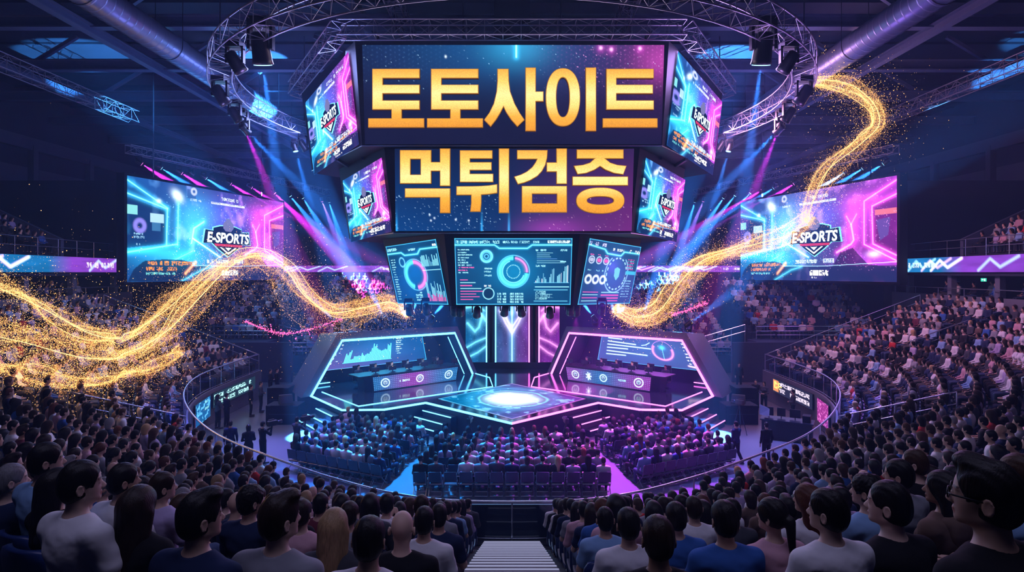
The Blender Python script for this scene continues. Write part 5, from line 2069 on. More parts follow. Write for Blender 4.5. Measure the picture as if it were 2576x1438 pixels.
# ---------------------------------------------------------------- the two player booths
ex = Vector((8.4, 7.1, 0)).normalized()
bk = Vector((-ex.y, ex.x, 0))
L = 11.0
up = Vector((0, 0, 1))
PROF = [(0.0, 0.0), (1.78, 2.92), (9.56, 2.84), (11.0, 0.0)]
SHELL = [(-0.55, -0.05), (1.55, 3.38), (9.80, 3.26), (11.45, -0.05)]
CONTROL = []
for sx in (-1, 1):
    W, hue = ('left', 'cyan') if sx < 0 else ('right', 'magenta')
    mm = M['neon_cyan'] if sx < 0 else M['neon_pink']
    fx = lambda p: Vector((p.x * -sx, p.y, p.z))
    O = Vector((-11.1, 32.9, ZS))
    root = empty('player_booth', fx(O + ex * 5.5))
    tag(root, 'angular booth with %s neon portal and data wall on the %s half of the stage' % (hue, hue), 'booth', 'player booths')
    ro = O + ex * 5.5

    def at(s, n, z):
        """s along the portal, n in front of it, z above the deck, in the frame of the booth."""
        return fx(O + ex * s - bk * n + up * z - ro)

    m_shell = mat('booth_shell_' + hue, (0.10, 0.10, 0.15), 0.4, 0.1, noise=0.1)
    # shell: outer skin from the portal backwards, with the opening left free
    mb = MB()
    dep = 2.9
    SB = [(-0.2, -0.05), (1.75, 3.1), (9.5, 3.0), (11.1, -0.05)]
    of, ob = [at(s, 0.05, z) for s, z in SHELL], [at(s, -dep, z) for s, z in SB]
    inf, inb = [at(s, 0.05, z) for s, z in PROF], [at(s, -dep + 0.1, z * 0.97) for s, z in PROF]
    b0 = 0
    vs = of + ob + inf + inb
    fs = []
    for i in range(3):
        fs += [(i, i + 1, 4 + i + 1, 4 + i), (8 + i, 12 + i, 12 + i + 1, 8 + i + 1), (i, 8 + i, 8 + i + 1, i + 1), (4 + i, 4 + i + 1, 12 + i + 1, 12 + i)]
    fs += [(0, 4, 12, 8), (3, 11, 15, 7)]
    mb.add(vs, fs)
    mb.build('shell', m_shell, root)
    # back wall
    mb = MB().loft([at(s, -dep + 0.2, z) for s, z in PROF], [at(s, -dep + 0.05, z) for s, z in PROF])
    mb.build('back_wall', M['stage_side'], root)
    # portal neon
    neon([at(s, 0.1, max(z, 0.02)) for s, z in PROF], 0.07, mm, root, 'portal_neon')
    neon([at(9.15, -0.1, 2.6), at(10.45, -0.1, 0.05)], 0.03, mm, root, 'inner_neon')
    neon([at(2.2, -dep + 0.35, 0.12), at(0.4, -dep + 0.45, 0.12)], 0.03, mm, root, 'skirting_neon')
    # data wall
    A, rq = hud_base(240, 90, 3.4, 50 + sx)
    if sx < 0:
        A.add((1 - A.x) * A.y * 0.7, (0.12, 0.01, 0.16))
        hs = (0.5, 0.42, 0.58, 0.66, 0.15, 0.18, 0.32, 0.30, 0.30, 0.34, 0.30, 0.46, 0.36, 0.28, 0.36, 0.42, 0.40, 0.50, 0.70, 0.95, 0.80, 0.9, 0.66, 0.6, 0.55, 0.5, 0.52, 0.56, 0.6, 0.55, 0.85, 0.78, 0.92)
        for k, v in enumerate(hs):
            x = 0.26 + k * 0.0125
            A.rect(x, 0.80 - v * 0.62, x + 0.0085, 0.80, (0.12, 0.78, 0.82), 1)
        A.rect(0.255, 0.80, 0.675, 0.825, (0.1, 0.6, 0.7), 0.9)
        for k in range(5):
            A.text(0.06 - k * 0.006, 0.16 + k * 0.15, 0.05, 12, (0.6, 0.85, 1.0), rq)
            A.text(0.19, 0.15 + k * 0.14, 0.03, 3, (0.5, 0.7, 1.0), rq)
        for k in range(8):
            A.text(0.715, 0.06 + k * 0.08, 0.03, int(5 + 8 * rq.random()), (0.5, 0.9, 1.0), rq)
    else:
        A.im = A.im * 0.8 + np.array((0.035, 0.02, 0.10))
        for k, (x1_, dy) in enumerate(((0.22, 0.02), (0.36, 0.06), (0.5, 0.05), (0.28, 0.0), (0.46, 0.05), (0.26, 0.0))):
            y = 0.10 + k * 0.125
            A.path([(0.08, y), (x1_ * 0.6, y + dy * 0.5), (x1_, y + dy)], 0.011, (0.5, 0.85, 1.0), 0.02)
        A.path([(0.42, 0.30), (0.46, 0.27), (0.5, 0.18)], 0.011, (0.5, 0.85, 1.0))
        A.ring(0.61, 0.45, 0.30, 0.02, (0.9, 0.12, 0.55), 0.2, 0.85, 1, 0, 0.04)
        A.ring(0.61, 0.42, 0.33, 0.007, (0.5, 0.15, 0.5), 0, 1)
        A.glow(0.61, 0.32, 0.025, 0.07, (0.05, 0.6, 0.85))
        A.seg(0.61, 0.36, 0.61, 0.72, 0.008, (0.1, 0.5, 0.7))
        for k in range(7):
            A.text(0.80, 0.12 + k * 0.11, 0.045, int(6 + 8 * rq.random()), (0.75, 0.8, 1.0), rq)
        A.path([(0.8, 0.88), (0.97, 0.98)], 0.012, (1.0, 0.6, 0.7), 0.03)
    sA, sB = (1.35, 8.75)
    c = [at(sA + 0.45, -dep + 0.27, 2.62), at(sB, -dep + 0.27, 2.58), at(sB + 0.35, -dep + 0.27, 0.85), at(sA - 0.55, -dep + 0.27, 0.85)]
    if sx > 0:
        c = [c[1], c[0], c[3], c[2]]
    panel('data_wall', A, *c, parent=root, gain=1.5)
    # lamps along the roof edge
    # team desk
    dk = empty('team_desk', fx(O + ex * 5.8 - bk * 0.9))
    tag(dk, 'long angled black team desk with lit %s patterned front and round emblems' % ('blue' if sx < 0 else 'purple and blue'), 'desk', 'team desks')
    do = O + ex * 5.8 - bk * 0.9
    dt = lambda s, n, z: fx(O + ex * s - bk * n + up * z - do)
    s0, s1 = 2.45, 8.95
    mb = MB().loft([dt(s0 + 0.15, 1.28, 0), dt(s1 - 0.05, 1.28, 0), dt(s1 - 0.05, 0.5, 0), dt(s0 + 0.15, 0.5, 0)],
                   [dt(s0, 1.42, 0.92), dt(s1, 1.42, 0.92), dt(s1, 0.5, 0.92), dt(s0, 0.5, 0.92)])
    mb.build('body', M['black'], dk)
    mb = MB().loft([dt(s0 - 0.3, 1.46, 0.92), dt(s1 + 0.05, 1.46, 0.92), dt(s1 + 0.05, 0.1, 0.92), dt(s0 - 0.3, 0.1, 0.92)],
                   [dt(s0 - 0.3, 1.46, 0.98), dt(s1 + 0.05, 1.46, 0.98), dt(s1 + 0.05, 0.1, 0.98), dt(s0 - 0.3, 0.1, 0.98)])
    mb.build('desk_top', M['black'], dk)
    A = Art(240, 50, 6.6)
    s_ = np.exp(-((A.x - (0.45 if sx < 0 else 0.42)) / (0.22 if sx < 0 else 0.28)) ** 2)[..., None]
    cb, cp = np.array((0.01, 0.11, 0.30)), np.array((0.22, 0.03, 0.30))
    A.im = (cb * (1 - s_) + cp * s_) if sx < 0 else (cp * (1 - s_) + cb * s_)
    dots = (np.sin(A.x * 300) > 0.5) & (np.sin(A.y * 46) > 0.5)
    A.add(dots * (0.3 + 0.7 * A.noise(rq, 8, 3, 2)), (0.2, 0.4, 0.65))
    for x, r_ in ((0.13, 0.30), (0.53, 0.26), (0.89, 0.30)) if sx < 0 else ((0.11, 0.28), (0.46, 0.26), (0.87, 0.32)):
        A.ring(x, 0.5, r_, 0.04, (0.6, 0.85, 0.95))
        A.disc(x, 0.48, r_ * 0.55, (0.55, 0.75, 0.85), 0.75)
        A.poly([(x - 0.018, 0.45), (x + 0.018, 0.45), (x, 0.68)], (0.08, 0.15, 0.35), 0.8)
    A.text(0.29, 0.42, 0.16, 7, (0.6, 0.85, 1), rq, 0, 1, 0.8) if sx < 0 else A.text(0.64, 0.42, 0.16, 5, (0.4, 0.75, 1), rq, 0, 1, 0.8)
    if sx > 0:
        for k in range(7):
            a_ = k * 0.9
            A.seg(0.28, 0.5, 0.28 + 0.03 * math.cos(a_), 0.5 + 0.28 * math.sin(a_), 0.05, (0.6, 0.8, 0.9))
    c = [dt(s0 + 0.55, 1.46, 0.86), dt(s1 - 0.1, 1.46, 0.86), dt(s1 - 0.15, 1.32, 0.06), dt(s0 + 0.7, 1.32, 0.06)]
    if sx > 0:
        c = [c[1], c[0], c[3], c[2]]
    panel('lit_front', A, *c, parent=dk)
    # players, chairs, monitors
    for k in range(6):
        s = s0 + 0.55 + k * 1.1
        pos = fx(O + ex * s - bk * -0.35)
        hd = math.atan2(-(-bk.x) * 1.0, -bk.y)           # faces out of the booth
        f = Vector((bk.x * sx, -bk.y, 0)) if True else None
        f = fx(-bk) if sx < 0 else Vector((bk.x, -bk.y, 0))
        f = Vector(((-bk).x * -sx, (-bk).y, 0))
        ang = math.atan2(-f.x, f.y)
        CONTROL.append((pos, ang, sx, k))
        o = empty('gaming_chair', pos, ang)
        tag(o, 'black gaming chair behind the %s desk, %s from the %s end' % ('blue-lit' if sx < 0 else 'purple-lit', nth(k + 1), 'outer'), 'chair', 'gaming chairs')
        MB().box((0, 0.0, 0.37), (0.5, 0.44, 0.1)).build('seat', M['black'], o)
        MB().loft([(-0.26, -0.23, 0.40), (0.26, -0.23, 0.40), (0.26, -0.32, 0.40), (-0.26, -0.32, 0.40)],
                  [(-0.18, -0.34, 1.28), (0.18, -0.34, 1.28), (0.18, -0.42, 1.28), (-0.18, -0.42, 1.28)]).build('backrest', M['black'], o)
        mb = MB().tube([(0, 0, 0.05), (0, 0, 0.4)], 0.035, 8)
        for q in range(5):
            a_ = q * 2 * math.pi / 5
            mb.tube([(0, 0, 0.08), (0.3 * math.cos(a_), 0.3 * math.sin(a_), 0.04)], 0.022, 6)
        mb.build('base', M['gunmetal'], o)
        mo = empty('monitor', fx(O + ex * (s + 0.42) - bk * 0.95 + up * 0.98), ang)
        tag(mo, 'black gaming monitor seen from behind on the %s desk, %s from the outer end' % ('blue-lit' if sx < 0 else 'purple-lit', nth(k + 1)), 'monitor', 'gaming monitors')
        MB().box((0, 0, 0.22), (0.48, 0.04, 0.26)).build('screen_shell', M['black'], mo)
        MB().box((0, -0.021, 0.22), (0.45, 0.004, 0.23)).build('display', M['mon'] if 'mon' in M else M.setdefault('mon', emis('monitor_picture', (0.35, 0.55, 0.9), 0.9)), mo)
        mb = MB().box((0, 0.03, 0.08), (0.05, 0.04, 0.16)).box((0, 0.03, 0.012), (0.22, 0.16, 0.024))
        mb.build('foot', M['gunmetal'], mo)

# equipment beside the stage
for sx in (-1, 1):
    W = 'left' if sx < 0 else 'right'
    for nm, c, d, lb in (('flight_case', (-12.1, 31.9, 0.5), (1.7, 1.1, 1.0), 'long black flight case on the floor by the %s booth' % W),
                         ('speaker_cabinet', (-13.2, 34.1, 0.75), (1.2, 1.0, 1.5), 'tall black speaker cabinet standing behind the flight case, %s of the stage' % W)):
        o = empty(nm, (c[0] * -sx, c[1], 0))
        tag(o, lb, 'speaker' if 'speaker' in nm else 'case')
        MB().box((0, 0, c[2]), d).build('cabinet', M['housing'], o)
        mb = MB()
        for ix in (-1, 1):
            for iz in (0.02, d[2] - 0.02):
                mb.bar((ix * (d[0] / 2 - 0.02), -d[1] / 2 - 0.01, iz), (ix * (d[0] / 2 - 0.25), -d[1] / 2 - 0.01, iz), 0.03, 0.05)
        mb.box((0, -d[1] / 2 - 0.012, d[2] * 0.55), (d[0] * 0.8, 0.02, 0.04))
        mb.build('edge_trim', M['gunmetal'], o)
    o = empty('stage_monitor', (-12.1 * -sx, 31.9, 1.0), 0.5 * -sx)
    tag(o, 'small wedge monitor speaker lying on the flight case, %s of the stage' % W, 'speaker')
    MB().loft([(-0.35, -0.3, 0), (0.35, -0.3, 0), (0.35, 0.25, 0), (-0.35, 0.25, 0)], [(-0.33, 0.0, 0.45), (0.33, 0.0, 0.45), (0.33, 0.2, 0.45), (-0.33, 0.2, 0.45)]).build('cabinet', M['black'], o)
    MB().loft([(-0.3, -0.27, 0.06), (0.3, -0.27, 0.06), (0.3, -0.05, 0.4), (-0.3, -0.05, 0.4)], [(-0.3, -0.29, 0.06), (0.3, -0.29, 0.06), (0.3, -0.07, 0.4), (-0.3, -0.07, 0.4)]).build('grille', M['gunmetal'], o)

# camera desk by the right railing
o = empty('control_desk', (13.2, 28.6, 0), math.radians(-30))
o.scale = (0.68, 0.85, 1)
tag(o, 'black broadcast desk crowded with screens and gear by the right railing', 'desk')
MB().box((0, 0, 0.45), (3.2, 1.0, 0.9)).build('desk_body', M['black'], o)
MB().box((0, 0, 0.93), (3.4, 1.15, 0.06)).build('desk_top', M['gunmetal'], o)
for k, (x, y, w) in enumerate(((-1.2, 0.1, 0.6), (-0.4, 0.15, 0.55), (0.5, 0.1, 0.7))):
    MB().box((x, y, 1.25), (w, 0.05, 0.4)).build('screen_back', M['black'], o)
    MB().box((x, y, 1.0), (0.06, 0.05, 0.14)).build('screen_foot', M['gunmetal'], o)
MB().box((1.25, -0.1, 1.12), (0.5, 0.6, 0.3)).build('rack', M['housing'], o)
MB().loft([(-1.75, -0.5, 1.15), (-1.1, -0.5, 1.1), (-1.1, -0.46, 1.1), (-1.75, -0.46, 1.15)], [(-1.75, -0.3, 1.6), (-1.1, -0.3, 1.42), (-1.1, -0.26, 1.42), (-1.75, -0.26, 1.6)]).build('script_board', M['fascia'], o)
ARCS = ARC


def video_camera(loc, rz, label, tripod=True):
    o = empty('video_camera', loc, rz)
    tag(o, label, 'camera', 'video cameras')
    h = 1.45 if tripod else 0.0
    MB().box((0, 0, h + 0.12), (0.16, 0.42, 0.2)).build('camera_body', M['black'], o)
    MB().tube([(0, 0.2, h + 0.12), (0, 0.45, h + 0.12)], [0.055, 0.075], 10).build('lens', M['gunmetal'], o, True)
    MB().box((0, -0.05, h + 0.27), (0.05, 0.26, 0.05)).build('handle', M['black'], o)
    if tripod:
        mb = MB()
        for k in range(3):
            a = k * 2.094 + 0.5
            MB().tube([(0, 0, h), (0.42 * math.cos(a), 0.42 * math.sin(a), 0.0)], 0.018, 6).build('leg', M['gunmetal'], o)
        MB().tube([(0, 0, h - 0.15), (0, 0, h + 0.04)], 0.035, 8).build('head', M['black'], o)
    return o


video_camera((-1.85, 25.95, 0), -0.15, 'video camera on tripod before the stage point, above the middle floor block, cyan side')
video_camera((2.35, 25.95, 0), 0.15, 'video camera on tripod before the stage point, above the middle floor block, magenta side')
video_camera((11.3, 29.6, 0), 0.6, 'video camera on tripod beside the broadcast desk')

# lit signs on the podium wall
def podium_point(i, z, lift=0.05):
    e = EDGE[i] - NOUT[i] * (0.03 + lift)
    return Vector((e[0], e[1], z))


def edge_idx(y, side):
    r = range(0, MID) if side < 0 else range(len(EDGE) - 1, MID, -1)
    return min(r, key=lambda i: abs(EDGE[i, 1] - y))


def interp_edge(y, side):
    ys, xs = EDGE[:MID + 1, 1][::-1], EDGE[:MID + 1, 0][::-1]
    x = np.interp(y, ys, xs)
    return x if side < 0 else -x


def podium_sign(nm, y0, y1, z0, z1, art, side, label):
    a, b = Vector((interp_edge(y0, side), y0, 0)), Vector((interp_edge(y1, side), y1, 0))
    d = (b - a).normalized()
    n = Vector((d.y, -d.x, 0))
    if n.x * side > 0:
        n = -n
    a, b = a + n * 0.16, b + n * 0.16
    o = empty(nm, (a + b) / 2 + up * z0)
    tag(o, label, 'sign')
    q = o.location
    c = [a + up * z1 - q, b + up * z1 - q, b + up * z0 - q, a + up * z0 - q]
    if side > 0:
        c = [c[1], c[0], c[3], c[2]]
    panel('lit_face', art, *c, parent=o)
    MB().loft([p - n * 0.02 for p in c], [p - n * 0.09 for p in c]).build('case', M['gunmetal'], o)


rs_ = np.random.default_rng(77)
A = Art(130, 60, 3.2, (0.012, 0.03, 0.05))
A.text(0.02, 0.12, 0.3, 13, (0.45, 0.9, 0.95), rs_, 0, 1, 0.75)
A.text(0.02, 0.56, 0.3, 12, (0.45, 0.9, 0.95), rs_, 0, 1, 0.75)
podium_sign('lit_sign', 31.4, 36.8, 0.85, 1.62, A, -1, 'lit cyan two-line text sign on the podium wall, left of the stage')
A = Art(50, 50, 1.2, (0.01, 0.10, 0.30))
A.add(A.noise(rs_, 8, 8, 3) > 0.6, (0.1, 0.4, 0.7))
A.text(0.6, 0.1, 0.12, 4, (0.3, 0.8, 0.9), rs_)
A.text(0.6, 0.4, 0.12, 4, (0.3, 0.8, 0.9), rs_)
podium_sign('lit_sign', 28.6, 31.0, 0.55, 1.6, A, -1, 'blue lit picture panel on the podium wall, left of the stage')
A = Art(24, 40, 0.6, (0.02, 0.04, 0.06))
A.rect(0.15, 0.08, 0.85, 0.62, (0.6, 0.9, 0.95))
A.rect(0.3, 0.2, 0.7, 0.5, (0.03, 0.08, 0.12))
A.text(0.15, 0.7, 0.22, 3, (0.6, 0.9, 0.95), rs_, 0, 1, 0.8)
podium_sign('lit_sign', 26.2, 26.8, 0.5, 1.25, A, -1, 'small white icon sign on the podium wall at the left bend')
podium_sign('lit_sign', 26.2, 26.8, 0.5, 1.25, A, 1, 'small white icon sign on the podium wall at the right bend')
A = Art(130, 60, 3.2, (0.02, 0.02, 0.05))
A.rect(0.0, 0.1, 0.16, 0.9, (0.8, 0.3, 0.12), 0.9)
A.text(0.03, 0.2, 0.5, 2, (1.0, 0.75, 0.2), rs_)
A.text(0.2, 0.12, 0.3, 11, (0.75, 0.65, 0.85), rs_, 0, 1, 0.75)
A.text(0.2, 0.56, 0.3, 11, (0.75, 0.65, 0.85), rs_, 0, 1, 0.75)
podium_sign('lit_sign', 31.2, 36.2, 0.8, 1.62, A, 1, 'orange and white two-line text sign on the podium wall, right of the stage')
A = Art(50, 50, 1.0, (0.3, 0.03, 0.25))
A.add(A.noise(rs_, 12, 12, 3) > 0.58, (0.5, 0.15, 0.4))
podium_sign('lit_sign', 28.6, 30.5, 0.45, 1.6, A, 1, 'magenta lit picture panel on the podium wall, right of the stage')

# ribbon boards on the suite level and the back wall
def ribbon(nm, a, b, z0, z1, seed, pink, label):
    L_ = (b - a).length
    A = Art(260, 18, L_ / (z1 - z0), (0.006, 0.07, 0.3))
    r_ = np.random.default_rng(seed)
    t = np.clip((A.x - (0.60 if a.x < 0 else 0.34)) * 9 + 0.5, 0, 1) if pink == 'grad' else (np.ones_like(A.x) if pink else np.zeros_like(A.x))
    t = t[..., None]
    A.im = np.array((0.01, 0.18, 0.5)) * (1 - t) + np.array((0.22, 0.05, 0.55)) * t
    A.im *= (0.6 + 0.8 * A.noise(r_, 12, 3, 3))[..., None]
    for k in range(9):
        x = r_.random()
        A.path([(x, 0.9), (x + 0.05, 0.2), (x + 0.09, 0.7), (x + 0.16, 0.1)], 0.09, (0.35, 0.7, 1.0) if r_.random() < 0.6 else (0.9, 0.5, 1.0))
    A.text(0.1, 0.3, 0.4, 12, (0.7, 0.9, 1), r_, 0, 1, 0.75)
    A.text(0.72, 0.3, 0.4, 14, (0.9, 0.8, 1), r_, 0, 1, 0.75)
    o = empty(nm, (a + b) / 2 + up * z0)
    tag(o, label, 'ribbon board', 'ribbon boards')
    q = o.location
    c = [a + up * z1 - q, b + up * z1 - q, b + up * z0 - q, a + up * z0 - q]
    n = (c[1] - c[0]).cross(c[3] - c[0]).normalized()
    if n.dot(Vector((0, 0, 8)) - a) < 0:
        n = -n
    panel('lit_face', A, *c, parent=o, gain=0.9)
    MB().loft([p - n * 0.02 for p in c], [p - n * 0.12 for p in c]).build('case', M['housing'], o)


for sx in (-1, 1):
    W = 'left' if sx < 0 else 'right'
    f = lambda D: Vector((sx * (27.3 + (D - 32) * 0.125 - 0.32), D, 0))
    a, b = (f(24), f(44.6)) if sx < 0 else (f(44.6), f(24))
    ribbon('ribbon_board', a, b, 8.02, 8.98, 3 + sx, 'grad', 'long lit ribbon board along the suite level, %s side' % W)
    a, b = (Vector((-29, 66, 0)), Vector((-9, 66, 0))) if sx < 0 else (Vector((9, 66, 0)), Vector((29, 66, 0)))
    ribbon('ribbon_board', a, b, 8.05, 8.75, 13 + sx, True, 'lit purple ribbon board on the far wall, %s of the scoreboard' % W)
    struct(MB().box((sx * 19, 66.4, 7.0), (21, 0.5, 3.9)).build('wall_gallery', M['wall']), 'dark gallery wall behind the far stands')

o = empty('exit_sign', (32.0, 40.4, 7.5))
tag(o, 'small green lit exit sign on the back wall of the suite, right side', 'sign')
MB().box((0, 0, 0), (0.08, 0.55, 0.28)).build('sign_case', M['gunmetal'], o)
MB().box((-0.045, 0, 0), (0.012, 0.48, 0.22)).build('sign_face', emis('green_exit_sign', (0.05, 0.7, 0.5), 1.2), o)
MB().box((-0.053, -0.1, 0), (0.008, 0.08, 0.16)).box((-0.053, 0.08, 0.02), (0.008, 0.16, 0.05)).build('sign_pictogram', M['white_led'], o)
# ---------------------------------------------------------------- trusses
def lattice(mb, C, n, r, closed=False):
    """Zigzag braces between the four chords C (each a list of points)."""
    m = len(C[0]) - (0 if closed else 1)
    g = len(C[0])
    for a, b in ((0, 1), (1, 2), (2, 3), (3, 0)):
        for i in range(m):
            j = (i + 1) % g
            p, q = (C[a][i], C[b][j]) if i % 2 == 0 else (C[b][i], C[a][j])
            mb.tube([p, q], r, 4, caps=False)
            mb.tube([C[a][i], C[b][i]], r, 4, caps=False)


def truss(name, A, B, w, h, label, group='lighting trusses', bays=None, r=0.03):
    A, B = Vector(A), Vector(B)
    root = empty(name, A)
    tag(root, label, 'truss', group)
    d = B - A
    x = d.cross(Vector((0, 0, 1))).normalized() * (w / 2)
    z = Vector((0, 0, h / 2))
    n = bays or max(4, int(d.length / 0.8))
    C = [[o + d * (i / n) for i in range(n + 1)] for o in (x + z, x - z, -x - z, -x + z)]
    for c in C:
        MB().tube([c[0], c[-1]], r, 6).build('chord', M['alu'], root, True)
    mb = MB()
    lattice(mb, C, n, r * 0.45)
    mb.build('lattice', M['alu'], root)
    return root


RC, RR, RZ = Vector((0, 32, 16.9)), 14.1, 16.9
root = empty('ring_truss', RC)
tag(root, 'giant circular lattice truss hanging around the scoreboard', 'truss')
n = 96
C = []
for dr, dz in ((0.48, 0.4), (0.48, -0.4), (-0.48, -0.4), (-0.48, 0.4)):
    C.append([Vector(((RR + dr) * math.cos(2 * math.pi * i / n), (RR + dr) * math.sin(2 * math.pi * i / n), dz)) for i in range(n)])
for c in C:
    MB().tube(c, 0.034, 6, closed=True).build('chord', M['alu'], root, True)
mb = MB()
lattice(mb, C, n, 0.013, True)
mb.build('lattice', M['alu'], root)
for k in range(8):
    a = (k + 0.5) * math.pi / 4
    MB().tube([(RR * math.cos(a), RR * math.sin(a), 0.4), (RR * math.cos(a), RR * math.sin(a), 5.9)], 0.03, 5).build('hanger', M['gunmetal'], root)

HX = [(-7.35, 25.3), (-12.2, 33.4), (-7.5, 42.3), (7.5, 42.3), (12.2, 33.4), (7.35, 25.3)]
root = empty('hexagon_truss', (0, 33.4, 18.3))
tag(root, 'six-sided lattice truss just above the scoreboard', 'truss')
ho = Vector((0, 33.4, 18.3))
mb = MB()
for a, b in zip(HX, HX[1:] + HX[:1]):
    A_, B_ = Vector((*a, 18.3)) - ho, Vector((*b, 18.3)) - ho
    d = B_ - A_
    x = d.cross(up).normalized() * 0.32
    z = up * 0.32
    m = max(6, int(d.length / 0.75))
    C = [[o + A_ + d * (i / m) for i in range(m + 1)] for o in (x + z, x - z, -x - z, -x + z)]
    for c in C:
        MB().tube([c[0], c[-1]], 0.03, 6).build('chord', M['alu'], root, True)
    lattice(mb, C, m, 0.012)
mb.build('lattice', M['alu'], root)

TR = {}
for sx in (-1, 1):
    W = 'left' if sx < 0 else 'right'
    truss('straight_truss', (sx * 26, 22, 18.7), (sx * 26, 41, 18.7), 0.75, 0.75, 'long straight truss under the roof along the %s side wall' % W)
    truss('straight_truss', (sx * 5.1, 17, 19.7), (sx * 5.1, 30, 19.7), 0.6, 0.6, 'short truss running to the hexagon truss above the scoreboard, %s of the mast' % W)
    a, b, c = Vector((sx * 26.4, 41, 16.5)), Vector((sx * 21.4, 56, 16.45)), Vector((sx * 19.5, 63.5, 16.5))
    truss('straight_truss', a, b, 0.55, 0.55, 'lamp-hung truss above the %s giant video screen' % W, r=0.036)
    truss('straight_truss', b + (c - b) * 0.06, c, 0.55, 0.55, 'far short truss between the %s video screen and the scoreboard' % W, r=0.036)
    TR[sx] = (a, b, c)


# ---------------------------------------------------------------- lamps
BEAM_GAIN = 30.0
COLS = {'blue': (0.08, 0.42, 1.0), 'magenta': (2.0, 0.05, 0.8), 'lilac': (0.9, 0.3, 1.0), 'white': (1.2, 1.0, 1.0)}


def moving_head(loc, target, col, label, group, power=0.0, size=1.0, ang=9.0, hang=True):
    loc, target = Vector(loc), Vector(target)
    o = empty('moving_head_lamp', loc)
    tag(o, label, 'stage lamp', group)
    d = (target - loc).normalized()
    q = d.to_track_quat('-Z', 'Y').to_matrix().to_4x4()
    s = size
    sg_ = 1 if hang else -1
    MB().box((0, 0, sg_ * 0.40 * s), (0.34 * s, 0.34 * s, 0.16 * s)).build('lamp_base', M['lamp'], o)
    mb = MB()
    for k in (-1, 1):
        mb.box((k * 0.19 * s, 0, sg_ * 0.17 * s), (0.05 * s, 0.12 * s, 0.40 * s))
    mb.box((0, 0, sg_ * 0.34 * s), (0.42 * s, 0.12 * s, 0.05 * s))
    mb.build('yoke', M['lamp'], o)
    prof = [(0.09, 0.26), (0.14, 0.22), (0.15, 0.0), (0.16, -0.18), (0.175, -0.26)]
    MB().lathe([(r * s, z * s) for r, z in prof], 14, q).build('lamp_head', M['lamp'], o, True)
    lens = {'blue': 'lens_blue', 'white': 'lens_blue', 'magenta': 'lens_pink', 'lilac': 'lens_pink', None: 'black'}[col]
    MB().lathe([(0.155 * s, -0.255 * s), (0.15 * s, -0.275 * s), (0.02 * s, -0.285 * s)], 14, q).build('lens', M[lens], o, True)
    if col and power:
        l = bpy.data.lights.new('beam', 'SPOT')
        l.energy = power * BEAM_GAIN
        l.color = COLS[col]
        l.spot_size = math.radians(ang)
        l.spot_blend = 0.35
        l.shadow_soft_size = 0.06
        lo = bpy.data.objects.new('beam', l)
        COL.objects.link(lo)
        lo.location = loc + d * 0.32 * s
        lo.rotation_euler = d.to_track_quat('-Z', 'Y').to_euler()
    return o


P_TRUSS = 42000.0
for sx, rows in ((-1, ((350, 408, 'magenta'), (400, 419, 'blue'), (452, 432, 'magenta'), (483, 436, None), (514, 445, 'blue'), (537, 449, None), (577, 459, 'magenta'), (629, 469, 'magenta'), (658, 476, None),
                       (688, 482, 'magenta'), (728, 489, 'blue'), (760, 494, 'blue'), (809, 502, 'lilac'), (840, 504, 'blue'))),
                 (1, ((2227, 408, 'blue'), (2176, 420, 'blue'), (2128, 431, 'white'), (2041, 451, None), (2002, 459, 'magenta'), (1950, 470, 'blue'), (1920, 475, 'magenta'),
                      (1891, 482, 'blue'), (1852, 488, 'blue'), (1822, 494, 'blue'), (1770, 502, 'lilac'), (1739, 504, 'blue')))):
    W = 'left' if sx < 0 else 'right'
    a, b, c = TR[sx]
    for k, (px_, py_, col) in enumerate(rows):
        # where the line of sight crosses the truss line in plan
        best = None
        for t in np.linspace(0, 1, 200):
            for p, q in ((a, b), (b, c)):
                w = p.lerp(q, t)
                e = abs(w.x / w.y - (px_ - CX) / F)
                if best is None or e < best[0]:
                    best = (e, w)
        w = best[1]
        loc = Vector((w.x, w.y - 0.1, EYE + (HY - py_) / F * w.y))
        out_ = (px_ - CX) * sx
        if out_ > 610:                 # over the screen: along the truss, downwards behind it
            tgt = U(px_ - sx * 260, py_ + 165, w.y + 4.5)
        else:                          # past the screen: down towards the stage
            f_ = max(0.25, (out_ - 400) / 200)
            tgt = U(px_ - sx * 200 * f_, py_ + 200, w.y + 2)
        lab = '%s moving-head lamp, %s along the truss from the outer end of the %s video screen' % ('unlit' if col is None else {'blue': 'blue-beamed', 'magenta': 'magenta-beamed', 'lilac': 'lilac-beamed', 'white': 'pale-beamed'}[col], nth(k + 1), W)
        moving_head(loc, tgt, col, lab, 'lamps above the video screens', P_TRUSS * (0.5 if col == 'lilac' else 1.0), 0.85, 12.0)
        MB_h = w.z - 0.27 - (loc.z + 0.5)

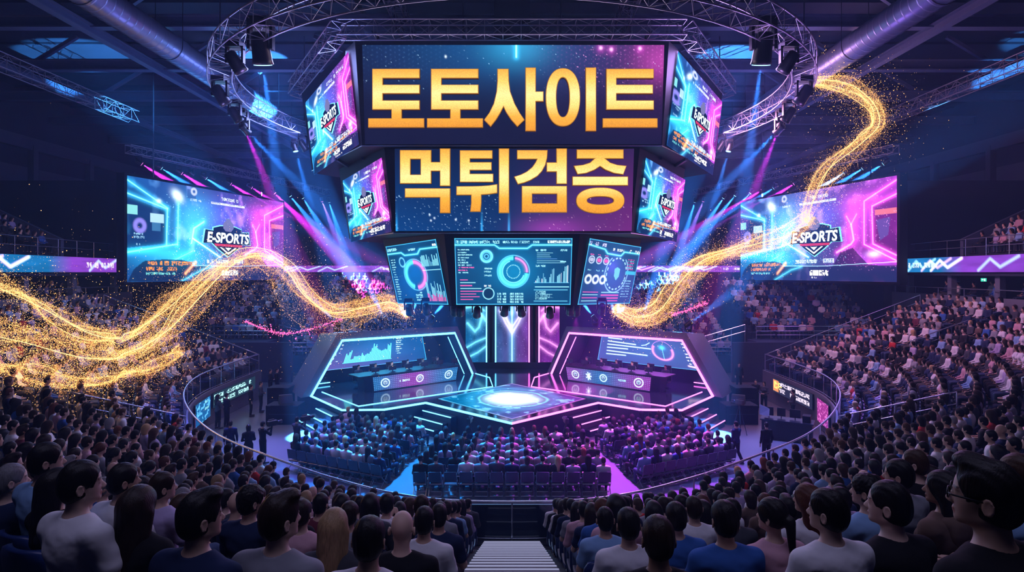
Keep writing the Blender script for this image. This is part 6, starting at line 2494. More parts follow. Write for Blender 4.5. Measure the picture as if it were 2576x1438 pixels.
for sx in (-1, 1):
    W = 'left' if sx < 0 else 'right'
    moving_head((sx * 9.35, 22.2, 16.35), (sx * 9.8, 29.2, 0), 'blue', 'big blue-beamed lamp hanging from the ring truss, %s of the upper screen' % W, 'lamps on the ring truss', 20000, 2.2, 8.5)
    moving_head((sx * 14.2, 31.4, 15.9), U(CX + sx * 480, 800, 42), 'magenta', 'magenta-beamed lamp on the %s rim of the ring truss' % W, 'lamps on the ring truss', 15000, 1.4, 9)
    moving_head((sx * 14.0, 31.2, 15.5), U(CX + sx * 400, 600, 42), 'blue', 'blue-beamed lamp tucked below the magenta lamp on the %s rim of the ring truss' % W, 'lamps on the ring truss', 24000, 1.2, 8)
    moving_head((sx * 13.2, 36.2, 15.6), (sx * 9.4, 36, 2), 'blue', 'small cyan lamp hanging low behind the ring truss, %s of the scoreboard' % W, 'lamps on the ring truss', 14000, 1.0, 9)
    for k, (an, s_) in enumerate(((-42, 1.6), (-22, 1.7), (-8, 1.5), (22, 1.4))):
        a = math.radians(an)
        p = Vector((sx * RR * math.cos(a), 32 + RR * math.sin(a), 15.95))
        moving_head(p, p + Vector((-sx * 0.5, 0.4, -0.9)), None, 'unlit black lamp on the %s rim of the ring truss, %s from the front' % (W, nth(k + 1)), 'lamps on the ring truss', 0, s_)
# under the scoreboard
for k, (px_, py_, col, pw) in enumerate(((1029, 778, None, 0), (1072, 776, 'white', 2500), (1143, 780, 'blue', 5000), (1158, 780, None, 0), (1200, 784, None, 0), (1270, 780, None, 0), (1311, 781, 'lilac', 2500),
                                         (1383, 785, None, 0), (1434, 778, None, 0), (1450, 780, 'magenta', 5000), (1514, 776, 'magenta', 4000))):
    p = U(px_, py_, 28.7 if 1130 < px_ < 1445 else 29.6)
    side = 'left' if px_ < CX else 'right'
    moving_head(p, (p.x * 0.8 + (-1 if px_ < CX else 1), 34.5, 1.2), col, '%s lamp under the lower edge of the scoreboard, %s from the left' % ('unlit' if not col else 'lit', nth(k + 1)), 'lamps under the scoreboard', pw / 14, 1.15, 24)
# on the booth roofs, beams upwards
for sx, rows in ((-1, ((855, 836, 800, 778), (978, 830, 945, 765), (1040, 826, 1062, 752), (1092, 824, 1150, 755))), (1, ((1490, 824, 1448, 770), (1544, 827, 1522, 752), (1605, 830, 1628, 760), (1727, 836, 1858, 742)))):
    W, hue = ('left', 'cyan') if sx < 0 else ('right', 'magenta')
    for k, (x0, y0, x1, y1) in enumerate(rows):
        # on the roof edge of the booth
        best = min(((abs((O2 := Vector((-11.1, 32.9, 0)) + ex * s)[0] * -sx / O2[1] - (x0 - CX) / F), s) for s in np.linspace(1.6, 9.7, 120)), key=lambda e: e[0])
        s = best[1]
        g_ = Vector((-11.1, 32.9, 0)) + ex * s + bk * 0.35
        loc = Vector((g_.x * -sx, g_.y, ZS + 3.36 + 0.48))
        loc2 = Vector((loc.x, loc.y, EYE + (HY - y0) / F * loc.y)) if False else loc
        d = U(x1, y1, loc.y + 0.5) - U(x0, y0, loc.y)
        moving_head(loc, loc + d.normalized() * 5, 'blue', 'blue lamp aiming up from the roof of the %s booth, %s from the %s' % (hue, nth(k + 1), 'left'), 'lamps on the booth roofs', (9000, 18000, 45000, 45000)[k if sx < 0 else 3 - k], 0.9, 13, False)

# ---------------------------------------------------------------- washes and added fills over the hall
def spot(name, loc, tgt, col, power, ang, blend=0.8, soft=0.4):
    l = bpy.data.lights.new(name, 'SPOT')
    l.energy, l.color, l.spot_size, l.spot_blend, l.shadow_soft_size = power, col, math.radians(ang), blend, soft
    o = bpy.data.objects.new(name, l)
    o.location = loc
    o.rotation_euler = (Vector(tgt) - Vector(loc)).to_track_quat('-Z', 'Y').to_euler()
    COL.objects.link(o)
    return o


# audience wash from the truss over the stage front, back towards the stands
area_lamp('audience_wash', (-9, 27.5, 17.4), (-0.05, -0.9, -0.55), 6, 1.5, (0.30, 0.36, 1.0), 800)
area_lamp('audience_wash', (9, 27.5, 17.4), (0.05, -0.9, -0.55), 6, 1.5, (0.55, 0.32, 1.0), 900)
area_lamp('side_wash', (-12, 34, 16), (-0.85, -0.2, -0.6), 5, 2, (0.28, 0.34, 1.0), 700)
area_lamp('side_wash', (12, 34, 16), (0.85, -0.2, -0.6), 5, 2, (0.95, 0.40, 0.78), 1500)
area_lamp('screen_and_rim_light', (0, 25.4, 15.8), (0, -1, 0), 12, 4, (0.75, 0.58, 0.9), 500)  # added area lamp, rims the crowd's heads and shoulders from ahead
area_lamp('screen_and_rim_light', (0, 27.5, 8.0), (0, -1, -0.1), 5, 2.6, (0.3, 0.6, 1.0), 260)  # added lower rim lamp, set before the lower front screen
area_lamp('crowd_fill', (0, 2.5, 17.5), (0, 0.30, -1), 16, 3, (0.58, 0.55, 1.0), 380)  # added fill from above the camera for the spectators' backs, no fixture
area_lamp('roof_wash', (-16, 40, 14.2), (-0.1, 0.1, 1), 16, 16, (0.02, 0.24, 1.0), 420)
area_lamp('roof_wash', (16, 40, 14.2), (0.1, 0.1, 1), 16, 16, (0.05, 0.17, 1.0), 380)
# stage and floor washes
spot('stage_wash', (-11.5, 25.5, 15), (-5.5, 34, 1.2), (0.02, 0.36, 1.0), 6000, 48)
spot('stage_wash', (11.5, 25.5, 15), (5.5, 34, 1.2), (0.55, 0.06, 1.0), 6000, 48)
spot('floor_wash', (-4.6, 27.3, 9.2), (-4.3, 22.8, 0), (0.01, 0.32, 1.0), 27000, 74)
spot('floor_wash', (4.6, 27.3, 9.2), (4.3, 22.8, 0), (0.6, 0.07, 0.95), 27000, 74)
spot('floor_wash', (-12.5, 29, 16), (-11.0, 24.5, 0), (0.16, 0.16, 1.0), 26000, 40)
spot('floor_wash', (12.5, 29, 16), (11.5, 25, 0), (0.16, 0.2, 1.0), 24000, 42)
area_lamp('booth_light', (-8.2, 37.4, 3.75), (0.3, -0.4, -1), 6, 0.4, (0.05, 0.5, 1.0), 220)
area_lamp('booth_light', (8.2, 37.4, 3.75), (-0.3, -0.4, -1), 6, 0.4, (0.6, 0.1, 1.0), 220)
spot('player_fill', (-9.5, 27.5, 9.5), (-6.2, 36, 2), (0.9, 0.75, 0.8), 6000, 24)  # added fill spots without fixtures, lift the players' faces
spot('player_fill', (9.5, 27.5, 9.5), (6.2, 36, 2), (1.0, 0.7, 0.8), 6000, 24)
spot('backdrop_wash', (-5, 45.8, 12), (-5, 46.8, 3), (0.02, 0.35, 1.0), 7000, 80)
spot('backdrop_wash', (5, 45.8, 12), (5, 46.8, 3), (0.4, 0.08, 1.0), 7000, 80)
area_lamp('suite_light', (-29.8, 34, 7.7), (0.3, 0, -1), 2, 16, (0.5, 0.55, 0.9), 45)
area_lamp('suite_light', (29.8, 35, 7.7), (-0.3, 0, -1), 2, 14, (0.5, 0.5, 0.9), 45)
spot('suite_light', (29.8, 31.0, 7.6), (31.0, 32.0, 6), (1.0, 0.55, 0.2), 160, 120)
# truss rim light
for x, y, z, c, pw in ((-13, 26, 13.5, (0.35, 0.3, 1.0), 350), (13, 26, 13.5, (0.6, 0.25, 1.0), 350), (-11, 41, 14, (0.15, 0.25, 1.0), 220), (11, 41, 14, (0.25, 0.25, 1.0), 220), (-9.5, 22.5, 15.0, (0.45, 0.3, 1.0), 150), (9.5, 22.5, 15.0, (0.6, 0.3, 1.0), 150)):
    l = bpy.data.lights.new('truss_light', 'POINT')
    l.energy, l.color, l.shadow_soft_size = pw, c, 0.3
    o = bpy.data.objects.new('truss_light', l)
    o.location = (x, y, z)
    COL.objects.link(o)

# ---------------------------------------------------------------- haze
w = bpy.data.worlds.new('hall')
sc.world = w
w.use_nodes = True
bg = w.node_tree.nodes['Background']
bg.inputs[0].default_value = (0.05, 0.12, 0.5, 1)
bg.inputs[1].default_value = 0.03
m, nt, out = new_mat('stage_haze')
v = nt.nodes.new('ShaderNodeVolumeScatter')
v.inputs['Color'].default_value = (0.30, 0.50, 1.0, 1)
v.inputs['Density'].default_value = 0.0028
v.inputs['Anisotropy'].default_value = 0.1
nt.links.new(v.outputs[0], out.inputs['Volume'])
hz = MB().box((0, 33, 11.4), (88, 90, 27)).build('haze', m)
tag(hz, 'thin stage haze filling the whole hall', 'haze', None, 'stuff')
# ---------------------------------------------------------------- seats and people
def seat_meshes():
    a = MB()
    pr = [(-0.23, 0.22), (0.23, 0.22), (0.24, -0.1), (0.22, -0.2), (-0.22, -0.2), (-0.24, -0.1)]
    a.loft([(x, y, 0.375) for x, y in pr], [(x, y, 0.425) for x, y in pr])
    a.box((0, -0.05, 0.2), (0.07, 0.1, 0.4))
    s = a.mesh('seat_pan')
    rows = []
    nn = 9
    vs, fs = [], []
    for z, w_, y in ((0.36, 0.20, -0.20), (0.50, 0.235, -0.21), (0.70, 0.245, -0.235), (0.80, 0.235, -0.25), (0.86, 0.20, -0.258), (0.875, 0.15, -0.26)):
        for k in range(nn):
            t = -1 + 2 * k / (nn - 1)
            vs.append((w_ * t, y + 0.05 * t * t, z))
        for k in range(nn):
            t = 1 - 2 * k / (nn - 1)
            vs.append((w_ * t, y - 0.035 + 0.05 * t * t, z))
    m = 2 * nn
    for i in range(5):
        for k in range(m):
            fs.append((i * m + k, i * m + (k + 1) % m, (i + 1) * m + (k + 1) % m, (i + 1) * m + k))
    fs.append(tuple(range(m - 1, -1, -1)))
    fs.append(tuple(5 * m + k for k in range(m)))
    b = MB().add(vs, fs).mesh('seat_back', True)
    for me in (s, b):
        me.materials.append(M['seat'])
    return s, b


SEAT, SBACK = seat_meshes()


def place_seat(loc, ang, label):
    o = empty('stadium_seat', loc, ang)
    tag(o, label, 'seat', 'blue stand seats')
    link('seat', SEAT, o)
    link('backrest', SBACK, o)
    return o


def chair_meshes():
    a = MB().loft([(-0.22, -0.2, 0.39), (0.22, -0.2, 0.39), (0.21, 0.22, 0.395), (-0.21, 0.22, 0.395)], [(-0.22, -0.2, 0.42), (0.22, -0.2, 0.42), (0.21, 0.22, 0.425), (-0.21, 0.22, 0.425)]).mesh('chair_seat')
    b = MB().loft([(-0.22, -0.21, 0.52), (0.22, -0.21, 0.52), (0.22, -0.24, 0.52), (-0.22, -0.24, 0.52)], [(-0.21, -0.27, 0.90), (0.21, -0.27, 0.90), (0.21, -0.30, 0.90), (-0.21, -0.30, 0.90)]).mesh('chair_back')
    f = MB()
    for s in (-1, 1):
        f.tube([(s * 0.225, -0.28, 0.88), (s * 0.225, -0.2, 0.45), (s * 0.225, 0.2, 0.02)], 0.012, 5)
        f.tube([(s * 0.225, 0.18, 0.45), (s * 0.225, -0.25, 0.02)], 0.012, 5)
    f.tube([(-0.225, 0.2, 0.03), (0.225, 0.2, 0.03)], 0.012, 5)
    f.tube([(-0.225, -0.25, 0.03), (0.225, -0.25, 0.03)], 0.012, 5)
    f.tube([(-0.225, -0.2, 0.445), (0.225, -0.2, 0.445)], 0.012, 5)
    f = f.mesh('chair_frame')
    a.materials.append(M['chair'])
    b.materials.append(M['chair'])
    f.materials.append(M['chrome'])
    return a, b, f


CH = chair_meshes()


def place_chair(loc, ang, label):
    o = empty('folding_chair', loc, ang)
    tag(o, label, 'chair', 'black folding chairs on the floor')
    for nm, me in zip(('seat', 'backrest', 'frame'), CH):
        link(nm, me, o)


def in_frame(p, mx=80, top=200):
    if p[1] < 0.8:
        return False
    x = CX + p[0] / p[1] * F
    y = HY + (EYE - p[2] - 1.2) / p[1] * F
    return -mx < x < 2576 + mx and y < 1438 + top


def clothes():
    return wpick(SHIRT_W), wpick(HAIR_W)


CAND = []          # (distance, kind, place, heading, want, where words)
# nearest people, as in the photograph: head column, top of head, depth, head turn (deg, + left), hair style, hair, shirt, sleeve, female, label
NEAR = [
    (30, 1160, 5.0, -40, 'crop', 'grey', 'navy', 'short', 0, 'grey-haired person in navy tee seated at the far end above the blue seats'),
    (118, 1108, 4.8, -48, 'short', 'black', 'light blue', 'short', 0, 'boyish short-haired person in light blue tee, profile turned toward the stage'),
    (205, 1152, 3.7, -50, 'short', 'black', 'white', 'short', 0, 'large black-haired person in white tee seen from behind in profile'),
    (150, 1172, 4.25, -40, 'long', 'black', 'black', 'long', 1, 'person with long black hair and black top behind the white tee'),
    (312, 1160, 5.0, -42, 'short', 'black', 'white', 'short', 0, 'person in white tee with combed black hair beside the long brown hair'),
    (352, 1214, 3.8, -20, 'long', 'dark brown', 'black', 'short', 1, 'person with very long dark brown hair over a black top'),
    (505, 1228, 3.3, -40, 'sweep', 'black', 'navy', 'short', 0, 'person with swept black hair and navy tee, ear and cheek showing'),
    (410, 1183, 5.2, -42, 'short', 'dark brown', 'lilac', 'short', 0, 'person in pale lilac shirt just beyond the long brown hair'),
    (632, 1216, 4.9, -30, 'curly', 'black', 'navy', 'short', 0, 'curly-haired person in dark navy shirt'),
    (705, 1234, 3.4, -28, 'sweep', 'dark brown', 'grey', 'short', 0, 'broad person in grey tee with swept brown hair'),
    (842, 1272, 4.0, -4, 'long', 'blonde', 'charcoal', 'short', 1, 'person with long straight blonde hair'),
    (930, 1292, 3.35, -12, 'short', 'black', 'white', 'short', 0, 'person in white tee with round black haircut, right beside the blonde'),
    (1012, 1277, 4.3, 0, 'bald', 'grey', 'black', 'short', 0, 'bald person in black tee'),
    (1068, 1268, 5.3, -12, 'crop', 'black', 'white', 'short', 0, 'cropped-haired person in white tee with jeans beside the centre stairs'),
    (1105, 1262, 6.3, -10, 'crop', 'black', 'navy', 'short', 0, 'cropped-haired person in navy tee beside the centre stairs'),
    (760, 1250, 5.0, -20, 'crop', 'dark brown', 'pink', 'short', 0, 'person in pale pink shirt between the grey tee and the blonde'),
    (1655, 1290, 3.35, 0, 'short', 'dark brown', 'black', 'short', 0, 'person with thick brown-black hair in dark tee just right of the stairs'),
    (1580, 1272, 4.5, 6, 'short', 'black', 'white', 'short', 0, 'person in white polo shirt right of the stairs'),
    (1522, 1270, 5.6, 6, 'crop', 'black', 'light blue', 'short', 0, 'cropped-haired person in blue polo on the aisle seat right of the stairs'),
    (1700, 1258, 4.8, 10, 'short', 'black', 'blue', 'short', 0, 'person in bright blue tee behind the dark tee'),
    (1822, 1253, 3.8, 14, 'short', 'black', 'blue', 'short', 0, 'broad person in blue tee with straight black hair'),
    (1745, 1243, 5.9, 10, 'crop', 'dark brown', 'white', 'short', 0, 'person in white tee two heads beyond the blue tees'),
    (1942, 1246, 3.95, 24, 'tail', 'black', 'pink', 'short', 1, 'person in pink top with black hair tied in a ribbon tail'),
    (2082, 1222, 3.15, 32, 'short', 'black', 'white', 'short', 0, 'person in plain white tee with side-swept black hair'),
    (2030, 1212, 4.9, 26, 'long', 'auburn', 'white', 'short', 1, 'person with long auburn hair and pale jacket'),
    (2235, 1200, 3.5, 42, 'crop', 'black', 'black', 'short', 0, 'person in black tee with cropped black hair, face in profile'),
    (2178, 1188, 4.9, 40, 'curly', 'black', 'light blue', 'short', 0, 'curly-haired person in light blue tee, profile'),
    (2368, 1178, 4.2, 48, 'long', 'black', 'brown', 'hood', 1, 'person in brown hooded sweatshirt with dark pulled-back hair'),
    (2480, 1146, 2.1, 44, 'sweep', 'black', 'black', 'long', 0, 'largest person, black long-sleeved top and dark-rimmed glasses'),
    (2562, 1133, 3.6, 40, 'crop', 'brown', 'light blue', 'short', 0, 'person in light blue tee cut off by the edge behind the glasses'),
    (2300, 1124, 5.9, 48, 'crop', 'brown', 'black', 'short', 0, 'brown-haired person in black shirt seated two rows beyond the cropped black tee'),
    (2260, 1150, 5.2, 46, 'short', 'black', 'grey', 'short', 0, 'person in grey tee between the curly hair and the black shirt'),
]
USED = []


def spectator(loc, face, yawdeg, lod, fem, style, hair, shirt, sleeve, label, group, scale=1.0, pose='lap', glasses=False):
    yaw = min(range(5), key=lambda i: abs(YAWS[i] - yawdeg))
    b = make_person(loc, face, yaw, lod, bool(fem), style, HAIRS[hair], SHIRTS[shirt], sleeve, random.choice(TROUSERS), random.choice(SKINS[:3] if random.random() < 0.85 else SKINS), label, group, 'sit', pose, scale)
    if glasses:
        J = JS[('sit', pose)]
        g = MB()
        for s in (-1, 1):
            g.tube([(s * 0.034 + 0.024 * math.cos(a), 0.108, 0.122 + 0.019 * math.sin(a)) for a in np.linspace(0, 2 * math.pi, 18)[:-1]], 0.0032, 6, closed=True)
            g.tube([(s * 0.058, 0.106, 0.126), (s * 0.078, 0.09, 0.126), (s * 0.086, -0.01, 0.122)], 0.0035, 6)
        g.tube([(-0.010, 0.109, 0.126), (0.010, 0.109, 0.126)], 0.003, 6)
        o = g.build('glasses', M['black'], b, True)
        o.location = J['head']
        o.rotation_euler = (0, 0, math.radians(YAWS[yaw]))
    return b


for px_, py_, D, yw, style, hair, shirt, sleeve, fem, lab in NEAR:
    X = (px_ - CX) / F * D
    zt = EYE + (HY - py_) / F * D
    g, i, dd = bowl_at(X, D)
    sc_ = min(1.10, max(0.93, (zt - g) / 1.385))
    face = math.radians(yw * 0.45)
    loc = Vector((X, D, zt - 1.385 * sc_))
    head = math.degrees(face)
    b = spectator(loc, face, yw - head, 'near', fem, style, hair, shirt, sleeve, lab, 'spectators in the front stands', sc_, 'lap', 'glasses' in lab and D < 2.4)
    place_seat(loc, face, 'blue plastic stand seat under the ' + ' '.join(lab.split()[:7]).rstrip(','))
    USED.append((X, D))

# everyone else in the bowl
ROW_PTS = []
for k in range(NR):
    P = edge_at(k * DEPTH + 0.76)
    arc = np.concatenate([[0], np.cumsum(np.linalg.norm(np.diff(P, axis=0), axis=1))])
    mid = arc[MID]
    for sgn in (-1, 1):
        j = 0
        s = 1.08 if True else 0
        while True:
            a = mid + sgn * (1.10 + j * 0.63)
            j += 1
            if a < 0.3 or a > arc[-1] - 0.3:
                break
            x, y = np.interp(a, arc, P[:, 0]), np.interp(a, arc, P[:, 1])
            i = int(np.clip(np.interp(a, arc, np.arange(len(P))), 0, len(P) - 1))
            if k > n_rows(i) - 1:
                continue
            if any(abs((x - p[0]) * tg[ia][0] + (y - p[1]) * tg[ia][1]) < 0.5 and abs(i - ia) < 8 for ia, p, nn in AISLES):
                continue
            z = base_z(i) + k * rise(i)
            if not in_frame((x, y, z)):
                continue
            if math.hypot(x, y) < 4.0:
                continue
            if any((x - u) ** 2 + (y - v) ** 2 < 0.40 for u, v in USED):
                continue
            nrm = -NOUT[i]
            fa = math.atan2(-nrm[0], nrm[1])
            want = -math.radians(46) * (x / max(y, 1)) / -0.859 if False else math.radians(52) * (x / max(y, 1.0)) / 0.859
            want = max(-1.25, min(1.25, want))
            st_ang = math.atan2(-(0 - x), 33 - y)
            tot = want if y < 16 else (0.5 * st_ang + 0.5 * fa)
            body = 0.6 * fa + 0.4 * tot if y < 16 else fa * 0.7 + 0.3 * st_ang
            if abs(x) < 3.2 and y < 16:
                body, tot = 0.0 + tot * 0.3, tot * 0.5
            CAND.append((math.hypot(x, y), 'bowl', (x, y, z), body, math.degrees(tot - body), (k + 1, j, sgn, i)))
# blocks of chairs on the arena floor
BLOCKS = []
for r in range(6):
    y = 21.5 + 0.83 * r
    hw = 3.3 - 0.09 * r
    n = 13
    for c in range(n):
        BLOCKS.append(('middle', r, c, (-hw + 2 * hw * c / (n - 1), y, 0), 0.0))
for sx in (-1, 1):
    d = Vector((-0.894, 0.447, 0))
    for r in range(7):
        for c in range(9):
            p = Vector((-4.95 + 0.13 * r, 22.3 + 0.80 * r, 0)) + d * (0.53 * c)
            BLOCKS.append(('left' if sx < 0 else 'right', r, c, (p.x * -sx, p.y, 0), -math.radians(24) * -sx))
for blk, r, c, p, ang in BLOCKS:
    rowtxt = 'back row' if r == 0 else ('%s row' % nth(r + 1)) + ' from back'
    if blk == 'middle':
        lab = 'folding floor chair, middle block, %s, %s from its left end' % (rowtxt, nth(c + 1))
    else:
        lab = 'folding floor chair, %s block, %s, %s from inner aisle' % (blk, rowtxt, nth(c + 1))
    place_chair(p, ang, lab)
    if random.random() < 0.93:
        CAND.append((math.hypot(p[0], p[1]), 'floor', (p[0], p[1], 0.0), ang, random.choice((-10, 0, 0, 10)), (r, c, blk)))

CAND.sort(key=lambda q: q[0])
LIMIT = 268
crowd = Crowd()
TPL = {}


def template(h, fem, style, yaw, sleeve, pose='lap'):
    key = (h, fem, style, yaw, sleeve, pose)
    if key not in TPL:
        TPL[key] = crowd_template(h, 'sit', pose, fem, style, math.radians(yaw), sleeve)
    return TPL[key]


def mass(p, ang, yaw, dist):
    h = 0.032 if dist < 27 else (0.05 if dist < 36 else 0.062)
    fem = random.random() < 0.35
    style = random.choice(('long', 'bob')) if fem else random.choice(('short', 'short', 'crop'))
    if h > 0.04:
        yq = min((-26, 0, 26), key=lambda a: abs(a - yaw))
        style = 'long' if fem else 'short'
    else:
        yq = min((-40, 0, 40), key=lambda a: abs(a - yaw))
    shirt, hair = clothes()
    sk = random.choice(SKINS)
    sh = SHIRTS[shirt]
    crowd.add(template(h, fem, style, yq, 'short' if fem else 'long'), p, ang, random.uniform(0.98, 1.10), [sk, HAIRS[hair], sh, random.choice(TROUSERS)])


n_ind = 0
SEATS = 0
seat_mass = []
for dist, kind, p, ang, yaw, info in CAND:
    if kind == 'bowl' and random.random() < 0.05 and dist > 6:
        if dist < 16:
            place_seat(p, ang, 'empty blue seat, %s row from railing, %s from centre aisle, %s stand' % (nth(info[0]), nth(info[1]), 'left' if info[2] < 0 else 'right'))
        continue
    a = ang + random.uniform(-0.08, 0.08)
    if kind == 'bowl':
        yaw = yaw + random.choice((-14, -5, 0, 0, 5, 14))
    if n_ind < LIMIT:
        fem = random.random() < 0.33
        style = random.choice(('long', 'long', 'bob', 'tail')) if fem else random.choice(('short', 'short', 'crop', 'crop', 'sweep', 'curly', 'short', 'crop', 'bald' if random.random() < 0.3 else 'short'))
        shirt, hair = clothes()
        sleeve = random.choice(('short', 'short', 'long', 'hood' if not fem else 'long'))
        hw = {'long': 'long', 'bob': 'bobbed', 'tail': 'tied', 'short': 'short', 'crop': 'cropped', 'sweep': 'swept', 'curly': 'curly', 'bald': ''}[style]
        who = 'bald person' if style == 'bald' else 'person with %s %s hair' % (hw, hair.replace(' ', '-'))
        sname = shirt.replace(' ', '-')
        if kind == 'bowl':
            lab = '%s, %s %s, %s row of %s stand, %s seat from aisle' % (who, sname, {'short': 'tee', 'long': 'shirt', 'hood': 'hoodie'}[sleeve], nth(info[0]), 'left' if info[2] < 0 else 'right', nth(info[1]))
            g = 'spectators in the front stands'
        else:
            lab = '%s, %s %s, %s floor block, %s row, %s chair' % (who, sname, {'short': 'tee', 'long': 'shirt', 'hood': 'hoodie'}[sleeve], info[2], nth(info[0] + 1), nth(info[1] + 1))
            g = 'spectators on the floor chairs'
        lod = 'near' if dist < 5.2 else ('mid' if dist < 11 else 'low')
        pose = 'clap' if random.random() < 0.06 and lod != 'low' else 'lap'
        spectator(Vector(p), a, yaw, lod, fem, style, hair, shirt, sleeve, lab, g, random.uniform(1.0, 1.09), pose)
        n_ind += 1
        if kind == 'bowl':
            place_seat(p, ang, 'blue seat in the %s stand, %s row from railing, %s from centre aisle' % ('left' if info[2] < 0 else 'right', nth(info[0]), nth(info[1])))
    else:
        mass(p, a, yaw, dist)
        if kind == 'bowl':
            seat_mass.append((p, ang))
for x, y, z, sx in BACK_PEOPLE:
    if in_frame((x, y, z)):
        mass((x, y, z), math.pi + random.uniform(-0.15, 0.15) + math.atan2(x, y) * -1, 0, 50)
for x, y, z, sx in UPPER_PEOPLE:
    if in_frame((x, y, z)) and random.random() < 0.8:
        mass((x, y, z), sx * 1.45 + random.uniform(-0.1, 0.1), 0, 40)
for x, y, z, sx in SUITE_PEOPLE:
    if in_frame((x, y, z)):
        mass((x, y, z + 0.25), sx * 1.4 + random.uniform(-0.3, 0.3), 0, 33)
co_ = crowd.build('seated_crowd')
tag(co_, 'dense seated crowd filling the floor blocks, side stands, suites and stands behind the stage', 'crowd', None, 'stuff')
print('CROWD', crowd.n, 'individuals', N_PEOPLE[0], 'crowd verts', crowd.b)
mb = MB()
for p, ang in seat_mass:
    c, s = math.cos(ang), math.sin(ang)
    R = Matrix.Rotation(ang, 3, 'Z')
    mb.box(Vector(p) + R @ Vector((0, -0.25, 0.62)), (0.46, 0.05, 0.46), R)
    mb.box(Vector(p) + R @ Vector((0, 0.0, 0.43)), (0.46, 0.44, 0.05), R)
o = mb.build('seat_rows', M['seat'])
tag(o, 'rows of dark blue stand seats under the seated crowd of the side stands', 'seating', None, 'stuff')

# players behind the desks
for k, (pos, ang, sx, q) in enumerate(CONTROL):
    shirt = 'black' if q % 2 else 'charcoal'
    lab = 'player in dark shirt seated behind the %s desk, %s from the outer end' % ('blue-lit' if sx < 0 else 'purple-lit', nth(q + 1))
    make_person(pos, ang, 2, 'low', False, random.choice(('short', 'crop', 'sweep')), HAIRS['black'], SHIRTS[shirt], 'long', TROUSERS[1], random.choice(SKINS[:3]), lab.replace('player', 'person'), 'players', 'sit', 'desk')

# standing crew on the floor: place, heading, pose, look
CREW = [
    ((580, 1163), 0.3, 'down', 'short', 'black', 'navy', 'person standing in dark clothes by the left railing, back to the stands'),
    ((625, 1175), 0.5, 'folded', 'bob', 'black', 'black', 'person in wide dark hat standing by the left railing, arms folded'),
    ((661, 1165), -0.6, 'camera', 'short', 'black', 'black', 'camera operator in black with shoulder camera raised, left of the floor chairs'),
    ((747, 1150), -0.5, 'camera', 'crop', 'black', 'charcoal', 'camera operator in dark clothes beside the left floor block'),
    ((631, 1047), -1.2, 'down', 'short', 'black', 'black', 'person in black standing before the left podium wall, left of a pair'),
    ((656, 1036), -1.3, 'folded', 'crop', 'black', 'charcoal', 'person in dark suit standing before the left podium wall, right of a pair'),
    ((680, 996), -1.6, 'folded', 'short', 'black', 'black', 'person with folded arms by the far end of the left podium wall'),
    ((697, 994), -1.6, 'folded', 'crop', 'dark brown', 'black', 'person in black standing nearest the left speaker stack'),
    ((548, 1078), -0.5, 'folded', 'long', 'black', 'charcoal', 'person with long hair standing under the left bend of the railing'),
    ((570, 1074), -0.6, 'folded', 'short', 'black', 'black', 'person in black beside the long-haired person under the left bend'),
    ((1852, 1165), 0.5, 'walk', 'short', 'black', 'navy', 'person in navy suit striding with raised arm, right of the floor chairs'),
    ((1928, 1168), 0.2, 'down', 'short', 'black', 'black', 'person in black tee standing by the right railing, arms down'),
    ((1901, 1030), 2.6, 'folded', 'crop', 'black', 'black', 'person in dark suit standing before the right podium wall, left of a pair'),
    ((1922, 1036), 2.4, 'folded', 'bob', 'black', 'charcoal', 'person in dark jacket standing before the right podium wall, right of a pair'),
    ((1859, 976), 3.0, 'down', 'short', 'black', 'black', 'lone person in black standing at the mouth of the right tunnel'),
    ((1995, 1062), 1.2, 'folded', 'short', 'black', 'charcoal', 'person in dark clothes working behind the broadcast desk'),
]
for (px_, py_), ang, pose, style, hair, shirt, lab in CREW:
    p = UZ(px_, py_, 0.0)
    fem = style in ('long', 'bob')
    b = make_person(p, ang, 2, 'low', fem, style, HAIRS[hair], SHIRTS[shirt], 'long', TROUSERS[1], random.choice(SKINS[:3]), lab.replace('camera operator', 'person filming'), 'crew on the arena floor', 'stand', pose)
    if pose == 'camera':
        R = Matrix.Rotation(ang, 3, 'Z')
        video_camera(p + R @ Vector((0.1, 0.38, 1.5)), ang, 'black shoulder camera held by the person filming %s' % ('left of the floor chairs' if px_ < 700 else 'beside the left floor block'), False)
# ---------------------------------------------------------------- streams of glowing golden sparks
def spline(P, n):
    return catmull(P, n)


M['spark'] = emis('gold_spark', (1.0, 0.45, 0.13), 3.4)
M['spark_core'] = emis('gold_spark_core', (1.0, 0.58, 0.22), 2.6)
M['spark_pink'] = emis('pink_spark', (1.0, 0.12, 0.4), 2.0)
TET = np.array([(1, 1, 1), (-1, -1, 1), (-1, 1, -1), (1, -1, -1)], np.float32) * 0.8
TF = np.array([(0, 1, 3), (0, 2, 1), (0, 3, 2), (1, 2, 3)])


def spark_cloud(pts, size, name, m, parent):
    n = len(pts)
    V = (pts[:, None, :] + TET[None] * size[:, None, None]).reshape(-1, 3)
    T = (TF[None] + 4 * np.arange(n)[:, None, None]).reshape(-1, 3)
    me = np_mesh(name, V, T, None, False, True)
    me.materials.append(m)
    o = link(name, me, parent)
    return o


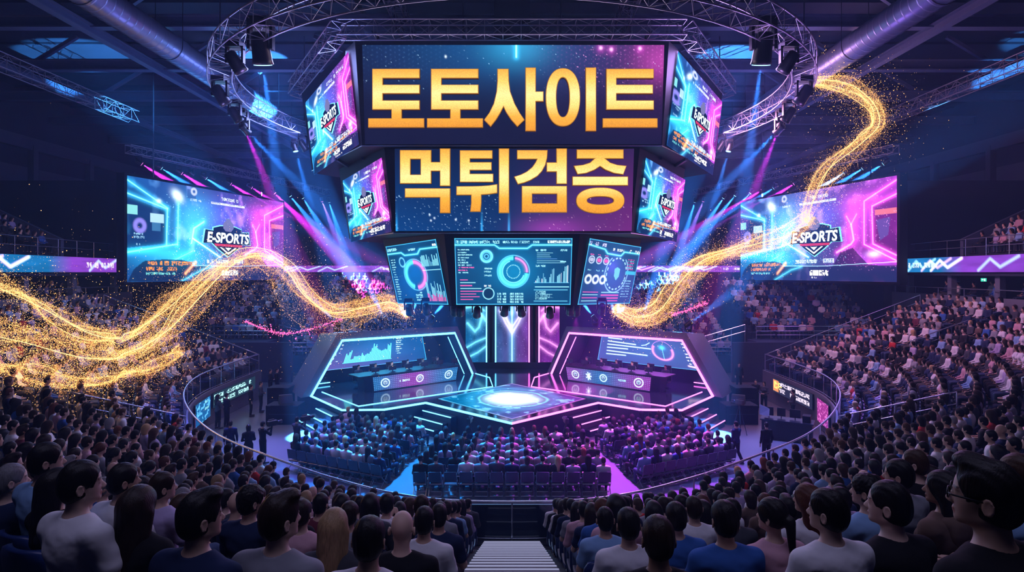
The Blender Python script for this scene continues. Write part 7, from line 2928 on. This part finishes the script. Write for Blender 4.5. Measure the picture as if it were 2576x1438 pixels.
def stream(name, ctrl, label, n_sparks, spread, strands, size, seed, rad=0.012, m='spark', core=True, fade=0.15):
    """ctrl: points (px, py, depth, half width in metres)."""
    r = np.random.default_rng(seed)
    P = spline([tuple(U(a, b, d)) + (w,) for a, b, d, w in ctrl], 24)
    C, Wd = P[:, :3], P[:, 3]
    t = np.gradient(C, axis=0)
    t /= np.linalg.norm(t, axis=1)[:, None]
    s1 = np.cross(t, (0, 1, 0))
    s1 /= np.linalg.norm(s1, axis=1)[:, None] + 1e-6
    s2 = np.cross(t, s1)
    L_ = np.concatenate([[0], np.cumsum(np.linalg.norm(np.diff(C, axis=0), axis=1))])
    u = L_ / L_[-1]
    root = empty(name, C[len(C) // 2])
    tag(root, label, 'sparks', None, 'stuff')
    ro = np.array(root.location)
    lines = []
    for k in range(strands):
        ph, fr, am = r.random() * 6.28, 1.0 + 1.6 * r.random(), (r.random() * 2 - 1)
        o1 = (am * 0.9 + 0.45 * np.sin(u * 6.28 * fr + ph)) * Wd
        o2 = 0.7 * np.sin(u * 6.28 * fr * 0.8 + ph * 1.7) * Wd
        if k == 0:
            o1, o2 = o1 * 0.15, o2 * 0.3
        q = C + s1 * o1[:, None] + s2 * o2[:, None]
        lines.append(q)
    pts, sz = [], []
    seglen = len(u)
    for k, q in enumerate(lines):
        n = int(n_sparks / strands * (1.6 if k < 2 else 0.95))
        a = r.random(n)
        i = a * (seglen - 1)
        base = np.stack([np.interp(i, np.arange(seglen), q[:, c]) for c in range(3)], 1)
        w = np.interp(i, np.arange(seglen), Wd)
        g = r.normal(size=(n, 3)) * (np.abs(r.normal(size=(n, 1))) ** 1.6) * (w * spread)[:, None]
        pts.append(base + g)
        sz.append(size * (0.45 + 0.9 * r.random(n) ** 3))
    # the sheet between the strands
    n = int(n_sparks * 0.7)
    a = r.random(n) * (seglen - 1)
    k0, k1, mixf = r.integers(0, strands, n), r.integers(0, strands, n), r.random(n)
    LA = np.array(lines)
    i0 = a.astype(int)
    base = LA[k0, i0] * mixf[:, None] + LA[k1, i0] * (1 - mixf)[:, None] + (C[np.minimum(i0 + 1, seglen - 1)] - C[i0]) * r.random((n, 1))
    pts.append(base + r.normal(size=(n, 3)) * 0.03)
    sz.append(size * (0.35 + 0.5 * r.random(n)))
    # strays
    n = int(n_sparks * 0.07)
    a = r.random(n) * (seglen - 1)
    base = C[a.astype(int)]
    w = Wd[a.astype(int)]
    pts.append(base + r.normal(size=(n, 3)) * (w * 2.4)[:, None])
    sz.append(size * (0.5 + 1.5 * r.random(n) ** 3))
    if core:
        spark_cloud(np.concatenate(pts[:2]) - ro, np.concatenate(sz[:2]), 'bright_grains', M['spark_core'], root)
        pts, sz = pts[2:], sz[2:]
    spark_cloud(np.concatenate(pts) - ro, np.concatenate(sz), 'spark_grains', M[m], root)
    if core:
        for k, q in enumerate(lines[:3]):
            a0 = int(seglen * (0.0 if k == 0 else 0.25 * r.random()))
            a1 = int(seglen * (1.0 if k == 0 else 0.7 + 0.3 * r.random()))
            pp = q[a0:a1] - ro
            rr = [rad * (0.25 + 0.75 * math.sin(math.pi * min(1, max(0, i / (len(pp) - 1)))) ** 0.7) * (1.5 if k == 0 else 0.8) for i in range(len(pp))]
            MB().tube([Vector(p) for p in pp], rr, 5).build('glowing_thread', M[m + '_core'] if m == 'spark' else M[m], root, True)
    return root


stream('spark_stream', [(-60, 840, 20, 0.9), (80, 868, 21, 0.9), (230, 900, 23, 0.8), (330, 890, 25, 0.7), (420, 835, 27, 0.7), (500, 745, 30, 0.8), (580, 668, 32, 0.7), (650, 645, 33, 0.55),
                        (715, 680, 33, 0.75), (760, 745, 33, 0.9), (830, 790, 33, 0.9), (910, 780, 33, 0.75), (980, 762, 33, 0.55), (1030, 790, 33, 0.4)],
       'long wave of glowing golden sparks sweeping from the left stand to the stage', 42000, 0.34, 12, 0.0095, 3, 0.014)
stream('spark_stream', [(-60, 690, 20, 0.5), (40, 745, 21, 0.5), (140, 800, 23, 0.45), (250, 842, 25, 0.4), (330, 838, 27, 0.35), (400, 790, 29, 0.4), (470, 730, 31, 0.5), (560, 665, 32, 0.5)],
       'thin upper branch of golden sparks above the left stand', 15000, 0.45, 6, 0.009, 5, 0.01)
stream('spark_stream', [(-60, 905, 20, 0.35), (60, 925, 21, 0.4), (180, 945, 22, 0.4), (290, 945, 24, 0.35), (380, 910, 26, 0.35), (450, 880, 28, 0.3)],
       'lowest fringe of golden sparks over the heads of the left stand', 9000, 0.6, 4, 0.009, 8, 0.012, 'spark', False)
stream('spark_stream', [(1545, 772, 32, 0.25), (1600, 798, 32, 0.4), (1660, 780, 32.5, 0.5), (1715, 705, 33, 0.6), (1770, 655, 34, 0.55), (1840, 632, 35, 0.5), (1910, 612, 36, 0.5), (1980, 590, 36.5, 0.5), (2040, 545, 37, 0.4)],
       'wave of glowing golden sparks rising from the stage to the right video screen', 30000, 0.34, 11, 0.0095, 11, 0.014)
stream('spark_stream', [(2030, 560, 37, 0.4), (2055, 490, 37, 0.5), (2090, 425, 36.5, 0.6), (2160, 365, 36, 0.65), (2210, 315, 35, 0.6), (2205, 262, 34, 0.5), (2160, 220, 33, 0.5), (2100, 203, 32, 0.4), (2050, 200, 31, 0.3)],
       'curling plume of golden sparks above the right video screen', 18000, 0.45, 6, 0.0105, 13, 0.012)
stream('spark_trail', [(618, 808, 34, 0.06), (660, 825, 34, 0.08), (720, 838, 34, 0.1), (790, 825, 34, 0.12), (860, 800, 34, 0.1)], 'short pink trail of sparks under the left golden wave', 260, 0.8, 2, 0.03, 17, 0.01, 'spark_pink', False)
stream('spark_trail', [(1690, 792, 34, 0.06), (1730, 780, 34, 0.08), (1780, 762, 34, 0.1)], 'short pink trail of sparks under the right golden wave', 160, 0.8, 2, 0.03, 19, 0.01, 'spark_pink', False)
# warm glow that the sparks throw on the stands
for p, pw in ((U(230, 880, 23), 110), (U(60, 850, 21), 90), (U(620, 660, 32), 120), (U(830, 780, 32.5), 120), (U(1640, 770, 32), 120), (U(2180, 330, 35.5), 120)):
    l = bpy.data.lights.new('spark_glow', 'POINT')
    l.energy, l.color, l.shadow_soft_size = pw, (1.0, 0.5, 0.15), 0.5
    o = bpy.data.objects.new('spark_glow', l)
    o.location = p
    COL.objects.link(o)
